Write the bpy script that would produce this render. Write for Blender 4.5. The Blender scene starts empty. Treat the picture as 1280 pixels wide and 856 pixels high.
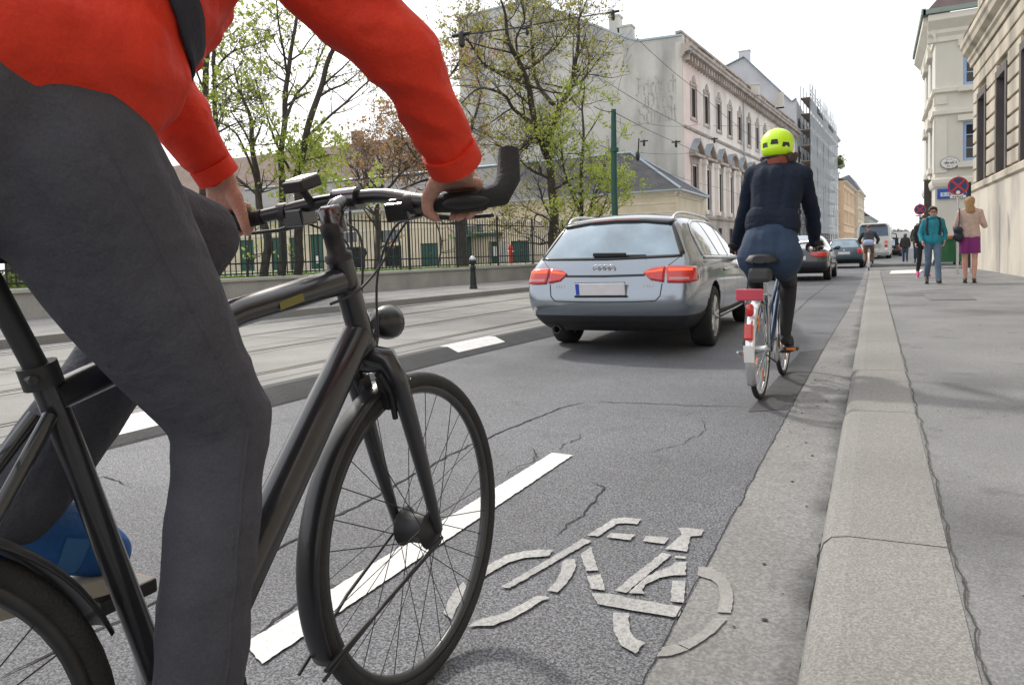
import bpy, bmesh, math, random
from mathutils import Vector, Matrix, noise
from mathutils.bvhtree import BVHTree
random.seed(7)
R = math.radians
S = bpy.context.scene
C = S.collection

# ------------------------------------------------------------------ camera
F = 900.0; HC = 0.98; VP = (1093.0, 307.0)
_y, _p, _r = R(26.7), R(3.3), R(1.8)
FW = Vector((-math.sin(_y)*math.cos(_p), math.cos(_y)*math.cos(_p), -math.sin(_p)))
RT0 = Vector((math.cos(_y), math.sin(_y), 0)); UP0 = RT0.cross(FW)
RT = RT0*math.cos(_r) - UP0*math.sin(_r); UP = UP0*math.cos(_r) + RT0*math.sin(_r)
EYE = Vector((0, 0, HC))
_d = Vector((0, 1, 0))
CX = VP[0] - F*_d.dot(RT)/_d.dot(FW); CY = VP[1] + F*_d.dot(UP)/_d.dot(FW)
def ray(px, py): return RT*((px-CX)/F) - UP*((py-CY)/F) + FW
def G(px, py, z=0.0):
    d = ray(px, py); return EYE + d*((z-HC)/d.z)
def HV(px, py, p, d):                      # hit a vertical plane through p along d
    n = Vector((d[1], -d[0], 0)); r = ray(px, py)
    return EYE + r*((Vector((p[0], p[1], 0)) - Vector((0, 0, 0))).dot(n)/r.dot(n))
def AT(px, py, D): return EYE + ray(px, py)*D      # D = depth in front of the camera
def YV(px, py, y): return HV(px, py, (0, y), (1, 0))
cam = bpy.data.objects.new('camera', bpy.data.cameras.new('camera')); C.objects.link(cam)
M = Matrix((RT, UP, -FW)).transposed().to_4x4(); M.translation = EYE; cam.matrix_world = M
cam.data.sensor_width = 36; cam.data.lens = F/1280*36
cam.data.shift_x = (640-CX)/1280; cam.data.shift_y = -(428-CY)/1280
cam.data.clip_start = 0.05; cam.data.clip_end = 3000
S.camera = cam

# ------------------------------------------------------------------ mesh builder
class MB:
    def __init__(s): s.v = []; s.f = []; s.sm = []; s.mi = []; s.cur = 0
    def add(s, vs, fs, smooth=False):
        n = len(s.v); s.v += [tuple(v) for v in vs]
        for f in fs: s.f.append(tuple(i+n for i in f)); s.sm.append(smooth); s.mi.append(s.cur)
    def box(s, x0, x1, y0, y1, z0, z1):
        s.add([(x0,y0,z0),(x1,y0,z0),(x1,y1,z0),(x0,y1,z0),(x0,y0,z1),(x1,y0,z1),(x1,y1,z1),(x0,y1,z1)],
              [(0,3,2,1),(4,5,6,7),(0,1,5,4),(1,2,6,5),(2,3,7,6),(3,0,4,7)])
    def obox(s, c, a, b, h):               # centre and three half-axis vectors
        c, a, b, h = map(Vector, (c, a, b, h)); vs = []
        for k in (-1, 1):
            for i, j in ((-1,-1),(1,-1),(1,1),(-1,1)): vs.append(c+a*i+b*j+h*k)
        s.add(vs, [(0,3,2,1),(4,5,6,7),(0,1,5,4),(1,2,6,5),(2,3,7,6),(3,0,4,7)])
    def prism(s, poly, ext, smooth=False):
        n = len(poly); ext = Vector(ext); vs = [Vector(p) for p in poly]; vs += [v+ext for v in vs]
        s.add(vs, [tuple(range(n-1,-1,-1)), tuple(range(n,2*n))])
        s.add(vs, [(i,(i+1)%n,n+(i+1)%n,n+i) for i in range(n)], smooth)
    def quad(s, a, b, c, d): s.add([a,b,c,d], [(0,1,2,3)])
    def loft(s, rings, closed=True, cap=True, smooth=True):
        n = len(rings[0]); vs = [p for r in rings for p in r]; fs = []
        for k in range(len(rings)-1):
            for i in range(n if closed else n-1):
                j = (i+1) % n; fs.append((k*n+i, k*n+j, (k+1)*n+j, (k+1)*n+i))
        s.add(vs, fs, smooth)
        if cap and closed:
            s.add(rings[0], [tuple(range(n-1,-1,-1))]); s.add(rings[-1], [tuple(range(n))])
    def tube(s, pts, r, n=8, cap=True, flat=None, smooth=True):
        pts = [Vector(p) for p in pts]; m = len(pts)
        rs = r if isinstance(r, (list, tuple)) else [r]*m
        rings = []; prev = None
        for i, p in enumerate(pts):
            t = (pts[min(i+1,m-1)] - pts[max(i-1,0)])
            if t.length < 1e-9: t = Vector((0,0,1))
            t.normalize()
            if prev is None:
                a = Vector((0,0,1)) if abs(t.z) < .9 else Vector((1,0,0))
                u = t.cross(a).normalized()
            else:
                u = prev - t*prev.dot(t)
                u = u.normalized() if u.length > 1e-6 else t.orthogonal().normalized()
            prev = u; w = t.cross(u)
            fu, fw = flat if flat else (1, 1)
            rings.append([p + (u*math.cos(2*math.pi*k/n)*fu + w*math.sin(2*math.pi*k/n)*fw)*rs[i] for k in range(n)])
        s.loft(rings, True, cap, smooth)
    def torus(s, c, axis, Rr, r, n=48, m=8, a0=0, a1=None, flat=1.0):
        c = Vector(c); ax = Vector(axis).normalized(); u = ax.orthogonal().normalized()
        if abs(ax.x) > .9: u = Vector((0,1,0)); u = (u-ax*u.dot(ax)).normalized()
        w = ax.cross(u); full = a1 is None; a1 = a0+2*math.pi if full else a1
        N = n if full else n+1; rings = []
        for i in range(N):
            a = a0+(a1-a0)*i/n; d = u*math.cos(a)+w*math.sin(a)
            rings.append([c+d*(Rr+r*math.cos(2*math.pi*k/m))+ax*r*flat*math.sin(2*math.pi*k/m) for k in range(m)])
        if full: rings.append(rings[0])
        s.loft(rings, True, not full, True)
    def lathe(s, c, axis, prof, n=24, smooth=True):      # prof: (radius, distance along axis)
        c = Vector(c); ax = Vector(axis).normalized(); u = ax.orthogonal().normalized(); w = ax.cross(u)
        s.loft([[c+ax*h+(u*math.cos(2*math.pi*k/n)+w*math.sin(2*math.pi*k/n))*max(r,1e-4) for k in range(n)] for r, h in prof], True, True, smooth)
    def rev(s, c, axis, prof, n=48):             # closed profile turned round an axis
        c = Vector(c); ax = Vector(axis).normalized(); u = ax.orthogonal().normalized(); w = ax.cross(u)
        rings = [[c+ax*h+(u*math.cos(2*math.pi*k/n)+w*math.sin(2*math.pi*k/n))*r for r, h in prof] for k in range(n+1)]
        s.loft(rings, True, False, True)
    def ell(s, c, r, rot=None, nu=16, nv=10):
        c = Vector(c); rings = []
        for i in range(nv+1):
            t = math.pi*i/nv; t = min(max(t,.02),math.pi-.02)
            ring = []
            for k in range(nu):
                a = 2*math.pi*k/nu; p = Vector((r[0]*math.sin(t)*math.cos(a), r[1]*math.sin(t)*math.sin(a), -r[2]*math.cos(t)))
                ring.append(c+(rot @ p if rot else p))
            rings.append(ring)
        s.loft(rings)
    def caps(s, p, r0, q, r1, n=12):                     # tapered capsule
        p, q = Vector(p), Vector(q); t = q-p
        if t.length < 1e-5: s.ell(p, (r0,r0,r0), None, n, 8); return
        t.normalize(); u = t.orthogonal().normalized(); w = t.cross(u); rings = []
        for i in range(5):
            a = math.pi/2*(i/4); a = max(a, .05); rings.append((p-t*r0*math.cos(a), r0*math.sin(a)))
        for i in range(5):
            a = math.pi/2*(1-i/4); a = max(a, .05); rings.append((q+t*r1*math.cos(a), r1*math.sin(a)))
        s.loft([[c+(u*math.cos(2*math.pi*k/n)+w*math.sin(2*math.pi*k/n))*r for k in range(n)] for c, r in rings])
    def mesh(s, name, off=None):
        me = bpy.data.meshes.new(name)
        vs = s.v if off is None else [(v[0]-off[0], v[1]-off[1], v[2]-off[2]) for v in s.v]
        me.from_pydata(vs, [], s.f); me.polygons.foreach_set('use_smooth', s.sm)
        me.polygons.foreach_set('material_index', s.mi); me.update(); return me

def root_of(o):
    while o.parent: o = o.parent
    return o
def obj(name, mb, m, parent=None, world=False, bevel=0, solid=0, fix=True):
    me = mb if isinstance(mb, bpy.types.Mesh) else mb.mesh(name, root_of(parent).location if (world and parent) else None)
    if fix and not isinstance(mb, bpy.types.Mesh):
        b = bmesh.new(); b.from_mesh(me); bmesh.ops.recalc_face_normals(b, faces=b.faces); b.to_mesh(me); b.free()
    for x in (m if isinstance(m, (list, tuple)) else [m]):
        me.materials.append(x)
    o = bpy.data.objects.new(name, me); C.objects.link(o)
    if parent: o.parent = parent
    if bevel:
        q = o.modifiers.new('bevel', 'BEVEL'); q.width = bevel; q.segments = 2; q.limit_method = 'ANGLE'; q.angle_limit = R(40)
    if solid:
        q = o.modifiers.new('solid', 'SOLIDIFY'); q.thickness = solid; q.offset = 0
    return o
def tag(o, label, cat, group=None):
    o['label'] = label; o['category'] = cat
    if group: o['group'] = group
    return o
def thing(name, label, cat, loc=(0,0,0), rotz=0, group=None, rot=None, scale=1):
    o = bpy.data.objects.new(name, None); C.objects.link(o); o.location = loc
    o.rotation_euler = rot if rot else (0, 0, rotz); o.scale = (scale,)*3; o.empty_display_size = .1
    return tag(o, label, cat, group)
def struct(name, mb, m, kind='structure', **k):
    o = obj(name, mb, m, **k); o['kind'] = kind; return o
def kids(o): return [c for c in C.objects if c.parent == o]
def dup(o, loc=None, rotz=None, label=None, parent=None):
    c = o.copy(); C.objects.link(c)
    if parent: c.parent = parent
    if loc is not None: c.location = loc
    if rotz is not None: c.rotation_euler = (0, 0, rotz)
    if label: c['label'] = label
    for ch in kids(o): dup(ch, parent=c)
    return c

# ------------------------------------------------------------------ materials
def mat(name, col, rough=.7, metal=0, var=.12, vs=3.0, bump=0, bs=60, coat=0, spec=.5, fine=0, fs=120, stretch=None, emit=0, stain=None):
    m = bpy.data.materials.new(name); m.use_nodes = True; nt = m.node_tree; N = nt.nodes; L = nt.links
    b = N['Principled BSDF']; b.inputs['Roughness'].default_value = rough; b.inputs['Metallic'].default_value = metal
    b.inputs['Specular IOR Level'].default_value = spec
    b.inputs['Coat Weight'].default_value = coat; b.inputs['Coat Roughness'].default_value = .06
    tc = N.new('ShaderNodeTexCoord'); src = tc.outputs['Object']
    if stretch:
        mp = N.new('ShaderNodeMapping'); mp.inputs['Scale'].default_value = stretch; L.new(src, mp.inputs[0]); src = mp.outputs[0]
    def nz(scale, detail=4):
        n = N.new('ShaderNodeTexNoise'); n.inputs['Scale'].default_value = scale; n.inputs['Detail'].default_value = detail; L.new(src, n.inputs['Vector']); return n.outputs['Fac']
    def ramp(fac, lo, hi, p0=.3, p1=.7):
        r = N.new('ShaderNodeMapRange'); r.inputs[1].default_value = p0; r.inputs[2].default_value = p1; r.inputs[3].default_value = lo; r.inputs[4].default_value = hi; L.new(fac, r.inputs[0]); return r.outputs[0]
    k = ramp(nz(vs), 1-var, 1+var)
    if fine:
        mm = N.new('ShaderNodeMath'); mm.operation = 'MULTIPLY'; L.new(k, mm.inputs[0]); L.new(ramp(nz(fs, 2), 1-fine, 1+fine), mm.inputs[1]); k = mm.outputs[0]
    hsv = N.new('ShaderNodeVectorMath'); hsv.operation = 'SCALE'; hsv.inputs[0].default_value = col[:3]; L.new(k, hsv.inputs['Scale'])
    out = hsv.outputs[0]
    if stain:                               # (colour, scale, amount, stretch)
        mp = N.new('ShaderNodeMapping'); mp.inputs['Scale'].default_value = stain[3]; L.new(tc.outputs['Object'], mp.inputs[0])
        n = N.new('ShaderNodeTexNoise'); n.inputs['Scale'].default_value = stain[1]; n.inputs['Detail'].default_value = 6; L.new(mp.outputs[0], n.inputs['Vector'])
        mx = N.new('ShaderNodeMix'); mx.data_type = 'RGBA'; L.new(ramp(n.outputs['Fac'], 0, stain[2], .46, .68), mx.inputs[0]); L.new(out, mx.inputs[6]); mx.inputs[7].default_value = (*stain[0], 1); out = mx.outputs[2]
    L.new(out, b.inputs['Base Color'])
    if bump:
        bn = N.new('ShaderNodeBump'); bn.inputs['Strength'].default_value = bump; bn.inputs['Distance'].default_value = .02; L.new(nz(bs, 5), bn.inputs['Height']); L.new(bn.outputs[0], b.inputs['Normal'])
    if emit: b.inputs['Emission Color'].default_value = (*col[:3], 1); b.inputs['Emission Strength'].default_value = emit
    return m
def speckle(name, dark, light, vs, rough=.85, blot=.18, bump=.4, p=(.35,.65), bl=.7, ridge=0, st=None, dirt=False):
    m = bpy.data.materials.new(name); m.use_nodes = True; nt = m.node_tree; N = nt.nodes; L = nt.links; b = N['Principled BSDF']
    b.inputs['Roughness'].default_value = rough; tc = N.new('ShaderNodeTexCoord'); src = tc.outputs['Object']
    def nz(s, d, v=src):
        n = N.new('ShaderNodeTexNoise'); n.inputs['Scale'].default_value = s; n.inputs['Detail'].default_value = d; L.new(v, n.inputs['Vector']); return n.outputs['Fac']
    vo = N.new('ShaderNodeTexVoronoi'); vo.inputs['Scale'].default_value = vs; L.new(src, vo.inputs['Vector'])
    sp = N.new('ShaderNodeSeparateColor'); L.new(vo.outputs['Color'], sp.inputs[0])
    ad = N.new('ShaderNodeMath'); ad.operation = 'MULTIPLY_ADD'; L.new(sp.outputs[0], ad.inputs[0]); ad.inputs[1].default_value = .45
    fine = nz(vs*.5, 5); L.new(fine, ad.inputs[2])
    r = N.new('ShaderNodeMapRange'); L.new(ad.outputs[0], r.inputs[0]); r.inputs[1].default_value = p[0]+.2; r.inputs[2].default_value = p[1]+.35
    mx = N.new('ShaderNodeMix'); mx.data_type = 'RGBA'; L.new(r.outputs[0], mx.inputs[0]); mx.inputs[6].default_value = (*dark,1); mx.inputs[7].default_value = (*light,1)
    r2 = N.new('ShaderNodeMapRange'); L.new(nz(bl, 5), r2.inputs[0]); r2.inputs[1].default_value = .3; r2.inputs[2].default_value = .7; r2.inputs[3].default_value = 1-blot; r2.inputs[4].default_value = 1+blot
    sc = N.new('ShaderNodeVectorMath'); sc.operation = 'SCALE'; L.new(mx.outputs[2], sc.inputs[0]); L.new(r2.outputs[0], sc.inputs['Scale']); res = sc.outputs[0]
    def mul(fac, amt, p0, p1):
        q = N.new('ShaderNodeMapRange'); L.new(fac, q.inputs[0]); q.inputs[1].default_value = p0; q.inputs[2].default_value = p1; q.inputs[3].default_value = 1; q.inputs[4].default_value = 1-amt
        v = N.new('ShaderNodeVectorMath'); v.operation = 'SCALE'; L.new(res, v.inputs[0]); L.new(q.outputs[0], v.inputs['Scale']); return v.outputs[0]
    if st: res = mul(nz(st[0], 8), st[1], .52, .66); res = mul(nz(st[0]*9, 3), st[1]*.6, .60, .72)
    if dirt:
        sx = N.new('ShaderNodeSeparateXYZ'); L.new(src, sx.inputs[0]); g1 = N.new('ShaderNodeMapRange'); L.new(sx.outputs[0], g1.inputs[0]); g1.inputs[1].default_value = -.30; g1.inputs[2].default_value = -.16
        g2 = N.new('ShaderNodeMath'); g2.operation = 'MULTIPLY'; L.new(g1.outputs[0], g2.inputs[0]); L.new(nz(3.2, 8), g2.inputs[1]); res = mul(g2.outputs[0], .6, .25, .62)
    L.new(res, b.inputs['Base Color'])
    bn = N.new('ShaderNodeBump'); bn.inputs['Strength'].default_value = bump; bn.inputs['Distance'].default_value = .006; hh = ad.outputs[0]
    if ridge:
        mp = N.new('ShaderNodeMapping'); mp.inputs['Scale'].default_value = (12, 140, 12); L.new(src, mp.inputs[0]); q = N.new('ShaderNodeMath'); q.operation = 'MULTIPLY_ADD'; L.new(nz(1, 4, mp.outputs[0]), q.inputs[0]); q.inputs[1].default_value = ridge; L.new(hh, q.inputs[2]); hh = q.outputs[0]
    L.new(hh, bn.inputs['Height']); L.new(bn.outputs[0], b.inputs['Normal'])
    return m
def leafmat(name, c0, c1, trans=.45):
    m = bpy.data.materials.new(name); m.use_nodes = True; nt = m.node_tree; N = nt.nodes; L = nt.links; b = N['Principled BSDF']; b.inputs['Roughness'].default_value = .55
    g = N.new('ShaderNodeNewGeometry'); mx = N.new('ShaderNodeMix'); mx.data_type = 'RGBA'; L.new(g.outputs['Random Per Island'], mx.inputs[0]); mx.inputs[6].default_value = (*c0,1); mx.inputs[7].default_value = (*c1,1)
    L.new(mx.outputs[2], b.inputs['Base Color']); t = N.new('ShaderNodeBsdfTranslucent'); L.new(mx.outputs[2], t.inputs[0])
    ms = N.new('ShaderNodeMixShader'); ms.inputs[0].default_value = trans; L.new(b.outputs[0], ms.inputs[1]); L.new(t.outputs[0], ms.inputs[2]); L.new(ms.outputs[0], N['Material Output'].inputs[0]); return m
def glassy(name, col, rough=.04):
    m = mat(name, col, rough, 0, .05, 2, spec=.8, coat=.6); return m

K = {}
K['asphalt'] = speckle('asphalt', (.046,.048,.054), (.26,.265,.285), 250, .74, .22, .6, st=(.45,.30))
K['asphalt_old'] = speckle('asphalt_old', (.115,.115,.116), (.25,.25,.25), 170, .85, .15, .35)
K['gutter'] = speckle('gutter', (.17,.168,.163), (.28,.277,.27), 150, .85, .16, .25, bl=1.3, dirt=True, st=(.8,.25))
K['granite'] = speckle('granite', (.185,.179,.167), (.315,.306,.287), 260, .8, .16, .45, ridge=1.0)
K['pavement'] = speckle('pavement', (.155,.156,.157), (.262,.262,.26), 260, .88, .2, .35, bl=.9, st=(.55,.42))
K['slab'] = mat('track_slab', (.235,.228,.215), .85, 0, .16, 1.2, .15, 40, fine=.12, fs=60)
K['rail'] = mat('rail', (.10,.085,.075), .35, .7, .2, 5)
K['seam'] = mat('seam_dirt', (.06,.057,.053), .95, 0, .4, 30)
K['crack'] = mat('crack', (.022,.022,.023), .95, 0, .2)
K['paint'] = mat('road_paint', (.72,.71,.68), .7, 0, .08, 6, .25, 150, fine=.12, fs=170, stain=((.33,.325,.32), 70, .4, (1,1,1)))
K['paint_worn'] = mat('road_paint_worn', (.42,.415,.405), .75, 0, .16, 5, .35, 150, fine=.22, fs=190, stain=((.15,.15,.155), 95, .62, (1,1,1)))
K['paint_faint'] = mat('road_paint_faint', (.30,.29,.275), .8, 0, .12, 5, .25, 150, fine=.14, fs=170, stain=((.22,.215,.21), 60, .6, (1,1,1)))
K['black'] = mat('black_paint', (.012,.012,.014), .38, 0, .15, 8, coat=.3)
K['matt_black'] = mat('matt_black', (.022,.022,.024), .55, 0, .15, 10)
K['rubber'] = mat('rubber', (.018,.018,.018), .8, 0, .2, 12, .2, 120)
K['steel'] = mat('steel', (.62,.62,.62), .25, 1, .08, 20)
K['alu'] = mat('aluminium', (.55,.56,.57), .38, .85, .08, 20)
K['white'] = mat('white_plastic', (.78,.77,.74), .5, 0, .06, 12)
K['red_lens'] = mat('red_lens', (.55,.012,.01), .15, 0, .15, 30, coat=1)
K['orange_lens'] = mat('orange_lens', (.85,.22,.02), .2, 0, .1, 30, coat=1)
K['iron'] = mat('iron', (.018,.02,.022), .5, .2, .2, 12)
K['iron_green'] = mat('green_iron', (.012,.075,.055), .5, 0, .15, 6)
K['glass'] = glassy('window_glass', (.03,.034,.04))
K['glass_dark'] = mat('facade_glass', (.016,.017,.019), .3, 0, .3, .7, spec=.15)
K['skin'] = mat('skin', (.54,.30,.22), .48, 0, .10, 14, .35, 230, fine=.06, fs=90, stain=((.50,.20,.15), 26, .55, (1,1,1)))
K['bark'] = mat('bark', (.06,.05,.042), .9, 0, .3, 6, .6, 25)
K['grass'] = leafmat('grass_blade', (.07,.16,.02), (.16,.27,.04), .3)
# ------------------------------------------------------------------ light
w = bpy.data.worlds.new('World'); S.world = w; w.use_nodes = True
nt = w.node_tree; bg = nt.nodes['Background']; sky = nt.nodes.new('ShaderNodeTexSky'); sky.sky_type = 'NISHITA'; sky.sun_disc = False
SUN_EL, SUN_AZ = R(42), R(-54)               # azimuth from +Y towards +X
sky.sun_elevation = SUN_EL; sky.sun_rotation = SUN_AZ; sky.dust_density = 4; sky.air_density = 1.0
mx = nt.nodes.new('ShaderNodeMix'); mx.data_type = 'RGBA'; mx.inputs[0].default_value = .78
nt.links.new(sky.outputs[0], mx.inputs[6]); mx.inputs[7].default_value = (9.6, 9.7, 9.9, 1)
nt.links.new(mx.outputs[2], bg.inputs[0]); bg.inputs[1].default_value = .15
sun = bpy.data.objects.new('sun', bpy.data.lights.new('sun', 'SUN')); C.objects.link(sun)
sun.data.energy = 2.2; sun.data.angle = R(4); sun.data.color = (1, .95, .87)
sd = Vector((math.sin(SUN_AZ)*math.cos(SUN_EL), math.cos(SUN_AZ)*math.cos(SUN_EL), math.sin(SUN_EL)))
sun.rotation_euler = sd.to_track_quat('Z', 'Y').to_euler(); sun.location = (0, 0, 30)
S.view_settings.view_transform = 'Standard'; S.view_settings.look = 'None'; S.view_settings.exposure = .15; S.view_settings.gamma = 1

# ------------------------------------------------------------------ ground
def strip(mb, left, right, z):               # sheet between two polylines given at the same stations
    for i in range(len(left)-1):
        a, b, c, d = left[i], right[i], right[i+1], left[i+1]
        zz = z if not callable(z) else None
        mb.quad((a[0],a[1],z),(b[0],b[1],z),(c[0],c[1],z),(d[0],d[1],z))
def lerpx(poly, y):
    for (x0,y0),(x1,y1) in zip(poly, poly[1:]):
        if y <= y1: return x0+(x1-x0)*(y-y0)/(y1-y0)
    return poly[-1][0]
m = MB(); m.quad((-900,-300,-.05),(900,-300,-.05),(900,1500,-.05),(-900,1500,-.05)); struct('ground', m, K['asphalt_old'])
GUT = [(-.48,-8),(-.47,1.5),(-.455,5),(-.43,8),(-.36,13),(-.33,23),(-.3,400)]
KL = [(-.15,-8),(-.15,8),(-.17,26),(-.2,400)]
MED = [(-4.3,-8),(-4.12,2.3),(-4.02,6),(-3.8,9),(-3.2,20),(-1.9,60),(8,400)]       # lane divider, near face further right
SLB = [(-10.4,-8),(-9.6,7.4),(-9.1,14),(-8.2,22),(-6,60),(0,400)]
FK = [(-10.7,-8),(-10.0,7),(-9.45,12),(-8.6,19),(-7.6,30),(-5.6,60),(-4.5,100),(2,400)]
ys = [-8,0,2,4,6,8,10,13,16,20,25,30,40,60,100,200,400]
m = MB(); strip(m, [(lerpx(MED,y),y) for y in ys], [(lerpx(GUT,y),y) for y in ys], 0); road = struct('road', m, K['asphalt'])
m = MB(); strip(m, [(lerpx(SLB,y),y) for y in ys], [(lerpx(MED,y),y) for y in ys], -.004); struct('tram_bed', m, K['slab'])
m = MB(); strip(m, [(lerpx(FK,y),y) for y in ys], [(lerpx(SLB,y),y) for y in ys], 0); struct('far_lane', m, K['asphalt_old'])
m = MB(); strip(m, [(lerpx(GUT,y)-.0,y) for y in ys], [(lerpx(KL,y)+.02,y) for y in ys], .004); struct('gutter', m, K['gutter'])
# granite kerb stones with joints; the kerb is worn and low with a rounded edge
kj = [-8,-6.5,-4.9,-3.3,-1.6,.3,2.33,4.18,5.58,7.28,9.3,11.2,13,15,17,19,21.5,24]
m = MB()
def kstone(y0, y1, zt=.12):
    j = random.uniform(-.004,.004); n = 4 if y1-y0 < 6 else 1
    prof = [(-.15+j,-.02),(-.148+j,.05),(-.138+j,.085),(-.115+j,.108),(-.07,.117),(.05,.12),(.185,.122),(.19,-.02)]
    rings = []
    for k in range(n+1):
        y = y0+.004+(y1-y0-.008)*k/n; e = .004 if k in (0,n) else 0
        rings.append([(x+lerpx(KL,y)+.15, y+(.004*(1 if k==0 else -1 if k==n else 0) if z<.1 else 0), (z-e if z>.05 else z)*zt/.12) for x, z in prof])
    m.loft(rings, True, True, False)
for a, b in zip(kj, kj[1:]): kstone(a, b)
for y in range(24, 30, 2): kstone(y, y+2, .12-.015*(y-24))
for y in range(38, 200, 3): kstone(y, y+3)
struct('kerb', m, K['granite'])
# right pavement, with a side street opening between the two buildings
SWR = [(3.55,-8),(3.2,16),(2.85,26),(2.75,27.5)]
m = MB(); yy = [-8,0,1,2,3,4,6,8,10,13,16,20,24,26,27.5]
lf = [(.186+lerpx(KL,y)+.15, y) for y in yy]
for i in range(len(yy)-1):
    r0, r1 = lerpx(SWR,yy[i])+.3, lerpx(SWR,yy[i+1])+.3
    m.quad((lf[i][0],yy[i],.1195),(r0,yy[i],.16),(r1,yy[i+1],.16),(lf[i+1][0],yy[i+1],.1195))
m.quad((.2,27.5,.122),(3.05,27.5,.16),(3.05,29.5,.02),(.25,29.5,.02))
struct('pavement', m, K['pavement'])
m = MB(); m.quad((-.2,29.4,.012),(60,29.4,.012),(60,36.2,.012),(-.2,36.2,.012)); struct('side_street', m, K['asphalt_old'])
m = MB(); m.box(-.1,60,36.2,38,-.02,.13); m.box(-.05,4.5,38,300,-.02,.135); struct('far_pavement', m, K['pavement'])
# joint between kerb and pavement: crumbly dark seam
def wig(pts, wd, z, mb, jit=.02, st=.05, taper=True):
    P = [Vector((p[0],p[1],0)) for p in pts]; q = []
    for a, b in zip(P, P[1:]):
        n = max(2, int((b-a).length/st))
        for k in range(n): q.append(a.lerp(b, k/n))
    q.append(P[-1]); prev = None
    L = len(q)
    for i, c in enumerate(q):
        t = (q[min(i+1,L-1)]-q[max(i-1,0)]).normalized(); n = Vector((-t.y,t.x,0))
        o = n*jit*(noise.noise((c.x*9,c.y*9,1.3))+.6*noise.noise((c.x*31,c.y*31,2.7)))
        e = min(1, i/5, (L-1-i)/5) if taper else 1
        wv = wd*(.55+.9*abs(noise.noise((c.x*17,c.y*17,5))))*max(e,.15)
        a, b = c+o-n*wv/2, c+o+n*wv/2
        cur = ((a.x,a.y,z),(b.x,b.y,z))
        if prev: mb.quad(prev[0],prev[1],cur[1],cur[0])
        prev = cur
m = MB(); wig([(.195,-2),(.192,1),(.195,4),(.192,8)], .0065, .1262, m, .012, .03); wig([(.19,8),(.18,14),(.165,26)], .008, .127, m, .01, .1)
struct('pavement_seam', m, K['seam'])
m = MB()
pg = lambda *p: [G(a,b)[:2] for a, b in p]
wig(pg((-20,862),(100,800),(230,738),(345,688),(480,615),(560,570),(650,530),(700,511),(735,502)), .015, .0035, m, .02, .03)
wig(pg((735,502),(800,504),(860,507),(940,509)), .012, .0035, m, .02, .03)
wig(pg((735,540),(712,552),(700,566)), .006, .0035, m, .03, .02)
wig(pg((668,560),(668,580),(650,585),(630,600)), .008, .012, m, .02, .02)
wig(pg((742,602),(757,610),(742,632),(715,655),(698,668),(690,672)), .009, .0035, m, .02, .015)
wig(pg((300,815),(340,775),(400,738),(450,722),(500,712)), .010, .0035, m, .02, .02)
wig(pg((755,515),(810,525),(850,520),(880,512)), .004, .0035, m, .03, .03)
wig(pg((878,522),(882,538),(850,556),(805,567)), .005, .0035, m, .02, .02)
wig(pg((0,640),(60,620),(130,595),(165,610)), .008, .0035, m, .02, .03)
wig(pg((150,870),(250,810),(330,775)), .012, .0035, m, .015, .03)
wig([(lerpx(GUT,y)-.003,y) for y in (.5,1.5,2.5,3.5,5,6.5,8,10,13)], .006, .0065, m, .008, .03, False)
wig([(-.152,y) for y in (.5,1.5,2.5,3.2,3.8)], .013, .0068, m, .01, .03)
wig([(-.152,y) for y in (4.2,5.5,7,9)], .008, .0068, m, .006, .05)
wig(pg((1000,356),(1050,342),(1060,338)), .02, .0035, m, .02, .2); wig(pg((965,420),(1010,375),(1040,352)), .015, .0035, m, .02, .1)
struct('road_cracks', m, K['crack'])
# darker quad laid over the road beside the gutter
m = MB(); P = pg((985,500),(1034,434),(1062,434),(1012,500)); z = .0028
m.add([(x,y,z) for x,y in pg((935,515),(1000,440),(1033,436),(985,512))], [(0,1,2,3)]); struct('dark_road_patch', m, mat('road_patch_dark', (.065,.065,.068), .85, 0, .2, 5, .4, 160, fine=.25, fs=200))
# painted lane line and the bicycle symbol
def ppoly(mb, pts, z=.008):                   # a painted shape with slightly ragged edges
    q = [G(a,b) for a, b in pts]; out = []
    for i, a in enumerate(q):
        b = q[(i+1) % len(q)]; n = max(1, int((b-a).length/.012)); t = (b-a).normalized(); nn = Vector((-t.y,t.x,0))
        for k in range(n):
            c = a.lerp(b, k/n); out.append(c+nn*(.0035*noise.noise(c*45)+.0022*noise.noise(c*160))*(1 if k else .4))
    mb.add([(v.x,v.y,z) for v in out], [tuple(range(len(out)))])
def ppath(mb, rows, z=.008): ppoly(mb, [a for a, b in rows]+[b for a, b in rows[::-1]], z)
m2 = MB(); ppoly(m2, [(306,806),(328,832),(716,570),(690,567)], .006); struct('lane_line', m2, K['paint'])
zx = lambda x, y: (520+x/3.122, 620+y/3.122)
m = MB()
def zp(*p): ppoly(m, [zx(*q) for q in p], .0062)
def zr(*rows): ppath(m, [(zx(*a),zx(*b)) for a,b in rows], .0062)
zr(((107,460),(140,490)),((125,415),(155,450)),((150,375),(178,410)),((185,340),(205,375)))
zr(((240,305),(250,330)),((290,270),(300,300)),((350,238),(360,265)),((420,220),(425,247)),((480,215),(480,243)),((538,215),(515,240)))
zr(((205,515),(240,490)),((300,512),(275,480)),((360,490),(340,465)),((430,455),(410,430)),((480,420),(460,400)),((523,403),(490,395)))
zr(((512,375),(552,382)),((545,340),(585,350)),((565,300),(610,315)),((572,262),(625,280)),((585,252),(622,252)))
zr(((333,360),(365,366)),((650,172),(686,180)))
zr(((668,158),(710,163)),((730,120),(758,130)),((770,93),(790,112)),((810,88),(820,111)),((880,95),(862,116)))
zp((742,165),(760,149),(855,155),(838,178)); zp((885,180),(897,160),(988,168),(970,192))
zp((642,232),(683,204),(712,296),(664,297)); zp((668,318),(722,311),(738,374),(684,368))
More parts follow.
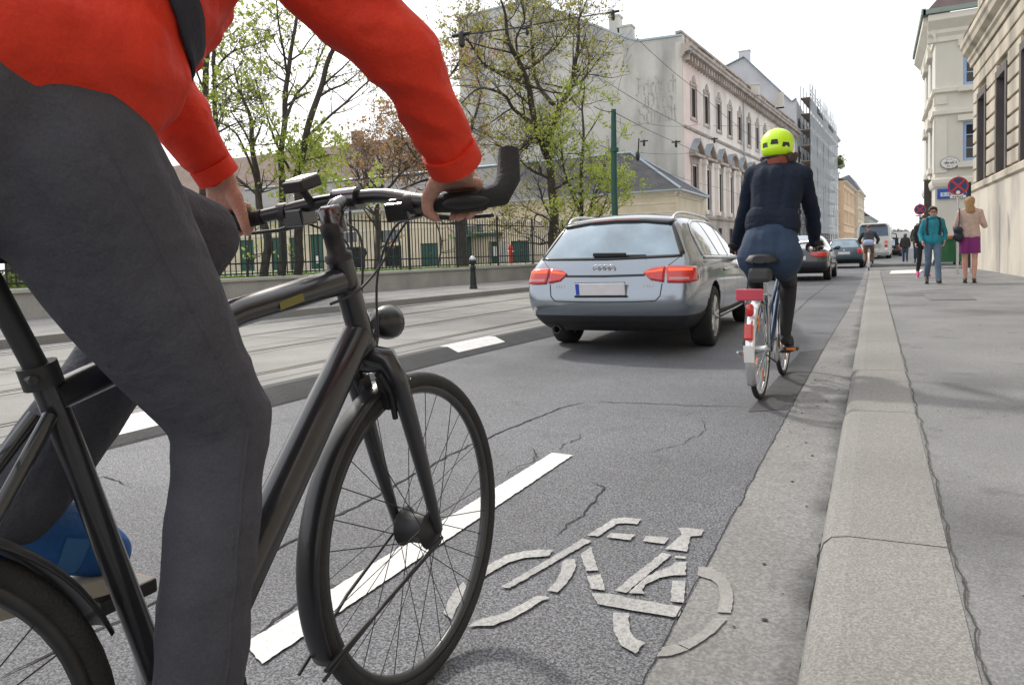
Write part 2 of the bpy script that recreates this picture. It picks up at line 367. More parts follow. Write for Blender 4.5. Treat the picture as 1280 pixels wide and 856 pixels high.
zp((687,385),(762,388),(850,408),(1040,440),(1025,475),(1000,479),(710,428))
zp((1022,130),(1042,128),(1124,136),(1112,160),(1070,163),(1058,222),(972,212),(1038,155))
zp((775,375),(960,226),(997,236),(820,384)); 
zr(((830,384),(890,388)),((850,365),(880,372)),((880,335),(895,352)),((935,300),(950,325)),((985,285),(1000,316)),((1010,265),(1052,314)),((1030,262),(1055,262)))
zp((1000,338),(1052,337),(1046,423),(994,416)); zp((1010,238),(1055,242),(1052,250),(1008,246))
zr(((770,461),(828,464)),((768,530),(836,535)),((800,590),(858,565)),((858,622),(895,580)))
struct('bicycle_marking', m, K['paint_worn'])
m = MB()
def zr2(*rows): ppath(m, [(zx(*a),zx(*b)) for a,b in rows], .0085)
zr2(((1100,318),(1100,284)),((1150,335),(1150,287)),((1180,360),(1205,318)),((1185,400),(1225,350)),((1185,430),(1238,400)),((1173,462),(1230,466)))
zr2(((1160,487),(1215,487)),((1130,525),(1170,540)),((1080,560),(1110,582)),((1020,585),(1066,608)))
zr2(((1010,587),(1064,610)),((960,600),(1000,632)),((940,637),(950,636)))
struct('bicycle_marking_worn', m, K['paint_faint'])
m = MB(); m.quad((.40,24.2,.128),(1.15,24.0,.142),(1.45,27.2,.148),(.50,27.2,.13)); struct('hatched_marking', m, K['paint'])
m = MB(); zp_ = lambda x: .122+.038*(x-.19)/3
def ppatch(x0, x1, y0, y1): m.add([(x,y,zp_(x)+.004) for x, y in ((x0,y0),(x1,y0+.03),(x1+.02,y1),(x0-.02,y1-.02))], [(0,1,2,3)])
ppatch(1.5,2.6,7.6,9.4); ppatch(.75,1.35,12.5,14.2)
struct('pavement_patch', m, speckle('pavement_patch', (.13,.13,.132), (.23,.23,.23), 190, .9, .15, .35))
m = MB(); rg = random.Random(6)
for k in range(170):
    x = rg.uniform(.25,2.6) if k % 3 else rg.uniform(-.46,-.17); y = rg.uniform(1.4,9); r_ = rg.uniform(.003,.010); z = (zp_(x) if x > 0 else .0035)+.0035; n_ = 7
    m.add([(x+r_*math.cos(6.28*i/n_)*rg.uniform(.6,1.2), y+r_*math.sin(6.28*i/n_)*rg.uniform(.6,1.2), z) for i in range(n_)]+[(x,y,z+r_*.35)], [(i,(i+1)%n_,n_) for i in range(n_)])
struct('grit', m, K['seam'], kind='stuff')
# tram rails: a pair of grooves per track
m = MB()
def railline(pts, wd, z): wig(pts, wd, z, m, 0, 1.0, False)
off = lambda base, dx: [(lerpx(base,y)+dx, y) for y in (-8,0,4,8,12,16,20,30,45,70,120)]
for dx in (-.95, -2.38, -3.95, -5.3): railline(off(MED,dx-.035), .05, .0005); railline(off(MED,dx+.05), .035, .0007)
struct('tram_rails', m, K['rail'])
m = MB()
for dx in (-.58,-2.75,-3.5,-5.62): railline(off(MED,dx), .014, .0004)
for k in range(10): m.add([(lerpx(MED,k*3+1.0)-5.6,k*3+1.0,.0006),(lerpx(MED,k*3+1.0)-.6,k*3+1.4,.0006),(lerpx(MED,k*3+1.0)-.6,k*3+1.412,.0006),(lerpx(MED,k*3+1.0)-5.6,k*3+1.012,.0006)],[(0,1,2,3)])
struct('slab_joints', m, K['crack'])
m = MB()
railline([(lerpx(SLB,y)+.12,y) for y in (-8,0,4,8,12,16,20,30,60)], .12, .0045); railline([(lerpx(MED,y)-2.2,y) for y in (-8,0,4,8,12)], .05, .003)
struct('edge_line', m, K['paint_worn'])
# far kerb and pavement
m = MB()
for a, b in zip(ys, ys[1:]):
    if b > 100: continue
    x0, x1 = lerpx(FK,a), lerpx(FK,b)
    m.add([(x0,a,-.02),(x1,b,-.02),(x1,b,.12),(x0,a,.12),(x0-.28,a,.123),(x1-.28,b,.123)], [(0,1,2,3),(3,2,5,4)])
struct('far_kerb', m, K['granite'])
m = MB()
for a, b in zip(ys, ys[1:]):
    if b > 200: continue
    m.quad((lerpx(FK,a)-.28,a,.122),(lerpx(FK,b)-.28,b,.122),(lerpx(FK,b)-11,b,.13),(lerpx(FK,a)-11,a,.13))
struct('left_pavement', m, K['gutter'])

# lane divider: low black rubber sill with white reflective panels
def place(y): return lerpx(MED, y)
t = thing('lane_divider', 'low black rubber lane divider with white reflective panels along the tram tracks', 'lane divider', (place(2), 2, 0))
prof = [(-.03,0),(-.0,.07),(.06,.095),(.16,.095),(.22,.07),(.36,.012),(.38,0)]
m = MB(); yv = [-1+.5*k for k in range(40)]
m.loft([[(place(y)+x+.0,y,z) for x, z in prof] for y in yv], True, True, False)
obj('rubber_sill', m, mat('sill_rubber', (.035,.036,.038), .8, 0, .3, 4, .3, 60, fine=.2, fs=90), t, True)
for y0, y1 in ((2.35,3.0),(4.8,5.1),(6.15,7.05),(8.5,8.8),(10.9,11.2),(13.1,14.0)):
    m = MB(); m.loft([[(place(y)+x*.9+.015,y,z+.006) for x, z in prof[1:6]]+[(place(y)+.2,y,.03)] for y in (y0,(y0+y1)/2,y1)], True, True, False); obj('white_panel', m, K['white'], t, True)
# ------------------------------------------------------------------ facades
class Frame:                                  # vertical plane: s along, z up, o outward
    def __init__(f, p, d, n): f.p = Vector((p[0],p[1],0)); f.d = Vector((d[0],d[1],0)).normalized(); f.n = Vector((n[0],n[1],0)).normalized()
    def __call__(f, s, z, o=0): return f.p + f.d*s + f.n*o + Vector((0,0,z))
    def hit(f, px, py): P = HV(px, py, f.p[:2], f.d[:2]); return ((P-f.p).dot(f.d), P.z)
def fbox(mb, fr, s0, s1, z0, z1, o0, o1):
    c = fr((s0+s1)/2,(z0+z1)/2,(o0+o1)/2); mb.obox(c, fr.d*(s1-s0)/2, fr.n*(o1-o0)/2, Vector((0,0,(z1-z0)/2)))
def wall_open(mb, fr, s0, s1, z0, z1, ops, depth=.25):
    ss = sorted({s0,s1,*[v for o in ops for v in o[:2]]}); zs = sorted({z0,z1,*[v for o in ops for v in o[2:4]]})
    ss = [s for s in ss if s0 <= s <= s1]; zs = [z for z in zs if z0 <= z <= z1]
    for a, b in zip(ss, ss[1:]):
        for c, d in zip(zs, zs[1:]):
            if any(o[0] <= (a+b)/2 <= o[1] and o[2] <= (c+d)/2 <= o[3] for o in ops): continue
            mb.quad(fr(a,c),fr(b,c),fr(b,d),fr(a,d))
    for o in ops:
        a, b, c, d = o[:4]; e = -depth
        mb.quad(fr(a,c),fr(a,d),fr(a,d,e),fr(a,c,e)); mb.quad(fr(b,c),fr(b,c,e),fr(b,d,e),fr(b,d))
        mb.quad(fr(a,d),fr(b,d),fr(b,d,e),fr(a,d,e)); mb.quad(fr(a,c),fr(a,c,e),fr(b,c,e),fr(b,c))
def window(parent, fr, a, b, c, d, mfr, mgl, depth=.2, bars=(1,2), name='window', fw=.07):
    m = MB(); e0, e1 = -depth, -depth+.06
    for s0, s1, z0, z1 in ((a,a+fw,c,d),(b-fw,b,c,d),(a+fw,b-fw,c,c+fw),(a+fw,b-fw,d-fw,d)): fbox(m, fr, s0, s1, z0, z1, e0, e1)
    for i in range(1, bars[0]+1): x = a+(b-a)*i/(bars[0]+1); fbox(m, fr, x-.025, x+.025, c+fw, d-fw, e0, e1-.01)
    for i in range(1, bars[1]+1): z = c+(d-c)*i/(bars[1]+1); fbox(m, fr, a+fw, b-fw, z-.022, z+.022, e0+.003, e1-.013)
    o = obj(name, m, mfr, parent, True)
    m = MB(); m.quad(fr(a,c,e0+.02),fr(b,c,e0+.02),fr(b,d,e0+.02),fr(a,d,e0+.02)); obj('pane', m, mgl, o, True)
    return o
def cornice(mb, fr, s0, s1, z, prof, ends=True):     # prof: list of (outward, dz), extruded along s
    mb.loft([[fr(s, z+dz, o) for o, dz in prof] for s in (s0, s1)], True, True, False)
def chimney(parent, x, y, z0, z1, w=.9, d=.7, m=None, pots=True):
    b = MB(); b.box(x-w/2,x+w/2,y-d/2,y+d/2,z0,z1); b.box(x-w/2-.06,x+w/2+.06,y-d/2-.06,y+d/2+.06,z1,z1+.14)
    if pots:
        for k in (-.25,.25): b.lathe((x+k*w,y,z1+.14),(0,0,1),[(.11,0),(.1,.35),(.13,.4)],10)
    return obj('chimney', b, m, parent, True)

K['beige'] = mat('beige_render', (.66,.57,.42), .9, 0, .10, .9, .15, 30, fine=.05, fs=30, stain=((.42,.37,.29), .6, .5, (1,1,.35)))
K['gable'] = mat('gable_render', (.55,.535,.495), .95, 0, .12, .5, .2, 20, fine=.07, fs=14, stain=((.25,.245,.235), .5, .8, (1,1,.28)))
K['gable_light'] = mat('gable_render_patch', (.62,.59,.53), .95, 0, .08, .5, .2, 20, stain=((.45,.43,.4), .5, .5, (1,1,.4)))
K['gable_dark'] = mat('ghost_letter_paint', (.37,.355,.325), .95, 0, .25, 2.0, stain=((.53,.51,.46), 2.2, .45, (1,1,1)))
K['pink'] = mat('pink_render', (.76,.62,.57), .9, 0, .08, .6, .15, 30, stain=((.52,.42,.39), .5, .5, (1,1,.35)))
K['palepink'] = mat('pale_pink_render', (.80,.74,.68), .9, 0, .08, .6, .15, 30, stain=((.50,.44,.40), .5, .6, (1,1,.3)))
K['stone_trim'] = mat('stone_trim', (.46,.40,.35), .9, 0, .15, 1.5, .2, 25, stain=((.22,.2,.18), 1.0, .6, (1,1,.5)))
K['slate'] = mat('slate_roof', (.085,.082,.085), .75, 0, .2, 1.2, .5, 6, fine=.2, fs=9, stretch=(1,1,1))
K['brown_roof'] = mat('brown_tile_roof', (.19,.135,.105), .85, 0, .2, .8, .5, 6, fine=.22, fs=9)
K['zinc'] = mat('zinc_sheet', (.36,.42,.47), .45, .5, .1, 2)
K['green_door'] = mat('green_door', (.012,.075,.055), .5, 0, .12, 4)
K['wood_dark'] = mat('dark_window_wood', (.05,.04,.035), .6, 0, .15, 4)
K['grey_render'] = mat('grey_render', (.54,.545,.56), .95, 0, .1, .35, .2, 15, fine=.06, fs=10, stain=((.42,.425,.44), .4, .5, (1,1,.4)))

# ------------------------------------------------------------------ garden wall, iron fence, lawn
WA, WB = Vector((-15.2,-3,0)), Vector((-10.0,40,0))
fw = Frame(WA, WB-WA, (1,-.12)); LW = (WB-WA).length
wz0, wz1 = .60, .60
t = thing('garden_wall', 'long low grey stone wall under the iron railings across the tram tracks', 'wall', WA)
m = MB(); wx = 44
m.loft([[fw(s,.05,0), fw(s,.60,0), fw(s,.60,-.45), fw(s,.05,-.45)] for s in (0,LW)], True, True, False)
obj('wall', m, mat('wall_stone', (.36,.345,.32), .9, 0, .15, .8, .3, 18, fine=.1, fs=40, stain=((.2,.195,.185), 1.1, .6, (1,1,.4))), t, True)
m = MB(); s = 0
while s < LW:
    l = min(2.2, LW-s); fbox(m, fw, s+.006, s+l-.006, .60, .68, -.5, .05); s += 2.2
obj('coping', m, mat('coping_stone', (.42,.405,.375), .85, 0, .14, 1.2, .25, 25, fine=.1, fs=40), t, True, bevel=.012)
t = thing('iron_fence', 'tall dark iron picket fence standing on the low garden wall', 'fence', fw(0,.68,-.22))
FH = 1.62; FZ = .68
nb = int(LW/2.4)
for k in range(nb):
    m = MB(); a = k*2.4
    for j in range(1, 16):
        x = a+j*.15; h = FH-.02-(.0 if j % 2 else .0)
        fbox(m, fw, x-.011, x+.011, FZ+.06, FZ+h, -.231, -.209)
        p = fw(x, FZ+h, -.22); m.add([p+fw.d*.022, p+fw.n*.022, p-fw.d*.022, p-fw.n*.022, p+Vector((0,0,.10))], [(0,1,4),(1,2,4),(2,3,4),(3,0,4)])
    for z in (.10, .34, FH-.16): fbox(m, fw, a+.03, a+2.37, FZ+z-.018, FZ+z+.018, -.24, -.2)
    obj('picket_panel', m, K['iron'], t, True)
for k in range(nb+1):
    m = MB(); a = k*2.4; fbox(m, fw, a-.03, a+.03, FZ, FZ+FH+.08, -.25, -.19); p = fw(a, FZ+FH+.08, -.22); m.ell(p+Vector((0,0,.05)), (.045,.045,.06), None, 10, 6)
    fbox(m, fw, a-.012, a+.012, FZ, FZ+.9, -.6, -.575); obj('post', m, K['iron'], t, True)
m = MB(); m.quad(fw(0,.56,-.46), fw(LW,.56,-.46), fw(LW,.50,-60), fw(0,.50,-60)); struct('lawn', m, mat('lawn_soil', (.06,.11,.022), .95, 0, .35, .7, fine=.3, fs=14))
m = MB(); rg = random.Random(3)
for i in range(26000):
    s = rg.uniform(0, 34); o = -.5-abs(rg.gauss(0, 4.5)); p = fw(s, .555+.05*o/60, o); a = rg.uniform(0, 6.28); h = rg.uniform(.05,.14); wv = rg.uniform(.012,.03)
    d = Vector((math.cos(a),math.sin(a),0))*wv; m.add([p-d, p+d, p+Vector((rg.uniform(-.04,.04),rg.uniform(-.04,.04),h))], [(0,1,2)])
g = struct('grass', m, K['grass'], kind='stuff', fix=False)
m = MB(); m.quad(fw(22,.566,-3.2), fw(46,.566,-3.2), fw(46,.545,-22), fw(22,.545,-26)); struct('garden_path', m, mat('gravel', (.36,.33,.27), .95, 0, .15, 2, .3, 60, fine=.15, fs=80))

def bollard(loc):
    t = thing('bollard', 'black cast iron bollard with a pale capped head on the pavement by the tram tracks', 'bollard', loc)
    m = MB(); m.lathe((0,0,0),(0,0,1),[(.115,0),(.115,.04),(.10,.06),(.095,.1),(.075,.45),(.068,.55),(.085,.57),(.085,.61),(.062,.63),(.06,.70),(.10,.73),(.10,.78),(.075,.80)],16); obj('shaft', m, K['iron'], t)
    m = MB(); m.lathe((0,0,.80),(0,0,1),[(.09,0),(.10,.03),(.07,.08),(.02,.12)],16); obj('cap', m, K['alu'], t)
bollard(G(592,361,.125))

# ------------------------------------------------------------------ the long garden house behind the fence
lowf = Frame((-11.3,46), (-1,0), (0,-1)); GZ = .45
t = thing('garden_house', 'long low beige house with dark green doors and slate roof behind the fence', 'house', (-30,50,0))
doors = []; wins = []
def pxrect(fr, x0, x1, y0, y1):
    a, za = fr.hit(x0, (y0+y1)/2); b, _ = fr.hit(x1, (y0+y1)/2); _, zt = fr.hit((x0+x1)/2, y0); _, zb = fr.hit((x0+x1)/2, y1)
    return (min(a,b), max(a,b), zb, zt)
dr = [pxrect(lowf,*q) for q in ((639,662,301,340),(613.5,623,302,341),(526,548,304,345),(388,404,293,352),(340,356,297,352),(362,374,297,352),(300,318,300,352))]
dr = [(a,b,GZ,d) for a,b,c,d in dr]
wn = [pxrect(lowf,*q) for q in ((480,502,307,334),(425,452,309,336),(226,250,305,335))]
lun = [pxrect(lowf,*q) for q in ((476,500,287,303),(425,446,287,303),(582,604,280,291))]
m = MB(); LL = 42
wall_open(m, lowf, 0, LL, .1, 4.55, dr+wn+lun, .22)
m.quad(lowf(0,.1),lowf(0,.1,-9),lowf(0,4.9,-9),lowf(0,4.9)); m.quad(lowf(LL,.1),lowf(LL,4.9),lowf(LL,4.9,-9),lowf(LL,.1,-9))
obj('wall', m, K['beige'], t, True)
m = MB()
cornice(m, lowf, -.3, LL, 4.55, [(0,0),(.06,.0),(.06,.08),(.16,.16),(.16,.24),(.32,.30),(.32,.38),(0,.38)]); 
fbox(m, lowf, 0, LL, 3.35, 3.47, 0, .05)
side = Frame((-11.3,46), (0,1), (1,0)); cornice(m, side, -.3, 8.2, 4.55, [(0,0),(.06,.0),(.06,.08),(.16,.16),(.16,.24),(.32,.30),(.32,.38),(0,.38)])
for z_ in (2.9,3.5,4.1): fbox(m, lowf, -.02, 5.5, z_, z_+.10, 0, .045)
obj('cornice', m, mat('cornice_plaster', (.68,.63,.53), .9, 0, .08, 2), t, True)
m = MB()                                      # hipped slate roof
e = .42; z0 = 4.93; zr_ = 8.1
A = lowf(-e,z0,e); B = lowf(LL,z0,e); Cc = lowf(LL,z0,-8.5); D = lowf(-e,z0,-8.3); E = lowf(4.2,zr_,-4.2); Fq = lowf(LL,zr_,-4.2)
m.add([A,B,Cc,D,E,Fq], [(0,4,5,1),(3,2,5,4),(0,3,4),(1,5,2),(0,1,2,3)]); obj('roof', m, K['slate'], t, True)
m = MB(); m.tube([A+Vector((0,0,.03)),E+Vector((0,0,.05))], .09, 6); m.tube([E+Vector((0,0,.04)),Fq+Vector((0,0,.04))], .1, 6); m.tube([D+Vector((0,0,.03)),E+Vector((0,0,.05))], .08, 6)
fbox(m, lowf, -e, LL, 4.86, 4.95, .42, .52); m.box(-10.98,-10.84,45.6,54,4.86,4.95); obj('ridge_flashing', m, K['zinc'], t, True)
for a,b,c,d in dr:
    m = MB(); fbox(m, lowf, a, b, c, d, -.2, -.14); mid = (a+b)/2; fbox(m, lowf, mid-.02, mid+.02, c, d, -.14,-.125)
    for z0_, z1_ in ((c+.15,c+.75),(c+.85,d-.15)):
        for s0,s1 in ((a+.08,mid-.07),(mid+.07,b-.08)): fbox(m, lowf, s0, s1, z0_, z1_, -.14, -.12)
    o = obj('door', m, K['green_door'], t, True, bevel=.01); m = MB(); m.ell(lowf(mid-.06,c+1.0,-.10),(.03,.03,.03)); obj('handle', m, K['alu'], o, True)
for i,(a,b,c,d) in enumerate(wn): window(t, lowf, a, b, c, d, K['green_door'], K['glass_dark'], .18, (1,1), 'window', .09)
for a,b,c,d in lun:
    window(t, lowf, a, b, c, d, K['green_door'], K['glass'], .18, (2,0), 'fanlight', .05)
a,b,c,d = pxrect(lowf, 566,628,292,296); m = MB(); fbox(m, lowf, a, b, c, d, .0, .45); obj('canopy', m, K['iron_green'], t, True, bevel=.02)
a,b,c,d = pxrect(lowf, 627,632,303,327); m = MB(); fbox(m, lowf, a, b, c, d, .003, .06); obj('notice_board', m, mat('grey_board', (.35,.38,.42), .5), t, True)
a,b,c,d = pxrect(lowf, 615,620,308,320); m = MB(); fbox(m, lowf, a, b, c, d, -.13, -.10); obj('notice', m, K['white'], t, True)
a,b,c,d = pxrect(lowf, 394,398,320,329); m = MB(); fbox(m, lowf, a, b, c, d, -.12, -.10); obj('notice', m, K['white'], t, True)
# kiosk-like lantern house in front of it
p = G(594,338,.5); p = lowf(lowf.hit(594,330)[0], .5, 1.6)
t = thing('garden_kiosk', 'small dark green kiosk with a pointed roof behind the railings', 'kiosk', p)
m = MB(); m.box(-.45,.45,-.4,.4,0,2.0); obj('body', m, K['green_door'], t, bevel=.02)
m = MB(); m.add([(-.8,-.75,2.0),(.8,-.75,2.0),(.8,.75,2.0),(-.8,.75,2.0),(0,0,2.75)],[(0,1,4),(1,2,4),(2,3,4),(3,0,4),(3,2,1,0)]); m.ell((0,0,2.78),(.08,.08,.12)); obj('roof', m, K['iron_green'], t)
m = MB(); m.box(-.32,.32,-.425,-.40,.9,1.8); obj('window', m, K['glass'], t)
# hydrants
p = lowf(lowf.hit(671,330)[0], .5, 4)
t = thing('hydrant', 'small red garden hydrant post beyond the wall', 'hydrant', p); m = MB(); m.lathe((0,0,0),(0,0,1),[(.12,0),(.12,.9),(.17,.95),(.17,1.1),(.08,1.25),(.02,1.3)],12); obj('barrel', m, mat('hydrant_red', (.42,.03,.03), .4), t); m = MB(); m.tube([(-.24,0,.85),(.24,0,.85)], .06, 8); obj('outlet', m, K['alu'], t)

# mansion with brown roof further back
t = thing('brown_roofed_mansion', 'broad house with brown tiled roof and brick chimneys rising behind the garden house', 'house', (-42,62,0))
my = 58; bf = Frame((-25.5,my), (-1,0), (0,-1)); rz = YV(470,176,my+6).z; ez = YV(450,238,my).z
m = MB(); wall_open(m, bf, 0, 60, 0, ez, [], 0); m.quad(bf(0,0),bf(0,0,-12),bf(0,ez,-12),bf(0,ez)); obj('wall', m, K['gable'], t, True)
m = MB(); a,b,c,d = bf(-.4,ez,.5), bf(60,ez,.5), bf(60,rz,-6), bf(-.4,rz,-6); e_, f_ = bf(60,ez,-12.5), bf(-.4,ez,-12.5); m.add([a,b,c,d,e_,f_],[(0,1,2,3),(3,2,4,5),(0,3,5),(1,4,2),(0,5,4,1)]); obj('roof', m, K['brown_roof'], t, True)
m = MB(); fbox(m, bf, -.4, 60, ez-.5, ez+.05, .45, .65); obj('gutter', m, K['zinc'], t, True)
K['chim'] = mat('chimney_brick', (.30,.24,.20), .9, 0, .2, 3, .2, 20)
for px, w_ in ((447,1.1),(545,1.3)):
    p = YV(px, 175, my+6); chimney(t, p.x, p.y, rz-1, rz+1.1, w_, .8, K['chim'], False)
for px in (400,500):
    p = YV(px, 215, my+1.5); m = MB(); m.box(p.x-.5,p.x+.5,p.y-.9,p.y+.6,p.z-.5,p.z+.5); 
# ------------------------------------------------------------------ gabled pink palace
pd = Vector((.076,.997,0)).normalized()
pf = Frame((-12.6,54), pd, (pd.y,-pd.x)); gf = Frame((-12.6,54), (-1,0), (0,-1))
t = thing('pink_palace', 'long pink and cream palace with pedimented windows and a bare plastered gable', 'building', (-12.6,54,0))
pal = t
# gable outline (s to the left, z)
go = [gf.hit(*q) for q in ((858,44),(800,52),(790,50),(765,41),(690,12),(668,8),(652,3),(572,24))]
go = [(s,z) for s, z in go]; go[0] = (0, go[0][1]); sL = go[-1][0]
m = MB(); poly = [gf(0,0)] + [gf(s,z) for s,z in go] + [gf(sL,0)]
m.prism(poly, Vector((0,.6,0))); obj('gable_wall', m, K['gable'], t, True)
m = MB(); top = [gf(s,z+.02) for s,z in go]
for a, b in zip(top, top[1:]): m.obox((a+b)/2+Vector((0,.28,.05)), (b-a)/2, Vector((0,.36,0)), Vector((0,0,.07)))
obj('gable_coping', m, K['zinc'], t, True)
m = MB(); z1 = gf.hit(845,60)[1]; s1 = gf.hit(846,150)[0]
m.quad(gf(.02,5,.012),gf(s1,5,.012),gf(s1,go[0][1]-.4,.012),gf(.02,go[0][1]-.4,.012)); obj('plaster_strip', m, K['gable_light'], t, True)
# the ghost lettering, blackletter drawn with a broad nib
GL = {'i':([[(0,.9),(.09,.8),(.09,.12),(.2,0)],[(.06,1.15),(.13,1.08)]],.26),'r':([[(0,.9),(.09,.8),(.09,.12),(.18,0)],[(.09,.7),(.22,.92),(.33,.8)]],.36),
'e':([[(.3,.1),(.2,0),(.07,.15),(.07,.75),(.2,.95),(.32,.75),(.1,.5)]],.40),'d':([[(.02,1.35),(.33,1.0),(.33,.15),(.2,0),(.06,.15),(.06,.7),(.2,.9),(.33,.75)]],.44),
'c':([[(.32,.8),(.2,.95),(.07,.75),(.07,.15),(.2,0),(.33,.12)]],.38),'h':([[(.12,1.45),(.07,1.3),(.07,0)],[(.07,.7),(.22,.93),(.34,.75),(.34,.2),(.22,-.2)]],.46),
't':([[(.12,1.25),(.12,.15),(.22,0),(.32,.1)],[(0,.9),(.3,.9)]],.36),'o':([[(.2,.95),(.07,.75),(.07,.15),(.2,0),(.34,.15),(.34,.75),(.2,.95)]],.44),
'm':([[(0,.9),(.08,.8),(.08,.1),(.15,0)],[(.08,.7),(.2,.92),(.29,.78),(.29,.1),(.36,0)],[(.29,.7),(.41,.92),(.5,.78),(.5,.12),(.6,0)]],.66),
'F':([[(.6,1.4),(.3,1.25),(.1,1.45)],[(.22,1.3),(.22,.2),(.1,0),(0,.15)],[(.22,.75),(.5,.8)]],.62),'O':([[(.45,1.4),(.12,1.1),(.08,.35),(.35,0),(.65,.3),(.65,1.05),(.45,1.4)],[(.3,1.2),(.3,.25)]],.78),
'S':([[(.6,1.25),(.4,1.45),(.12,1.2),(.2,.85),(.55,.6),(.58,.25),(.3,0),(.02,.2)]],.70)}
m = MB(); nib = (.055,.05)
def nibword(word, s0, z0, h, wtot):
    adv = sum(GL[ch][1] for ch in word); kx = wtot/adv; x = 0
    for ch in word:
        for st in GL[ch][0]:
            for a, b in zip(st, st[1:]):
                q = [(a[0]-nib[0],a[1]-nib[1]),(a[0]+nib[0],a[1]+nib[1]),(b[0]+nib[0],b[1]+nib[1]),(b[0]-nib[0],b[1]-nib[1])]
                o = .006+random.random()*.004
                m.add([gf(s0-(x+u)*kx, z0+v*h, o) for u, v in q], [(0,1,2,3)])
        x += GL[ch][1]
sa, za = gf.hit(795,121); sb, _ = gf.hit(845,121); nibword('Friedrich', sa, za, .95, (sa-sb)*1.05)
sa2, za2 = gf.hit(805,139); sb2,_ = gf.hit(842,139); nibword('Otto', sa2, za2, .95, sa2-sb2)
sa3, za3 = gf.hit(797,156); sb3,_ = gf.hit(846,156); nibword('Schmidt', sa3, za3, .95, (sa3-sb3)*1.03)
obj('painted_lettering', m, K['gable_dark'], t, True)
# chimneys and roof behind the gable
for px, py0, py1, w_ in ((657,12,-6,1.6),(769,44,22,.8),(782,52,35,1.1)):
    p = YV(px, py0, 54.7); z1 = YV(px, py1, 54.7).z; chimney(t, p.x, 54.9, p.z-1.2, z1, w_, .9, K['gable'], False)
m = MB(); LF = 46.2
rl = [(s,z-.12) for s, z in go]
m.loft([[gf(s,z,-.6-dy)+pd*0 for s, z in rl] for dy in (0, 40)], False, False, False); obj('roof', m, K['slate'], t, True)
# street front
cz = pf.hit(900,97)[1]; zc = 15.6
W2 = [];
for px in (866,882,895,909,921.5,936,945,955): W2.append(pf.hit(px+1,140)[0])
c0 = W2[0]; step = (W2[6]-W2[1])/5
cols = [W2[0], W2[1]]+[W2[1]+step*k for k in range(1, 11)]
ops = []
for s in cols:
    if s+.7 < LF: ops += [(s-.62,s+.62,11.25,13.45),(s-.68,s+.68,4.3,7.55)]
for s in cols:
    if s+.7 < LF: ops += [(s-.6,s+.6,.9,2.9)]
cut = (cols[0]+cols[1])/2
m = MB(); wall_open(m, pf, 0, cut, 3.6, zc, [o for o in ops if o[1] < cut and o[2] > 3.6], .16); obj('end_bay', m, K['pink'], t, True)
m = MB(); wall_open(m, pf, cut, LF, 3.6, zc, [o for o in ops if o[0] > cut and o[2] > 3.6], .16); obj('front_wall', m, K['palepink'], t, True)
m = MB(); wall_open(m, pf, 0, LF, 0, 3.6, [o for o in ops if o[2] < 3.6], .16); obj('ground_floor', m, K['stone_trim'], t, True)
m = MB(); m.quad(pf(LF,0),pf(LF,0,-12),pf(LF,zc,-12),pf(LF,zc)); obj('end_wall', m, K['gable'], t, True)
m = MB(); P = [(0,0),(.12,.0),(.12,.12),(.25,.2),(.25,.3),(.62,.42),(.62,.62),(.72,.72),(.72,.85),(0,.95)]
cornice(m, pf, -.35, LF, 15.2, P); 
k = 0
while k*.75 < LF: fbox(m, pf, k*.75, k*.75+.22, 15.02, 15.42, .0, .5); k += 1
obj('main_cornice', m, K['stone_trim'], t, True)
m = MB(); cornice(m, pf, 0, LF, 3.55, [(0,0),(.1,.0),(.18,.15),(.18,.3),(0,.34)]); cornice(m, pf, 0, LF, 10.15, [(0,0),(.06,.0),(.12,.12),(.12,.2),(0,.22)]); obj('string_course', m, K['stone_trim'], t, True)
m = MB(); s = .2; fbox(m, pf, .0, LF, 16.1, 16.35, -.5, .0)
while s < LF: fbox(m, pf, s, min(s+.9,LF), 16.35, 17.05 if int(s/4.2)%2==0 else 16.9, -.45, -.1); s += 1.05 if int(s*10) % 3 else 1.05
fbox(m, pf, 0, LF, 17.05, 17.22, -.52, -.03); obj('parapet', m, K['stone_trim'], t, True)
m = MB(); m.quad(gf(-.45,15.65,.02),gf(.10,15.65,.02),gf(.10,16.1,.02),gf(-.5,16.1,.02)); m.add([pf(-.36,15.3,.7),pf(-.36,16.15,0),pf(.9,16.15,0),pf(.9,16.05,.7)],[(0,1,2,3)]); obj('flashing', m, K['zinc'], t, True)
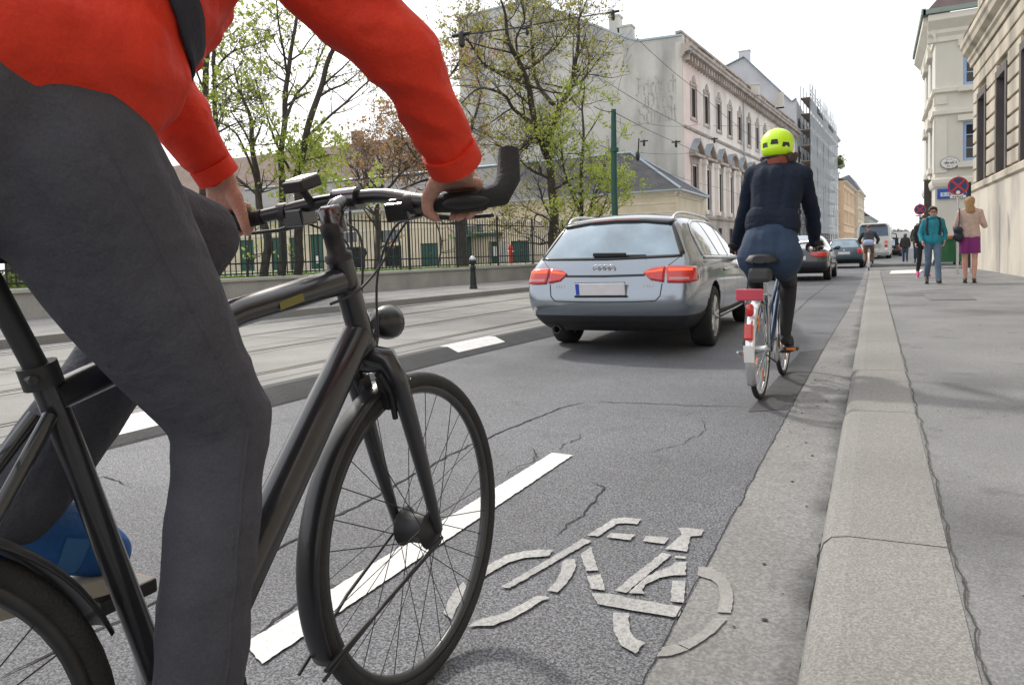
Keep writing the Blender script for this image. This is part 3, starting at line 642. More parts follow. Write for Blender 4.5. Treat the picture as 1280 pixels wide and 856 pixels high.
for i, s in enumerate(cols):
    if s+.7 > LF: break
    tri = i < 2 or i % 2 == 0
    window(t, pf, s-.62, s+.62, 11.25, 13.45, K['wood_dark'], K['glass_dark'], .12, (1,1))
    window(t, pf, s-.68, s+.68, 4.3, 7.55, K['wood_dark'], K['glass_dark'], .12, (1,2))
    if i < 6: window(t, pf, s-.6, s+.6, .9, 2.9, K['wood_dark'], K['glass_dark'], .12, (1,0))
    m = MB()
    for o in ((s-.82,s-.62,11.1,13.6),(s+.62,s+.82,11.1,13.6),(s-.86,s+.86,13.6,13.85),(s-.9,s+.9,10.95,11.12)): fbox(m, pf, *o, 0, .07)
    m.prism([pf(s-.4,13.85,.0),pf(s+.4,13.85,0),pf(s+.25,14.15,0),pf(s,14.4,0),pf(s-.25,14.15,0)], pf.n*.12)
    obj('window_surround', m, K['stone_trim'], t, True); m = MB()
    for o in ((s-.95,s-.7,4.1,7.7),(s+.7,s+.95,4.1,7.7),(s-1.1,s+1.1,7.7,8.2),(s-1.15,s+1.15,3.9,4.2)): fbox(m, pf, *o, 0, .09)
    fbox(m, pf, s-1.3, s+1.3, 8.2, 8.4, 0, .5)
    if tri: m.prism([pf(s-1.3,8.4,0),pf(s+1.3,8.4,0),pf(s,9.35,0)], pf.n*.16); cs = [(-1.35,8.4),(0,9.45),(1.35,8.4)]
    else:
        cs = [(1.35*math.cos(a),8.4+1.0*math.sin(a)) for a in [math.pi-math.pi*k/8 for k in range(9)]]
        m.prism([pf(s+x*.96,z,0) for x, z in cs], pf.n*.16)
    for (xa,za_),(xb,zb_) in zip(cs, cs[1:]):
        m.loft([[pf(s+x,z,0),pf(s+x,z,.5),pf(s+x,z+.16,.5),pf(s+x,z+.16,0)] for x, z in ((xa,za_),(xb,zb_))], True, True, False)
    obj('window_surround', m, K['stone_trim'], t, True)
    m = MB()
    for (xa,za_),(xb,zb_) in zip(cs, cs[1:]): m.add([pf(s+xa,za_+.17,0),pf(s+xa,za_+.17,.52),pf(s+xb,zb_+.17,.52),pf(s+xb,zb_+.17,0)],[(0,1,2,3)])
    obj('pediment_cap', m, K['zinc'], t, True)
    if i >= 1:
        m = MB(); x = s-1.25; fbox(m, pf, x-.22, x+.22, 3.95, 8.2, 0, .28); fbox(m, pf, x-.3, x+.3, 7.85, 8.2, .0, .36); fbox(m, pf, x-.3, x+.3, 3.9, 4.2, 0, .36); obj('pilaster', m, K['palepink'], t, True)
m = MB(); m.tube([pf(cols[4]+1.3,3.7,.1),pf(cols[4]+1.3,15.2,.1)], .06, 6); obj('drainpipe', m, K['zinc'], t, True)
m = MB(); p0 = pf(6,16,0)
for px, py in ((975,135),(939,103),(944,107)): q = YV(px,py,75); chimney(t, q.x, 75, 16, q.z, .7, .7, K['gable_light'], False) if px != 939 else None

# ------------------------------------------------------------------ grey house with scaffold, and the street beyond
SX = pf(LF,0).x; SY = pf(LF,0).y; sdir = Vector((.05,1,0)).normalized(); sf = Frame((SX+.2,SY+.1), sdir, (sdir.y,-sdir.x)); sg = Frame((SX+.2,SY+.1), (-1,0), (0,-1))
t = thing('scaffolded_house', 'tall grey rendered house wrapped in scaffolding and pale netting', 'building', (SX,SY,0))
so = [sg.hit(*q) for q in ((1012,122),(990,128),(930,72),(905,85),(880,98))]; so[0] = (0, so[0][1])
m = MB(); m.prism([sg(0,0)]+[sg(s,z) for s,z in so]+[sg(so[-1][0],0)], Vector((0,40,0))); obj('wall', m, K['grey_render'], t, True)
m = MB(); tp = [sg(s,z) for s, z in so]
for a, b in zip(tp, tp[1:]): m.obox((a+b)/2+Vector((0,.1,.1)), (b-a)/2, Vector((0,.4,0)), Vector((0,0,.07)))
obj('coping', m, K['zinc'], t, True)
SL = 34; zt = so[0][1]
q = YV(930, 70, SY+1); chimney(t, q.x, SY+1.5, q.z-1, q.z+.6, 1.4, .9, K['grey_render'], False)
fl = [1.0+k*3.6 for k in range(7)]
for k, z in enumerate(fl):
    if z+2.4 > zt: break
    for j in range(9):
        m = MB(); s = 2+j*3.6; fbox(m, sf, s, s+1.3, z+.4, z+2.5, .0, .06); obj('window', m, K['glass'], t, True)
m = MB(); rg = random.Random(5)
for j in range(13):
    s = .2+j*2.7
    for o in (.5,1.6): m.tube([sf(s,0,o), sf(s,zt+rg.uniform(.5,2.2),o)], .055, 6)
for k in range(12):
    z = 2.0+k*2.0
    if z > zt+1: break
    for dz in (0,.55,1.0): m.tube([sf(0,z+dz,1.6), sf(SL,z+dz,1.6)], .04, 5)
    m.tube([sf(0,z,.5), sf(SL,z,.5)], .04, 5)
    for j in range(12): s = .2+j*2.7; m.tube([sf(s,z,1.6), sf(s+2.7,z+2,1.6)] if (j+k) % 3 == 0 else [sf(s,z,1.6), sf(s,z,.5)], .035, 5)
sc = thing('scaffold', 'steel tube scaffold with plank decks against the grey house', 'scaffold', sf(0,0,1)); obj('tubes', m, mat('scaffold_tube', (.24,.24,.25), .5, .5, .1, 8), sc, True)
for k in range(12):
    z = 2.0+k*2.0
    if z > zt+1: break
    m = MB(); fbox(m, sf, 0, SL, z+.02, z+.08, .5, 1.6); obj('plank_deck', m, mat('deck_wood' if k == 0 else 'deck_wood_b', (.36,.31,.25), .9, 0, .2, 3), sc, True)
net = bpy.data.materials.new('scaffold_net'); net.use_nodes = True; nn = net.node_tree
tr = nn.nodes.new('ShaderNodeBsdfTransparent'); ms = nn.nodes.new('ShaderNodeMixShader'); b_ = nn.nodes['Principled BSDF']; b_.inputs['Base Color'].default_value = (.62,.66,.68,1); b_.inputs['Roughness'].default_value = .9
ms.inputs[0].default_value = .45; nn.links.new(tr.outputs[0], ms.inputs[1]); nn.links.new(b_.outputs[0], ms.inputs[2]); nn.links.new(ms.outputs[0], nn.nodes['Material Output'].inputs[0])
for j in range(5):
    m = MB(); a, b = j*6.8, j*6.8+6.6
    n_ = 14
    rings = []
    for k in range(n_+1):
        z = 3+(zt-1.5-(j % 2)*1.5)*k/n_ * (.94 if j % 2 else 1.02); rings.append([sf(a+(b-a)*i/10, z, 1.68+.12*noise.noise((j*7+i*.6,k*.5,1))) for i in range(11)])
    m.loft(rings, False, False, True); obj('netting', m, net, sc, True)
m = MB(); rings = [[sf(s,zt-.5+2.6*k, 1.72+.1*noise.noise((s*.5,k,2))) for s in range(9,30,2)] for k in (0,.5,1)]; m.loft(rings, False, False, True)
bl = mat('blue_tarp', (.45,.62,.68), .7, 0, .15, 1.5); obj('tarpaulin', m, net, sc, True)

def townhouse(name, label, s0, s1, z1, col, fr, floors, ncol, roofh=3, mroof=None, o=0, trim=None, rb=-5):
    t = thing(name, label, 'building', fr(s0,0,o))
    ops = []; fh = (z1-1)/floors
    for k in range(floors):
        for j in range(ncol):
            c_ = s0+(s1-s0)*(j+.5)/ncol; ops.append((c_-.6,c_+.6,1.2+k*fh,1.2+k*fh+fh*.58))
    m = MB(); f2 = Frame(fr(0,0,o), fr.d, fr.n); wall_open(m, f2, s0, s1, 0, z1, ops, .25)
    m.quad(f2(s0,0),f2(s0,0,-12),f2(s0,z1,-12),f2(s0,z1)); m.quad(f2(s1,0),f2(s1,z1),f2(s1,z1,-12),f2(s1,0,-12)); obj('wall', m, col, t, True)
    m = MB(); cornice(m, f2, s0-.2, s1+.2, z1-.5, [(0,0),(.2,.1),(.5,.35),(.5,.5),(0,.5)]); cornice(m, f2, s0, s1, 1+fh, [(0,0),(.15,.05),(.15,.2),(0,.2)])
    for a,b,c,d in ops: fbox(m, f2, a-.2, b+.2, d+.05, d+.25, 0, .25); fbox(m, f2, a-.15, b+.15, c-.18, c-.02, 0, .2)
    obj('trim', m, trim or col, t, True)
    m = MB(); m.add([f2(s0,z1,.4),f2(s1,z1,.4),f2(s1,z1+roofh,rb),f2(s0,z1+roofh,rb),f2(s1,z1,-12),f2(s0,z1,-12)],[(0,1,2,3),(3,2,4,5),(0,3,5),(1,4,2)]); obj('roof', m, mroof or K['slate'], t, True)
    for a,b,c,d in ops:
        m = MB(); fbox(m, f2, a, b, c, d, -.22, -.18); obj('window', m, K['glass'], t, True)
    chimney(t, *f2((s0+s1)/2,0,-5.4)[:2], z1+roofh-1, z1+roofh+1.2, 1.2, .8, K['chim'], False)
    return t, f2
ff = Frame(sf(SL,0,.4), (.045,1), (1,-.045))
K['white_render'] = mat('white_render', (.66,.65,.62), .9, 0, .08, .6, stain=((.45,.44,.42), .5, .4, (1,1,.35)))
K['orange'] = mat('orange_render', (.76,.55,.36), .9, 0, .08, .6, stain=((.58,.40,.25), .5, .4, (1,1,.35)))
K['cream'] = mat('cream_render', (.72,.63,.48), .9, 0, .08, .6, stain=((.55,.48,.38), .5, .4, (1,1,.35)))
f0 = ff.hit(1052,160); z_w = YV(1045,158,SY+SL+8).z
townhouse('white_house', 'narrow pale grey house just past the scaffolding', .5, 16, YV(1044,160,SY+SL).z, K['white_render'], ff, 5, 4, 1.5)
z_o = YV(1056,226,SY+SL+17).z
townhouse('orange_house', 'orange stuccoed house between the scaffolding and the coach', 16.5, 44, z_o, K['orange'], ff, 3, 8, 2.5, o=.9, trim=K['cream'])
z_c = YV(1082,238,SY+SL+46).z
townhouse('mansard_house', 'cream house with a tall dark mansard roof above the coach', 44.5, 66, z_c, K['cream'], ff, 4, 6, 3.6, o=1.6, rb=-1.8, mroof=mat('mansard_slate', (.20,.21,.23), .7, 0, .15, 1.5))
townhouse('grey_roofed_house', 'distant pale green grey house after the mansard house', 66.5, 110, YV(1104,270,SY+SL+70).z, mat('greygreen_render', (.48,.5,.47), .9), ff, 4, 8, 4, o=2.6)
# the street's far end
ef = Frame((-40,420), (1,0), (0,-1)); ze = YV(1118,297,420).z
t = thing('end_building', 'very distant pale building closing the end of the street', 'building', (10,420,0))
m = MB(); ops = [(s,s+2.2,z,z+3) for s in range(3,110,5) for z in (2,8)]; wall_open(m, ef, 0, 110, -2, ze, ops, .4); obj('wall', m, K['white_render'], t, True)
m = MB(); m.add([ef(0,ze,.5),ef(110,ze,.5),ef(110,ze+3,-8),ef(0,ze+3,-8)],[(0,1,2,3)]); obj('roof', m, mat('far_roof', (.25,.25,.25), .9), t, True)

# ------------------------------------------------------------------ stone building on the right
K['stone'] = mat('facade_stone', (.55,.49,.40), .9, 0, .14, .8, .4, 22, fine=.14, fs=40, stain=((.23,.21,.18), .9, .8, (1.2,1.2,.3)))
K['stone_low'] = mat('plinth_stone', (.62,.57,.49), .9, 0, .08, .6, .3, 30, fine=.07, fs=50, stain=((.31,.29,.265), .7, .8, (1,1,.42)))
rf = Frame((2.91,28.3), (.030,-1), (-1,-.030))       # s runs toward the camera
t = thing('stone_building', 'weathered sandstone building with grooved blocks and tall barred windows along the pavement', 'building', (3,28,0))
RL = 34
zb = rf.hit(1240,231)[1]; ztop = rf.hit(1230,50)[1]
wz = [rf.hit(1235,242)[1], rf.hit(1250,90)[1]]
zb = 2.60; sill = 2.95; head = 5.50; ceil_ = 6.75
wcent = [rf.hit(1227,180)[0], rf.hit(1251.5,160)[0]]; wst = wcent[1]-wcent[0]
cent = [wcent[0]+wst*k for k in range(8) if wcent[0]+wst*k+1 < RL]
hw = [ .62 ]*len(cent)
ops = [(c-.62,c+.62,sill,head) for c in cent]
m = MB(); m.loft([[rf(s,0,.10),rf(s,zb-.0,.10),rf(s,zb,-.2),rf(s,0,-.2)] for s in (0,RL)], True, True, False); obj('plinth', m, K['stone_low'], t, True)
m = MB(); nrow = 9; rows = [zb+.30+(ceil_-zb-.30)*k/nrow for k in range(nrow+1)]
ops2 = [(c-.72,c+.72,sill-.1,head+.1) for c in cent]
for a, b in zip(rows, rows[1:]):                # channelled courses
    segs = [0]; cuts = []
    for c in cent:
        if b > sill-.1 and a < head+.1: cuts.append((c-.78,c+.78))
    x = 0
    for c0, c1 in cuts+[(RL,RL)]:
        if c0 > x: fbox(m, rf, x, c0, a+.034, b-.034, -.3, .0)
        x = c1
obj('block_courses', m, K['stone'], t, True, bevel=.02)
m = MB(); wall_open(m, rf, .02, RL, zb, ceil_, ops2, .5); 
m2 = MB(); f3 = Frame(rf(0,0,-.11), rf.d, rf.n); wall_open(m2, f3, .02, RL, zb, ceil_, ops2, .5); obj('wall', m2, K['stone'], t, True)
m = MB(); cornice(m, rf, -.12, RL, zb-.02, [(-.25,0),(.10,0),(.16,.05),(.16,.20),(.06,.27),(-.25,.27)]); obj('plinth_band', m, K['stone'], t, True)
m = MB(); cornice(m, rf, -.30, RL, ceil_, [(-.3,0),(.05,0),(.07,.13),(.13,.2),(.13,.3),(.26,.42),(.29,.55),(.34,.62),(.34,.78),(-.3,.95)]); obj('cornice', m, K['stone'], t, True)
m = MB(); wall_open(m, Frame(rf(0,0,-.5), rf.d, rf.n), 3.5, RL, ceil_+.9, 16, [(c-.6,c+.6,ceil_+2,ceil_+5) for c in cent if c > 5], .3); 
m.quad(rf(3.5,ceil_+.9,-.5),rf(3.5,ceil_+.9,-10),rf(3.5,16,-10),rf(3.5,16,-.5)); m.quad(rf(.02,0,-.1),rf(.02,0,-12),rf(.02,ceil_,-12),rf(.02,ceil_,-.1)); m.quad(rf(RL,0,-.1),rf(RL,16,-.1),rf(RL,16,-12),rf(RL,0,-12)); m.quad(rf(0,ceil_+.95,.3),rf(RL,ceil_+.95,.3),rf(RL,ceil_+.95,-12),rf(0,ceil_+.95,-12)); obj('upper_storey', m, K['stone'], t, True)
m = MB()
for s in (.1,1.4,2.7): fbox(m, rf, s, s+.9, ceil_+1.0, ceil_+2.3, -.5, -.1)
fbox(m, rf, 0, 3.5, ceil_+2.3, ceil_+2.5, -.55, -.05); obj('balustrade', m, K['stone'], t, True)
K['dkframe'] = mat('dark_surround', (.12,.105,.10), .8, 0, .2, 2, .2, 30)
for c in cent:
    m = MB()
    for o in ((c-.78,c-.58,sill-.15,head+.15),(c+.58,c+.78,sill-.15,head+.15),(c-.58,c+.58,head-.05,head+.15)): fbox(m, rf, *o, -.35, .03)
    o_ = obj('window_surround', m, K['dkframe'], t, True)
    m = MB(); fbox(m, rf, c-.8, c+.8, sill-.28, sill-.12, -.4, .07); obj('sill', m, K['stone'], o_, True, bevel=.015)
    window(t, rf, c-.58, c+.58, sill-.12, head-.05, K['wood_dark'], K['glass_dark'], .4, (1,2))

# ------------------------------------------------------------------ corner house past the side street
K['corner'] = mat('corner_render', (.68,.655,.58), .9, 0, .06, .7, .1, 30, stain=((.52,.5,.45), .6, .4, (1,1,.4)))
K['corner_trim'] = mat('corner_trim', (.72,.69,.61), .9, 0, .06, 1.0)
cy = 37.5; cf = Frame((1.95,cy), (1,0), (0,-1))
cx0 = YV(1169,150,cy).x; cf = Frame((cx0,cy), (1,0), (0,-1)); cs_ = Frame((cx0,cy), (0,1), (-1,0))
t = thing('corner_house', 'tall cream corner house with blue framed windows past the side street', 'building', (cx0,cy,0))
zz = lambda px, py: YV(px,py,cy).z
z_e = zz(1190,32); z_b1 = zz(1190,221); z_b2 = zz(1190,138); CWd = 14; SLEN = 8
wl = YV(1204,100,cy).x-cx0
opsc = [(wl,wl+1.15,zz(1208,106),zz(1208,58)),(wl,wl+1.15,zz(1208,201),zz(1208,152))]
opsc += [(a+3.2,b+3.2,c,d) for a,b,c,d in opsc]
opss = [(2+3*k,3.1+3*k,c,d) for k in range(2) for a,b,c,d in opsc[:2]]
m = MB(); wall_open(m, cf, 0, CWd, 0, z_e, opsc, .2); wall_open(m, cs_, 0, SLEN, 0, z_e, opss, .2); m.quad(cs_(SLEN,0),cs_(SLEN,z_e),cs_(SLEN,z_e,-10),cs_(SLEN,0,-10)); obj('wall', m, K['corner'], t, True)
m = MB(); Pc = [(0,0),(.08,.05),(.08,.25),(.18,.4),(.18,.55),(.48,.9),(.48,1.15),(0,1.2)]; Pb = [(0,0),(.08,.1),(.13,.25),(.13,.4),(0,.5)]
for fr_, l_ in ((cf,CWd),(cs_,SLEN)):
    cornice(m, fr_, -.3 if fr_ is cf else -.2, l_, z_e-.7, Pc); cornice(m, fr_, -.06, l_, z_b1-.5, Pb); cornice(m, fr_, -.04, l_, z_b2-.2, [(0,0),(.12,.05),(.12,.22),(0,.25)]); cornice(m, fr_, -.04, l_, z_e-2.9, [(0,0),(.12,.05),(.12,.22),(0,.25)])
    fbox(m, fr_, .03, .45, z_b2+.3, z_e-3.0, .0, .05); fbox(m, fr_, .03, .45, z_b1+.2, z_b2-.3, .0, .05)
for k in range(2):
    for a,b,c,d in opss[2*k:2*k+2]: fbox(m, cs_, a-.25, b+.25, d+.1, d+.5, 0, .2); fbox(m, cs_, a-.2, b+.2, c-.3, c-.05, 0, .16)
for a,b,c,d in opsc: fbox(m, cf, a-.2, b+.2, c-.28, c-.05, 0, .22); fbox(m, cf, a-.2, b+.2, d+.05, d+.3, 0, .12)
obj('cornice', m, K['corner_trim'], t, True)
bluef = mat('blue_window_frame', (.30,.42,.66), .5, 0, .06, 3)
for o in opsc[:2]+opsc[2:]: window(t, cf, *o, bluef, K['glass'], .12, (1,2), 'window', .13)
for o in opss: window(t, cs_, *o, bluef, K['glass'], .12, (1,1), 'window', .13)
m = MB(); zr2_ = z_e+.5; m.add([(cx0-.5,cy-.5,zr2_),(cx0+CWd,cy-.5,zr2_),(cx0+CWd,cy+5,zr2_+5.5),(cx0+3.5,cy+5,zr2_+5.5),(cx0-.4,cy+SLEN,zr2_),(cx0+3.5,cy+SLEN,zr2_+5.5)],[(0,1,2,3),(0,3,5,4)]); obj('roof', m, mat('red_slate', (.11,.075,.075), .8, 0, .2, 1.5, .5, 6), t, True)
m = MB(); fbox(m, cf, -.5, CWd, z_e+.5, z_e+.7, .4, .56); m.box(cx0-.56,cx0-.4,cy-.56,cy+SLEN,z_e+.5,z_e+.75); obj('roof_gutter', m, mat('green_copper', (.25,.31,.27), .6, .2, .1, 3), t, True)
m = MB(); m.box(cx0-.30,cx0-.02,cy+2.2,cy+2.5,zz(1162,290),zz(1162,220)); obj('hanging_sign', m, K['wood_dark'], t, True)
# oval sign and the blue framed shop sign on the corner house
ox, oz = YV(1187,204,cy).x-cx0, zz(1187,204); rx = (YV(1199,204,cy).x-YV(1175,204,cy).x)/2; rz_ = (zz(1187,196.5)-zz(1187,211.5))/2
so_ = thing('oval_sign', 'white oval house sign with a dark rim on the corner house', 'sign', cf(ox,oz,.05))
m = MB(); m.prism([cf(ox+rx*math.cos(a),oz+rz_*math.sin(a),.06) for a in [k*math.pi/20 for k in range(40)]], cf.n*.05); obj('rim', m, mat('sign_grey', (.22,.22,.22), .6), so_, True)
m = MB(); m.prism([cf(ox+rx*.92*math.cos(a),oz+rz_*.9*math.sin(a),.112) for a in [k*math.pi/20 for k in range(40)]], cf.n*.015); obj('face', m, K['white'], so_, True)
def strokes(mb, fr, s0, s1, z, h, n, o, seed):    # rows of letter-like strokes, too small to read in the photograph
    rg = random.Random(seed); x = s0; w_ = (s1-s0)/n
    for k in range(n):
        if rg.random() < .14: x += w_; continue
        hh = h*rg.choice((.7,.7,1)); fbox(mb, fr, x+w_*.1, x+w_*.34, z, z+hh, o, o+.006)
        if rg.random() < .7: fbox(mb, fr, x+w_*.34, x+w_*.8, z+(hh*.78 if rg.random() < .5 else 0), z+(hh if rg.random() < .5 else hh*.3), o, o+.005)
        if rg.random() < .5: fbox(mb, fr, x+w_*.62, x+w_*.84, z, z+h*.7, o, o+.0055)
        x += w_
m = MB(); strokes(m, cf, ox-rx*.75, ox+rx*.75, oz-rz_*.2, rz_*.5, 12, .128, 1); strokes(m, cf, ox-rx*.45, ox+rx*.45, oz+rz_*.48, rz_*.22, 9, .128, 2); strokes(m, cf, ox-rx*.3, ox+rx*.3, oz-rz_*.65, rz_*.22, 6, .128, 3); obj('lettering', m, mat('sign_ink', (.10,.11,.13), .7), so_, True)
a,b,c,d = pxrect(cf, 1171.5,1214,235.5,248)
bs_ = thing('shop_sign', 'blue framed white shop sign on the corner house behind the round sign', 'sign', cf((a+b)/2,c,.05))
m = MB(); fbox(m, cf, a, b, c, d, .01, .08); obj('blue_frame', m, mat('sign_blue', (.02,.09,.42), .45), bs_, True)
m = MB(); fbox(m, cf, a+.12, b-.3, c+.10, d-.16, .081, .09); obj('face', m, mat('sign_pale', (.62,.68,.76), .5), bs_, True)
m = MB(); strokes(m, cf, a+.2, b-.35, c+.14, (d-c)*.42, 12, .092, 4); obj('lettering', m, mat('sign_ink_b', (.16,.18,.22), .7), bs_, True)
# ------------------------------------------------------------------ trees
def smoothpath(P, n=4):
    out = []
    for i in range(len(P)-1):
        p0 = P[max(i-1,0)]; p1 = P[i]; p2 = P[i+1]; p3 = P[min(i+2,len(P)-1)]
        for k in range(n):
            t = k/n; out.append(.5*((2*p1)+(p2-p0)*t+(2*p0-5*p1+4*p2-p3)*t*t+(3*p1-p0-3*p2+p3)*t**3))
    out.append(P[-1]); return out
def grow(mb, ends, rg, p, d, L, r, lvl, bend=.35, up=.15, kids_=(3,5)):
    n = max(3, int(L/.35)); pts = [p]; rs = [r]; q = p.copy(); dd = d.normalized()
    for i in range(n):
        dd = (dd+Vector((rg.gauss(0,bend),rg.gauss(0,bend),rg.gauss(0,bend)+up))*.45).normalized(); q = q+dd*(L/n); pts.append(q.copy()); rs.append(max(.006, r*(1-.75*(i+1)/n)))
    mb.tube(pts, rs, 6 if r > .05 else 4)
    if lvl <= 0 or L < .5:
        ends.append((pts[-1], dd)); ends.append((pts[-1].lerp(pts[-2],.8), dd)); return
    for k in range(rg.randint(*kids_)):
        i = rg.randint(max(1,n//3), n); ax = Vector((rg.gauss(0,1),rg.gauss(0,1),rg.gauss(0,.6)+.25)).normalized()
        grow(mb, ends, rg, pts[i], (dd*.55+ax*.8), L*rg.uniform(.42,.68), rs[i]*.62, lvl-1, bend, up, kids_)
    ends.append((pts[-1], dd))
def leaves(mb, rg, ends, n, size, spread, droop=0):
    cl = None
    for i_ in range(n):
        if i_ % 6 == 0: p, d = rg.choice(ends); cl = p+Vector((rg.gauss(0,spread*.6),rg.gauss(0,spread*.6),rg.gauss(0,spread*.6)-droop))
        g_ = size*1.25; c = cl+Vector((rg.gauss(0,g_),rg.gauss(0,g_),rg.gauss(0,g_*.8))); s = size*rg.uniform(.55,1.35)
        u = Vector((rg.gauss(0,1),rg.gauss(0,1),rg.gauss(0,1))).normalized(); v = u.orthogonal().normalized(); a = rg.uniform(0,6.3); v = Matrix.Rotation(a,3,u) @ v; w = u.cross(v)
        mb.add([c-v*s, c+w*s*.55+u*s*.15, c+v*s, c-w*s*.55+u*s*.15], [(0,1,2,3)])
def tree(name, label, base, limbs, rg, leaf, nleaf, size, spread, bark=None, twig=(10,1.6,2), extra=None, droop=0, group=None):
    t = thing(name, label, 'tree', base, group=group); mb = MB(); ends = []
    for pts, rs in limbs:
        P = smoothpath(pts); m_ = len(P); rr = [rs[min(int(i/(m_-1)*(len(rs)-1)),len(rs)-2)] + (rs[min(int(i/(m_-1)*(len(rs)-1))+1,len(rs)-1)]-rs[min(int(i/(m_-1)*(len(rs)-1)),len(rs)-2)])*((i/(m_-1)*(len(rs)-1)) % 1 if i < m_-1 else 1) for i in range(m_)]
        P = [p+Vector((noise.noise(p*.9),noise.noise(p*.9+Vector((9,0,0))),0))*.12 if i else p for i,p in enumerate(P)]
        mb.tube(P, rr, 9)
        nt_ = twig[0]
        for k in range(nt_):
            i = rg.randint(m_//4, m_-1)
            if rr[i] > .22: continue
            ax = Vector((rg.gauss(0,1),rg.gauss(0,1),rg.gauss(0,.7)+.35)).normalized(); t_ = (P[min(i+1,m_-1)]-P[max(i-1,0)]).normalized()
            grow(mb, ends, rg, P[i], t_*.4+ax, twig[1]*rg.uniform(.6,1.3), min(rr[i]*.5,.06), twig[2])
        ends.append((P[-1],Vector((0,0,1))))
    obj('trunk', mb, bark or K['bark'], t, True, fix=False)
    m = MB(); leaves(m, rg, ends, nleaf, size, spread, droop)
    if extra: extra(m, rg)
    obj('crown', m, leaf, t, True, fix=False); return t
def L_(D, pts, dz=None):                       # limb from picture points at depth D with depth wander
    n = len(pts); return [AT(x, y, D+((dz or 0)*(i/(n-1)))) for i, (x, y) in enumerate(pts)]
lf_yg = leafmat('leaf_yellow_green', (.22,.23,.05), (.46,.42,.10)); lf_lime = leafmat('leaf_lime', (.26,.36,.05), (.52,.56,.12)); lf_green = leafmat('leaf_green', (.10,.17,.03), (.24,.30,.06)); lf_br = leafmat('leaf_bronze', (.30,.17,.09), (.50,.34,.16))
rg = random.Random(21); D = 28.0
b0 = AT(693,350,D)
limbs = [(L_(D,[(693,350),(693,300),(690,250),(688,200),(690,165)]),[0.244,0.192,0.170,0.155,0.141]),
 (L_(D,[(690,165),(697,140),(712,112),(721,70),(724,30),(734,-5)],2.5),[0.141,0.126,0.104,0.081,0.052,0.022]),
 (L_(D,[(685,190),(668,150),(662,115),(650,80),(638,55),(632,20),(620,-10)],-2.5),[0.148,0.126,0.111,0.096,0.081,0.052,0.022]),
 (L_(D,[(688,190),(672,162),(640,135),(627,118),(600,110),(575,128)],-3.5),[0.111,0.089,0.067,0.052,0.037,0.022]),
 (L_(D,[(692,130),(675,110),(668,80),(664,40),(668,10)],3.5),[0.104,0.081,0.067,0.044,0.022]),
 (L_(D,[(655,95),(620,88),(600,75),(585,52),(578,40)],-2),[0.074,0.059,0.044,0.030,0.015]),
 (L_(D,[(688,178),(668,172),(655,182),(648,188),(632,186)],-2),[0.074,0.059,0.052,0.037,0.022]),
 (L_(D,[(686,195),(675,178),(662,180),(652,190)],1.5),[0.052,0.044,0.037,0.022]),
 (L_(D,[(713,108),(730,98),(736,75),(733,50)],3),[0.067,0.052,0.037,0.022]),
 (L_(D,[(668,80),(690,62),(702,45),(712,30)],2),[0.059,0.044,0.030,0.022]),
 (L_(D,[(650,80),(645,50),(655,25),(650,0)],-1),[0.059,0.044,0.030,0.022]),
 (L_(D,[(692,280),(672,268),(668,285),(660,300)],-2),[0.044,0.037,0.022,0.015])]
tree('garden_tree', 'tall spreading tree with forked dark limbs behind the silver estate car', b0, limbs, rg, lf_yg, 9500, .062, .30, twig=(12,1.7,2))
# slender lime saplings right of the big trunk
rg = random.Random(5); D = 26.0
limbs = [(L_(D,[(728,345),(727,280),(728,210),(727,150),(730,120)]),[.10,.08,.06,.04,.015]),(L_(D,[(728,290),(742,250),(755,215),(760,185)],1.5),[.06,.05,.03,.012]),(L_(D,[(728,270),(712,235),(705,200),(702,175)],-1),[.06,.04,.03,.012]),(L_(D,[(730,300),(750,270),(762,245)],-1),[.05,.03,.01])]
tree('young_tree', 'slender young lime green tree between the big trunk and the green pole', AT(728,345,D), limbs, rg, lf_lime, 5200, .056, .24, twig=(15,1.2,1))
# bushy multi stemmed tree seen over the handlebar
rg = random.Random(9); D = 19.0
limbs = [(L_(D,[(330,350),(334,300),(322,255),(318,215),(312,160),(300,120),(290,80)]),[0.122,0.102,0.090,0.077,0.058,0.038,0.013]),
 (L_(D,[(352,350),(352,270),(354,215),(356,150),(360,90),(368,40),(374,-10)],1.5),[0.109,0.096,0.083,0.077,0.064,0.051,0.032]),
 (L_(D,[(372,345),(374,250),(372,215),(384,165),(398,110),(415,70),(432,35)],-1),[0.122,0.109,0.096,0.083,0.070,0.058,0.045]),
 (L_(D,[(432,35),(436,10),(425,-20)],0),[0.045,0.032,0.019]), (L_(D,[(415,60),(440,48),(455,25)],-1),[0.038,0.032,0.019]),
 (L_(D,[(384,175),(410,150),(440,120),(475,90)],2),[0.045,0.038,0.029,0.016]),
 (L_(D,[(362,215),(345,180),(330,140),(322,100)],-1),[0.038,0.032,0.019,0.012]),
 (L_(D,[(356,150),(375,115),(395,85),(420,25)],2),[0.045,0.038,0.029,0.013]),
 (L_(D,[(360,95),(352,50),(348,0)],-1),[0.038,0.026,0.013]),
 (L_(D,[(320,240),(300,175),(285,160),(275,155)],-1.5),[0.038,0.026,0.019,0.012]),(L_(D,[(318,190),(290,140),(300,130),(312,122)],1),[0.032,0.019,0.013,0.012])]
def ex(m, rg):
    e = [(AT(rg.gauss(385,26), rg.gauss(195,22), D+rg.uniform(-1.5,1)), Vector((0,0,1))) for _ in range(160)]; leaves(m, rg, e, 2300, .055, .14)
    e = [(AT(rg.gauss(425,22), rg.gauss(228,12), D+rg.uniform(-2,0)), Vector((0,0,1))) for _ in range(30)]; leaves(m, rg, e, 260, .075, .14)
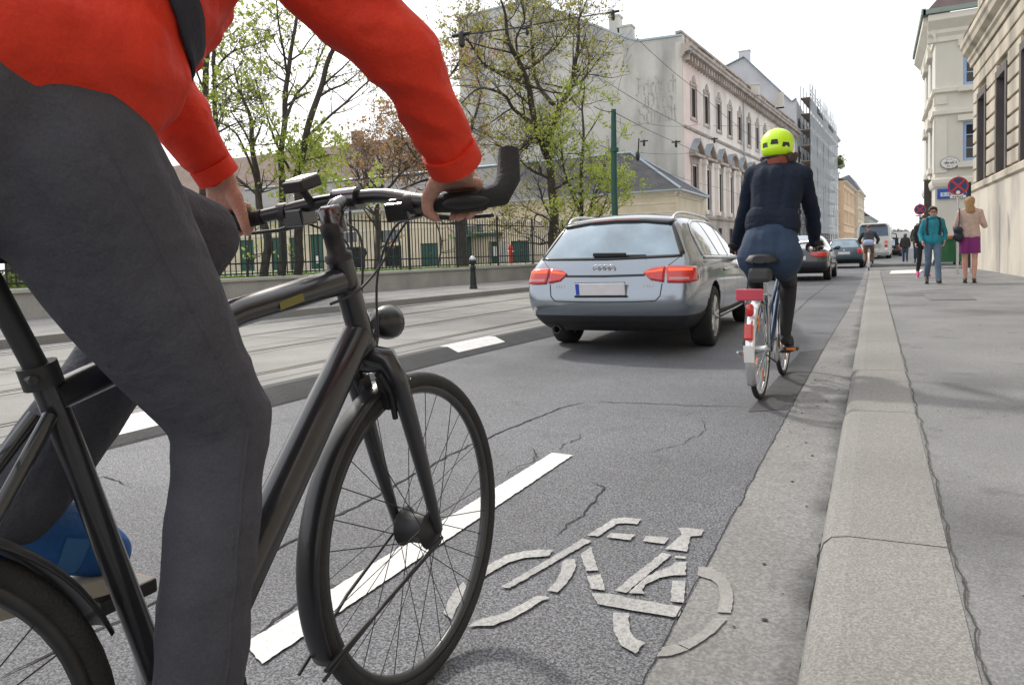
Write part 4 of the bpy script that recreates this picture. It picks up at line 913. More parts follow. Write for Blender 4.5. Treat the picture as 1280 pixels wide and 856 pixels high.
tree('multi_stem_tree', 'bushy multi stemmed tree with fresh lime leaves seen above the bicycle handlebar', AT(350,352,D), limbs, rg, lf_lime, 3600, .052, .2, twig=(8,1.2,2), extra=ex)
# bare pair of trunks further left
rg = random.Random(12); D = 23.0
limbs = [(L_(D,[(252,345),(253,250),(254,150),(257,90),(252,50),(248,0),(244,-40)]),[0.139,0.122,0.110,0.099,0.058,0.041,0.023]),
 (L_(D,[(257,95),(264,50),(268,10),(272,-30)],1),[0.070,0.052,0.041,0.029]),(L_(D,[(254,110),(240,80),(225,62),(213,58)],-1),[0.035,0.029,0.017,0.012]),(L_(D,[(256,80),(246,50),(241,20)],0),[0.041,0.029,0.017])]
tree('slim_tree', 'slim dark forked tree with few leaves right of the red jacket', AT(252,350,D), limbs, rg, lf_lime, 900, .075, .25, twig=(7,1.3,2))
rg = random.Random(13); D = 21.5
limbs = [(L_(D,[(270,345),(271,220),(268,130),(270,60),(276,10),(282,-40)]),[0.099,0.081,0.068,0.056,0.037,0.025]),(L_(D,[(270,90),(290,65),(320,55),(345,42)],1),[0.037,0.031,0.019,0.012]),(L_(D,[(269,150),(280,132),(300,125),(312,122)],1),[0.025,0.019,0.012,0.012])]
tree('slim_tree', 'thin straight tree with one long side branch next to the bushy tree', AT(270,350,D), limbs, rg, lf_lime, 1100, .075, .25, twig=(9,1.2,2))
# bronze budding tree between
rg = random.Random(31); D = 33.0
limbs = [(L_(D,[(578,345),(578,300),(574,250),(572,200)]),[0.272,0.240,0.192,0.144]),(L_(D,[(572,205),(555,170),(545,140),(560,100),(575,75)],-2),[0.128,0.104,0.080,0.048,0.024]),(L_(D,[(573,210),(540,195),(510,190),(490,195)],2),[0.096,0.072,0.048,0.024]),(L_(D,[(574,240),(540,225),(515,232),(495,240)],-2),[0.080,0.064,0.040,0.024]),(L_(D,[(573,200),(590,160),(600,120),(595,90)],2),[0.112,0.080,0.048,0.024]),(L_(D,[(574,215),(545,215),(525,205),(505,175),(500,160)],-3),[0.080,0.064,0.048,0.032,0.016])]
tree('budding_tree', 'dark trunked tree with bronze buds behind the red sleeve', AT(578,348,D), limbs, rg, lf_br, 3800, .08, .4, twig=(11,1.8,2))
rg = random.Random(33); D = 30.0
limbs = [(L_(D,[(470,345),(472,300),(470,262),(475,235)]),[.15,.12,.10,.08]),(L_(D,[(472,255),(455,235),(445,215),(435,205)],1),[.07,.05,.03,.02]),(L_(D,[(474,245),(495,225),(510,210),(520,200)],-1),[.07,.05,.03,.02]),(L_(D,[(475,240),(478,215),(470,195)],1),[.06,.04,.02])]
tree('budding_tree', 'low bare bush like tree with brown buds in front of the brown roof', AT(470,345,D), limbs, rg, lf_br, 1500, .07, .35, twig=(12,1.5,2))
# small bare sticks in the garden
for px, D, h in ((308,22,1.6),(372,20.5,2.4),(548,34,3.6)):
    rg = random.Random(px); p = AT(px,345,D); p.z = .5
    tree('garden_sapling', {308:'thin leaning sapling just behind the railings below the left hand',372:'thin bare sapling by the leftmost green doors',548:'leaning bare sapling before the middle green door'}[px], p, [([p, p+Vector((.15,0,h*.5)), p+Vector((.1 if px != 548 else -.8,.1,h))],[.05,.035,.012])], rg, lf_lime, 60, .06, .15, twig=(5,.7,1))
# left edge: trees further along the railings, behind the rider
rg = random.Random(44); D = 18.0
limbs = [(L_(D,[(18,365),(20,300),(15,200),(25,100),(20,0)]),[.25,.22,.2,.15,.1]),(L_(D,[(20,180),(60,120),(90,60)],1),[.1,.07,.03]),(L_(D,[(18,150),(-30,80),(-50,10)],-1),[.1,.07,.03])]
tree('garden_tree', 'thick trunked tree behind the railings at the far left of the street', AT(18,370,D), limbs, rg, lf_green, 3000, .08, .35, twig=(12,1.6,2))
m = MB(); rg = random.Random(8)
p = fw(6.5,.5,-3.2)
t = thing('garden_hedge', 'low leafy hedge in the garden behind the railings', 'hedge', p)
e = [(fw(rg.uniform(1,14),.55+abs(rg.gauss(0,.4)),-3.5+rg.gauss(0,.35)), Vector((0,0,1))) for _ in range(500)]; leaves(m, rg, e, 9000, .05, .1); obj('foliage', m, lf_green, t, True, fix=False)
mb = MB()
for k in range(26): q = fw(1+k*.5,.5,-3.5); mb.tube([q,q+Vector((.05,.05,.8))], .02, 5)
obj('stems', mb, K['bark'], t, True)
# the wooded rise at the end of the street
t = thing('far_trees', 'hazy clump of trees above the building at the end of the street', 'trees', (20,470,0)); m = MB(); rg = random.Random(4)
for k in range(1600):
    c = YV(rg.uniform(1098,1135), rg.uniform(290,300), 470)+Vector((0,rg.uniform(-6,6),rg.uniform(-2,1.5))); a = Vector((rg.gauss(0,1),rg.gauss(0,1),rg.gauss(0,1))).normalized()*.9; b = a.orthogonal().normalized()*.8
    m.add([c-a,c+b,c+a,c-b],[(0,1,2,3)])
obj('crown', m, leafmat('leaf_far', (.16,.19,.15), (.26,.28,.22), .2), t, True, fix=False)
m = MB(); q = YV(1116,305,470)
for dx in (-8,-3,2,7): m.tube([q+Vector((dx,0,-6)), q+Vector((dx,0,1))], .3, 6)
obj('trunk', m, K['bark'], t, True)
# plant on the white house balcony
q = YV(1049,203,SY+SL+2); t = thing('balcony_plant', 'dark bushy plant on a high balcony by the scaffolding', 'plant', q); m = MB(); rg = random.Random(2)
leaves(m, rg, [(q+Vector((rg.gauss(0,.4),rg.gauss(0,.4),rg.gauss(0,.5))),Vector((0,0,1))) for _ in range(80)], 900, .16, .15); obj('foliage', m, lf_green, t, True, fix=False)
m = MB(); m.box(q.x-.8,q.x+.8,q.y-.5,q.y+.5,q.z-.9,q.z-.45); obj('pot', m, K['stone_trim'], t, True)

# ------------------------------------------------------------------ green tram pole and wires
pb = Vector((-9.0, 33.0, .12)); pb = HV(770,300,(-8.2,0),(.04,1)); pb.z = .12
ptop = YV(767,137,pb.y)
t = thing('tram_pole', 'plain green steel pole holding the tram wires before the pink palace', 'pole', (pb.x,pb.y,.12))
m = MB(); m.tube([(pb.x,pb.y,.12),(pb.x-.02,pb.y,3),(ptop.x,pb.y,ptop.z)], [.11,.10,.08], 12); obj('post', m, K['iron_green'], t, True)
m = MB(); m.tube([(pb.x,pb.y,.12),(pb.x,pb.y,.7)], .19, 12); obj('base', m, K['iron_green'], t, True)
m = MB(); q = YV(768,190,pb.y)
m.lathe((ptop.x,pb.y,q.z),(0,0,1),[(.13,0),(.13,.12)],12)
obj('clamp', m, K['iron_green'], t, True)
def wire(label, pts, r=.012, sag=0, cat='wire', parts=()):
    P = []
    for a, b in zip(pts, pts[1:]):
        n = 14
        for k in range(n): u = k/n; P.append(a.lerp(b,u)+Vector((0,0,-sag*4*u*(1-u))))
    P.append(pts[-1]); m = MB(); m.tube(P, r, 5)
    t = thing('tram_wire', label, cat, pts[0], group='overhead tram wires'); obj('cable', m, K['matt_black'], t, True)
    for q, k in parts:
        m = MB(); m.caps(q+Vector((0,0,.05)), .045*k, q-Vector((0,0,.14*k)), .05*k); m.tube([q+Vector((-.16*k,0,.02)),q+Vector((.16*k,0,.02))], .03*k, 6); obj('insulator', m, K['matt_black'], t, True)
wire('thick wire from above the big tree down to the gable chimney', [AT(577,44,24),AT(640,36,26),AT(690,27,28),AT(767,15,34)], .03, 0, parts=((AT(577,44,24),2.2),(AT(659,36,26.6),1.3),(AT(766,16,34),2)))
wire('long wire slanting from the gable top across the pink end bay', [AT(800,52,40),AT(870,112,46),AT(935,168,54),AT(1010,215,70)], .014, .1)
wire('wire slanting through the ghost lettering toward the helmet', [AT(755,100,34),AT(845,152,42),AT(893,176,46),AT(960,205,58)], .014, .1, parts=((AT(893,174,46),1.4),))
wire('lower wire from the tree to the pediments', [AT(742,133,pb.y),AT(767,140,pb.y),AT(845,178,42),AT(905,203,50)], .013, .05, parts=((AT(845,178,42),1.6),))
wire('span wire from the green pole to the palace wall', [AT(768,191,36),AT(800,191,40),AT(865,191,54)], .012, .1)
wire('short span wire with a dark insulator above the slate roof', [AT(768,150,36),AT(806,154,40),AT(876,155,56)], .012, .2, parts=((AT(805,177,40),1.4),))
wire('thin wire crossing the upper palace windows', [AT(860,156,55),AT(940,156,70),AT(985,158,80)], .013, .1)
wire('low wire running from the pole foot of the roof along the palace', [AT(770,195,36),AT(830,215,44),AT(900,235,56),AT(955,250,68)], .012, .1)
q = AT(797,193,42); t = thing('lightning_rod', 'small dark bracket standing on the slate roof ridge', 'bracket', q); m = MB(); m.tube([q+Vector((0,0,-.4)),q+Vector((.1,0,.9))], .04, 6); m.ell(q+Vector((0,0,-.1)),(.13,.13,.3)); obj('rod', m, K['iron'], t, True)
# ------------------------------------------------------------------ vehicles
def paint(name, col, metal=.55, rough=.32): return mat(name, col, rough, metal, .03, 2, coat=1, spec=.5)
def tmpmesh(mb, mats, mods, loc=(0,0,0)):
    me = mb.mesh('tmp')
    b = bmesh.new(); b.from_mesh(me); bmesh.ops.remove_doubles(b, verts=b.verts, dist=1e-5); bmesh.ops.recalc_face_normals(b, faces=b.faces); b.to_mesh(me); b.free()
    for x in mats: me.materials.append(x)
    o = bpy.data.objects.new('tmp', me); C.objects.link(o); extra = mods(o) or []
    dg = bpy.context.evaluated_depsgraph_get(); dg.update()
    out = bpy.data.meshes.new_from_object(o.evaluated_get(dg)); 
    for x in [o]+list(extra): bpy.data.objects.remove(x)
    return out
U = (1, .8, .4, 0)
def carbody(ST, mats, arches, arch_r, lower):
    """ST: stations; each = (ys per row(6)+roof y, [(w,z)]*6, roof centre z). Rows run sill to roof edge."""
    rings = []
    for yr, wz, zc in ST:
        half = []                               # bottom centre -> corner -> up -> roof centre
        w1, z1 = wz[0]
        for u in (0,.4,.8): half.append((w1*u*.97, yr[0], z1))
        for (w, z), y in zip(wz, yr[:6]): half.append((w, y, z))
        w6, z6 = wz[5]
        for u in (.8,.4,0): half.append((w6*u, yr[6]+(yr[5]-yr[6])*u**2, z6+(zc-z6)*(1-u**2.2)))
        ring = half + [(-x,y,z) for x,y,z in half[-2:0:-1]]
        rings.append(ring)
    n = len(rings[0]); mb = MB()
    for k in range(len(rings)-1):
        for i in range(n):
            j = (i+1) % n; mb.cur = 0
            r = i if i < 12 else n-1-i
            if r < 4 and lower: mb.cur = 1
            mb.add([rings[k][i], rings[k][j], rings[k+1][j], rings[k+1][i]], [(0,1,2,3)], True)
    for ring, sgn, bulge in ((rings[0],-1,.10),(rings[-1],1,.10)):
        half = ring[:12]; rows = [half[3+i] for i in range(6)]
        grid = []
        for i in range(6):
            w, y, z = rows[i]; 
            if i == 0: row = [half[0],half[1],half[2],half[3]][::-1]
            elif i == 5: row = [half[8],half[9],half[10],half[11]]
            else: row = [(w*u, y+sgn*bulge*(1-u*u)*(1 if i < 5 else .6), z) for u in U]
            grid.append(row)
        for i in range(5):
            mb.cur = 1 if (i < 1 and lower) else 0
            for s in (1,-1):
                for j in range(3):
                    q = [grid[i][j],grid[i][j+1],grid[i+1][j+1],grid[i+1][j]]; mb.add([(x*s,y,z) for x,y,z in q], [(0,1,2,3)], True)
    def mods(o):
        q = o.modifiers.new('s','SUBSURF'); q.levels = q.render_levels = 3
        ex = []
        for ya, xa in arches:
            for s in (1,-1):
                c = MB(); c.lathe((s*(xa+.3),ya,.0+arch_r*.92),(-s,0,0),[(arch_r,0),(arch_r,.62)],40,False); me = c.mesh('cut'); 
                b = bmesh.new(); b.from_mesh(me); bmesh.ops.remove_doubles(b, verts=b.verts, dist=1e-5); bmesh.ops.recalc_face_normals(b, faces=b.faces); b.to_mesh(me); b.free()
                me.materials.append(K['matt_black']); co = bpy.data.objects.new('cut', me); C.objects.link(co); ex.append(co)
                d = o.modifiers.new('b','BOOLEAN'); d.operation = 'DIFFERENCE'; d.object = co; d.solver = 'EXACT'; d.material_mode = 'TRANSFER'
        return ex
    return tmpmesh(mb, mats, mods)
def bvh_of(me):
    return BVHTree.FromPolygons([v.co[:] for v in me.vertices], [p.vertices[:] for p in me.polygons])
def patch(bvh, top, bot, n, m_, o, du, dv, dr, off=.004, thick=.0, mb=None):
    """grid between two 2D polylines projected along dr onto the body"""
    mb = mb or MB(); o, du, dv, dr = Vector(o), Vector(du), Vector(dv), Vector(dr).normalized()
    def samp(pl, t):
        x = t*(len(pl)-1); i = min(int(x), len(pl)-2); f = x-i; return (pl[i][0]+(pl[i+1][0]-pl[i][0])*f, pl[i][1]+(pl[i+1][1]-pl[i][1])*f)
    rows = []; last = None
    for j in range(m_+1):
        r = []
        for i in range(n+1):
            a, b = samp(top, i/n), samp(bot, i/n); q = (a[0]+(b[0]-a[0])*j/m_, a[1]+(b[1]-a[1])*j/m_)
            p = o+du*q[0]+dv*q[1]; h = bvh.ray_cast(p-dr*3, dr)
            if h[0] is None: P = None
            else: P = h[0]-dr*off
            r.append(P)
        rows.append(r)
    flat = [p for r in rows for p in r if p]
    if not flat: return mb
    for r in rows:
        for i in range(len(r)):
            if r[i] is None:
                nb_ = [x for x in r if x]; r[i] = min(nb_ or flat, key=lambda v: 0 if v is None else 1).copy() if not nb_ else min(((abs(k-i), x) for k, x in enumerate(r) if x), key=lambda v: v[0])[1].copy()
    mb.loft(rows, False, False, True); return mb
def wheel(t, x, y, r, w, side, name='wheel', spokes=5):
    m = MB(); prof = [(r*.68,-w/2),(r*.9,-w/2),(r*.98,-w*.42),(r,-w*.2),(r,w*.2),(r*.98,w*.42),(r*.9,w/2),(r*.68,w/2)]
    m.rev((x,y,r),(1,0,0),prof+[(r*.66,w*.3),(r*.66,-w*.3)],48); tyre = obj(name, m, K['rubber'], t)
    m = MB(); f = side*w*.42; m.lathe((x,y,r),(side,0,0),[(r*.675,-w*.3),(r*.70,w*.47),(r*.655,w*.49),(r*.62,w*.36),(r*.6,w*.05),(.02,w*.03)],36)
    for k in range(spokes):
        for dk in (-.16,.16):
            a = 2*math.pi*k/spokes; a0 = a+dk*.4; a1 = a+dk
            m.tube([(x+side*w*.38,y+math.cos(a0)*r*.1,r+math.sin(a0)*r*.1),(x+side*w*.43,y+math.cos(a1)*r*.64,r+math.sin(a1)*r*.64)], r*.062, 6)
    m.lathe((x,y,r),(side,0,0),[(r*.2,w*.05),(r*.18,w*.40),(.01,w*.42)],16)
    obj('rim', m, K['alu'], tyre)
X, Y, Z = Vector((1,0,0)), Vector((0,1,0)), Vector((0,0,1))

def estate(loc, rot, scale):
    t = thing('estate_car', 'silver grey estate car seen from behind with red tail lights glowing', 'car', loc, rot, scale=scale)
    P = paint('silver_paint', (.27,.305,.345), .8, .2)
    st = []
    def stn(y, rows, zc, dy=(0,)*7): st.append(([y+d for d in dy], rows, zc))
    stn(.04, [(.66,.24),(.83,.40),(.875,.60),(.86,.86),(.76,.97),(.60,1.35)], 1.385, (.12,.02,0,.09,.17,.50,.44))
    stn(.26, [(.70,.22),(.86,.40),(.90,.62),(.885,.88),(.80,.98),(.635,1.37)], 1.425, (.04,0,0,.02,.09,.42,.40))
    stn(.80, [(.76,.21),(.885,.38),(.905,.62),(.895,.89),(.835,.97),(.655,1.375)], 1.45, (0,0,0,0,0,.12,.1))
    stn(1.40, [(.78,.20),(.885,.34),(.905,.62),(.895,.89),(.845,.96),(.66,1.375)], 1.462)
    stn(2.10, [(.78,.19),(.885,.32),(.905,.62),(.892,.88),(.85,.945),(.655,1.37)], 1.46)
    stn(2.75, [(.78,.19),(.885,.32),(.905,.62),(.89,.87),(.85,.93),(.63,1.35)], 1.43)
    stn(3.15, [(.78,.19),(.885,.34),(.905,.62),(.885,.86),(.835,.92),(.66,1.16)], 1.23)
    stn(3.50, [(.78,.20),(.885,.36),(.905,.62),(.88,.85),(.80,.91),(.68,.955)], .985)
    stn(4.10, [(.76,.21),(.88,.38),(.895,.60),(.85,.78),(.76,.84),(.62,.875)], .90)
    stn(4.52, [(.70,.23),(.82,.38),(.84,.56),(.79,.70),(.70,.75),(.58,.78)], .80, (0,.05,.06,.02,-.02,-.06,-.06))
    me = carbody(st, [P, K['matt_black']], [(1.05,.72),(3.83,.72)], .365, True)
    body = obj('body', me, [], t); bv = bvh_of(me)
    gl = mat('rear_glass', (.27,.34,.39), .06, .75, .35, 1.8, coat=1, spec=.9)
    rp = dict(o=(0,0,0), du=X, dv=Z, dr=Y)
    sdr = lambda s: dict(o=(0,0,0), du=Y, dv=Z, dr=(-s,0,0))
    m = patch(bv, [(-.545,1.30),(-.3,1.335),(0,1.345),(.3,1.335),(.545,1.30)], [(-.715,.985),(-.35,.975),(0,.972),(.35,.975),(.715,.985)], 24, 10, off=.006, **rp); o = obj('rear_window', m, gl, t)
    m = MB(); patch(bv, [(-.60,1.345),(-.3,1.372),(0,1.38),(.3,1.372),(.60,1.345)], [(-.575,1.305),(-.3,1.34),(0,1.35),(.3,1.34),(.575,1.305)], 24, 2, off=.03, mb=m, **rp)
    for s in (-1,1): patch(bv, [(s*.56,1.325),(s*.60,1.30)], [(s*.72,.985),(s*.755,1.0)], 3, 8, off=.008, mb=m, **rp)
    patch(bv, [(-.74,.992),(0,.98),(.74,.992)], [(-.74,.972),(0,.958),(.74,.972)], 20, 1, off=.009, mb=m, **rp)
    obj('window_trim', m, K['black'], t, solid=.006)
    m = patch(bv, [(-.26,1.367),(0,1.374),(.26,1.367)], [(-.26,1.352),(0,1.36),(.26,1.352)], 8, 1, off=.05, **rp); obj('brake_light', m, mat('dark_red', (.16,.01,.01), .3), t)
    yw_ = bv.ray_cast(Vector((.05,-3,1.005)), Y)[0].y; m = MB(); m.obox((.03,yw_-.022,1.008),(.17,0,-.004),(0,.014,.004),(0,-.006,.017)); m.tube([(-.14,yw_-.03,1.0),(.40,yw_-.02,.992)], .009, 6); obj('wiper', m, K['matt_black'], t, bevel=.006)
    # tail lights in two pieces per side
    for s in (-1,1):
        dg_ = Vector((-s*.45,1,0)).normalized(); du = Vector((1,s*.45,0)).normalized(); oo = (0,-.205,0)
        m = MB(); patch(bv, [(s*.40,.83),(s*.47,.868),(s*.60,.882)], [(s*.40,.82),(s*.47,.755),(s*.60,.73)], 8, 5, off=.010, mb=m, **rp); o = obj('tail_light', m, K['red_lens'], t, solid=.01)
        m = MB(); 
        patch(bv, [(s*.42,.835),(s*.58,.86)], [(s*.42,.823),(s*.58,.838)], 6, 1, off=.018, mb=m, **rp); obj('lamp', m, mat('lit_red_%d'%s, (1,.10,.03), .3, emit=.9), o)
        m = MB()
        pts_t = [(s*.612,.884),(s*.70,.885),(s*.79,.88),(s*.90,.868)]; pts_b = [(s*.612,.727),(s*.70,.722),(s*.79,.722),(s*.90,.735)]
        patch(bv, pts_t, pts_b, 12, 6, off=.010, mb=m, o=oo, du=du/(du.x), dv=Z, dr=dg_); o = obj('tail_light', m, K['red_lens'], t, solid=.01)
        m = MB(); patch(bv, [(s*.63,.862),(s*.84,.858)], [(s*.63,.838),(s*.84,.836)], 10, 1, off=.018, mb=m, o=oo, du=du/(du.x), dv=Z, dr=dg_); obj('lamp', m, mat('lit_red2_%d'%s, (1,.10,.03), .3, emit=.9), o)
        m = MB(); patch(bv, [(s*.63,.778),(s*.80,.776)], [(s*.63,.752),(s*.80,.752)], 10, 1, off=.018, mb=m, o=oo, du=du/(du.x), dv=Z, dr=dg_); obj('reversing_lamp', m, mat('pale_red_%d'%s, (.55,.25,.24), .2), o)
    m = MB(); patch(bv, [(-.41,.812),(0,.808),(.41,.812)], [(-.41,.792),(0,.786),(.41,.792)], 16, 1, off=.004, mb=m, **rp)
    # tailgate seam
    sm = [(-.58,.72),(-.565,.60),(-.52,.553),(-.3,.545),(0,.543),(.3,.545),(.52,.553),(.565,.60),(.58,.72)]
    for a, b in zip(sm, sm[1:]):
        d_ = Vector((b[0]-a[0],b[1]-a[1])).normalized(); nrm = (-d_.y*.005, d_.x*.005)
        patch(bv, [(a[0]+nrm[0],a[1]+nrm[1]),(b[0]+nrm[0],b[1]+nrm[1])], [(a[0]-nrm[0],a[1]-nrm[1]),(b[0]-nrm[0],b[1]-nrm[1])], 4, 1, off=.003, mb=m, **rp)
    for s in (-1,1):
        for a, b in (((s*.735,.985),(s*.61,.875)),): patch(bv, [(a[0]+.004,a[1]),(a[0]-.004,a[1])], [(b[0]+.004,b[1]),(b[0]-.004,b[1])], 1, 6, off=.003, mb=m, **rp)
        for y0 in (1.62,2.62,3.55):
            patch(bv, [(y0-.004,.90),(y0+.004,.90)], [(y0-.004+(.0),.30),(y0+.004,.30)], 1, 10, off=.003, mb=m, **sdr(s))
    obj('panel_gaps', m, K['matt_black'], t)
    m = MB(); patch(bv, [(-.74,.30),(-.5,.325),(0,.33),(.5,.325),(.74,.30)], [(-.7,.20),(-.5,.20),(0,.20),(.5,.20),(.7,.20)], 22, 5, off=.006, mb=m, **rp); obj('bumper_insert', m, K['matt_black'], t)
    m = MB(); m.rev((-.56,.16,.250),(0,-1,0),[(.046,-.2),(.046,.05),(.040,.05),(.040,-.2)],20); obj('exhaust_pipe', m, K['rail'], t)
    # number plate (characters are blurred out in the photograph)
    m = MB(); m.obox((-.015,-.062,.672),(.255,0,0),(0,.012,.003),(0,-.01,.062)); pl = obj('number_plate', m, mat('plate_white', (.72,.70,.72), .35, 0, .05, 9), t, bevel=.006)
    m = MB(); m.obox((-.245,-.0755,.672),(.019,0,0),(0,.001,0),(0,-.01,.056)); obj('blue_band', m, mat('plate_blue', (.03,.08,.45), .4), pl)
    m = MB()
    for z in (.735,.609): m.obox((-.015,-.065,z),(.26,0,0),(0,.01,0),(0,0,.004))
    m.obox((-.015,-.03,.598),(.27,0,0),(0,.03,0),(0,0,.008)); obj('plate_holder', m, K['matt_black'], t)
    # four ring badge
    m = MB()
    for k in range(4): m.torus((-.078+k*.052,-.075,.872),(0,1,.15),.035,.006,28,6)
    h = bv.ray_cast(Vector((0,-3,.872)), Y)[0]; yb = h.y-.013
    m.v = [(x,y+.075+yb,z) for x,y,z in m.v]; obj('badge', m, K['steel'], t)
    m = MB()
    for x0 in (-.51,.40):
        for k in range(4):
            hh = bv.ray_cast(Vector((x0+k*.028,-3,.70)), Y)[0]; m.obox((x0+k*.028,hh.y-.004,.70),(.009,0,0),(0,.003,0),(0,0,.011))
    obj('lettering', m, K['steel'], t)
    for s in (-1,1):
        gs = mat('side_glass', (.03,.035,.035), .03, 0, .2, 3, coat=1, spec=.9) if s < 0 else bpy.data.materials['side_glass']
        for tp, bt in (([(.78,1.21),(.92,1.30),(1.10,1.335),(1.36,1.345)], [(.76,.985),(.95,.975),(1.2,.972),(1.56,.968)]), ([(1.42,1.348),(1.9,1.35),(2.12,1.348)], [(1.62,.968),(1.9,.962),(2.14,.957)]), ([(2.2,1.345),(2.5,1.335),(2.72,1.31)], [(2.22,.955),(2.7,.945),(3.25,.94)])):
            m = patch(bv, tp, bt, 14, 8, off=.005, **sdr(s)); obj('side_window', m, gs, t)
        m = MB(); 
        patch(bv, [(.74,.972),(1.5,.957),(2.3,.945),(3.3,.93)], [(.72,.945),(1.5,.930),(2.3,.918),(3.3,.905)], 30, 1, off=.012, mb=m, **sdr(s))
        fr_t = [(.70,.97),(.73,1.22),(.86,1.32),(1.08,1.36),(1.4,1.372),(2.1,1.374),(2.5,1.36),(2.78,1.335)]; fr_b = [(.745,.975),(.775,1.205),(.90,1.295),(1.09,1.335),(1.4,1.347),(2.1,1.35),(2.5,1.337),(2.75,1.312)]
        patch(bv, fr_t, fr_b, 40, 1, off=.010, mb=m, **sdr(s)); obj('chrome_trim', m, K['steel'], t, solid=.006)
        m = MB(); patch(bv, [(1.37,1.346),(1.42,1.346)], [(1.57,.968),(1.62,.968)], 2, 8, off=.007, mb=m, **sdr(s)); patch(bv, [(2.12,1.348),(2.2,1.345)], [(2.14,.957),(2.22,.955)], 2, 8, off=.007, mb=m, **sdr(s)); obj('window_pillar', m, K['black'], t)
        m = MB(); zr = lambda y, d: (lambda h: (s*.565, y, (h[0].z if h[0] else 1.36)+d))(bv.ray_cast(Vector((s*.565,y,3)), Vector((0,0,-1)))); m.tube(smoothpath([Vector(v) for v in (zr(.60,-.005),zr(.70,.03),zr(1.0,.042),zr(1.6,.042),zr(2.2,.040),zr(2.45,.03),zr(2.58,-.005))],3), .016, 8); obj('roof_rail', m, K['steel'], t)
        for y0 in (1.75,2.78):
            m = MB(); hp = bv.ray_cast(Vector((s*3,y0,.80)), Vector((-s,0,0)))[0]; m.tube([(hp.x+s*.002,y0-.11,.80),(hp.x+s*.035,y0-.08,.805),(hp.x+s*.035,y0+.08,.805),(hp.x+s*.002,y0+.11,.80)], .014, 8); obj('door_handle', m, K['steel'], t)
        m = MB(); patch(bv, [(1.5,.30),(3.4,.30)], [(1.5,.265),(3.4,.265)], 16, 1, off=.02, mb=m, **sdr(s)); obj('sill_strip', m, K['steel'], t, solid=.01)
        m = MB(); m.ell((s*.99,3.08,1.0),(.11,.075,.075)); m.tube([(s*.86,3.1,.95),(s*.95,3.08,.97)], .03, 8); obj('wing_mirror', m, P, t)
        for yw in (1.05,3.83): wheel(t, s*.785, yw, .325, .225, s)
    m = patch(bv, [(-.62,1.30),(0,1.36),(.62,1.30)], [(-.74,.96),(0,.99),(.74,.96)], 12, 6, (0,0,0), X, Z, (0,-1,-.0), .006); obj('windscreen', m, K['glass'], t)
    return t
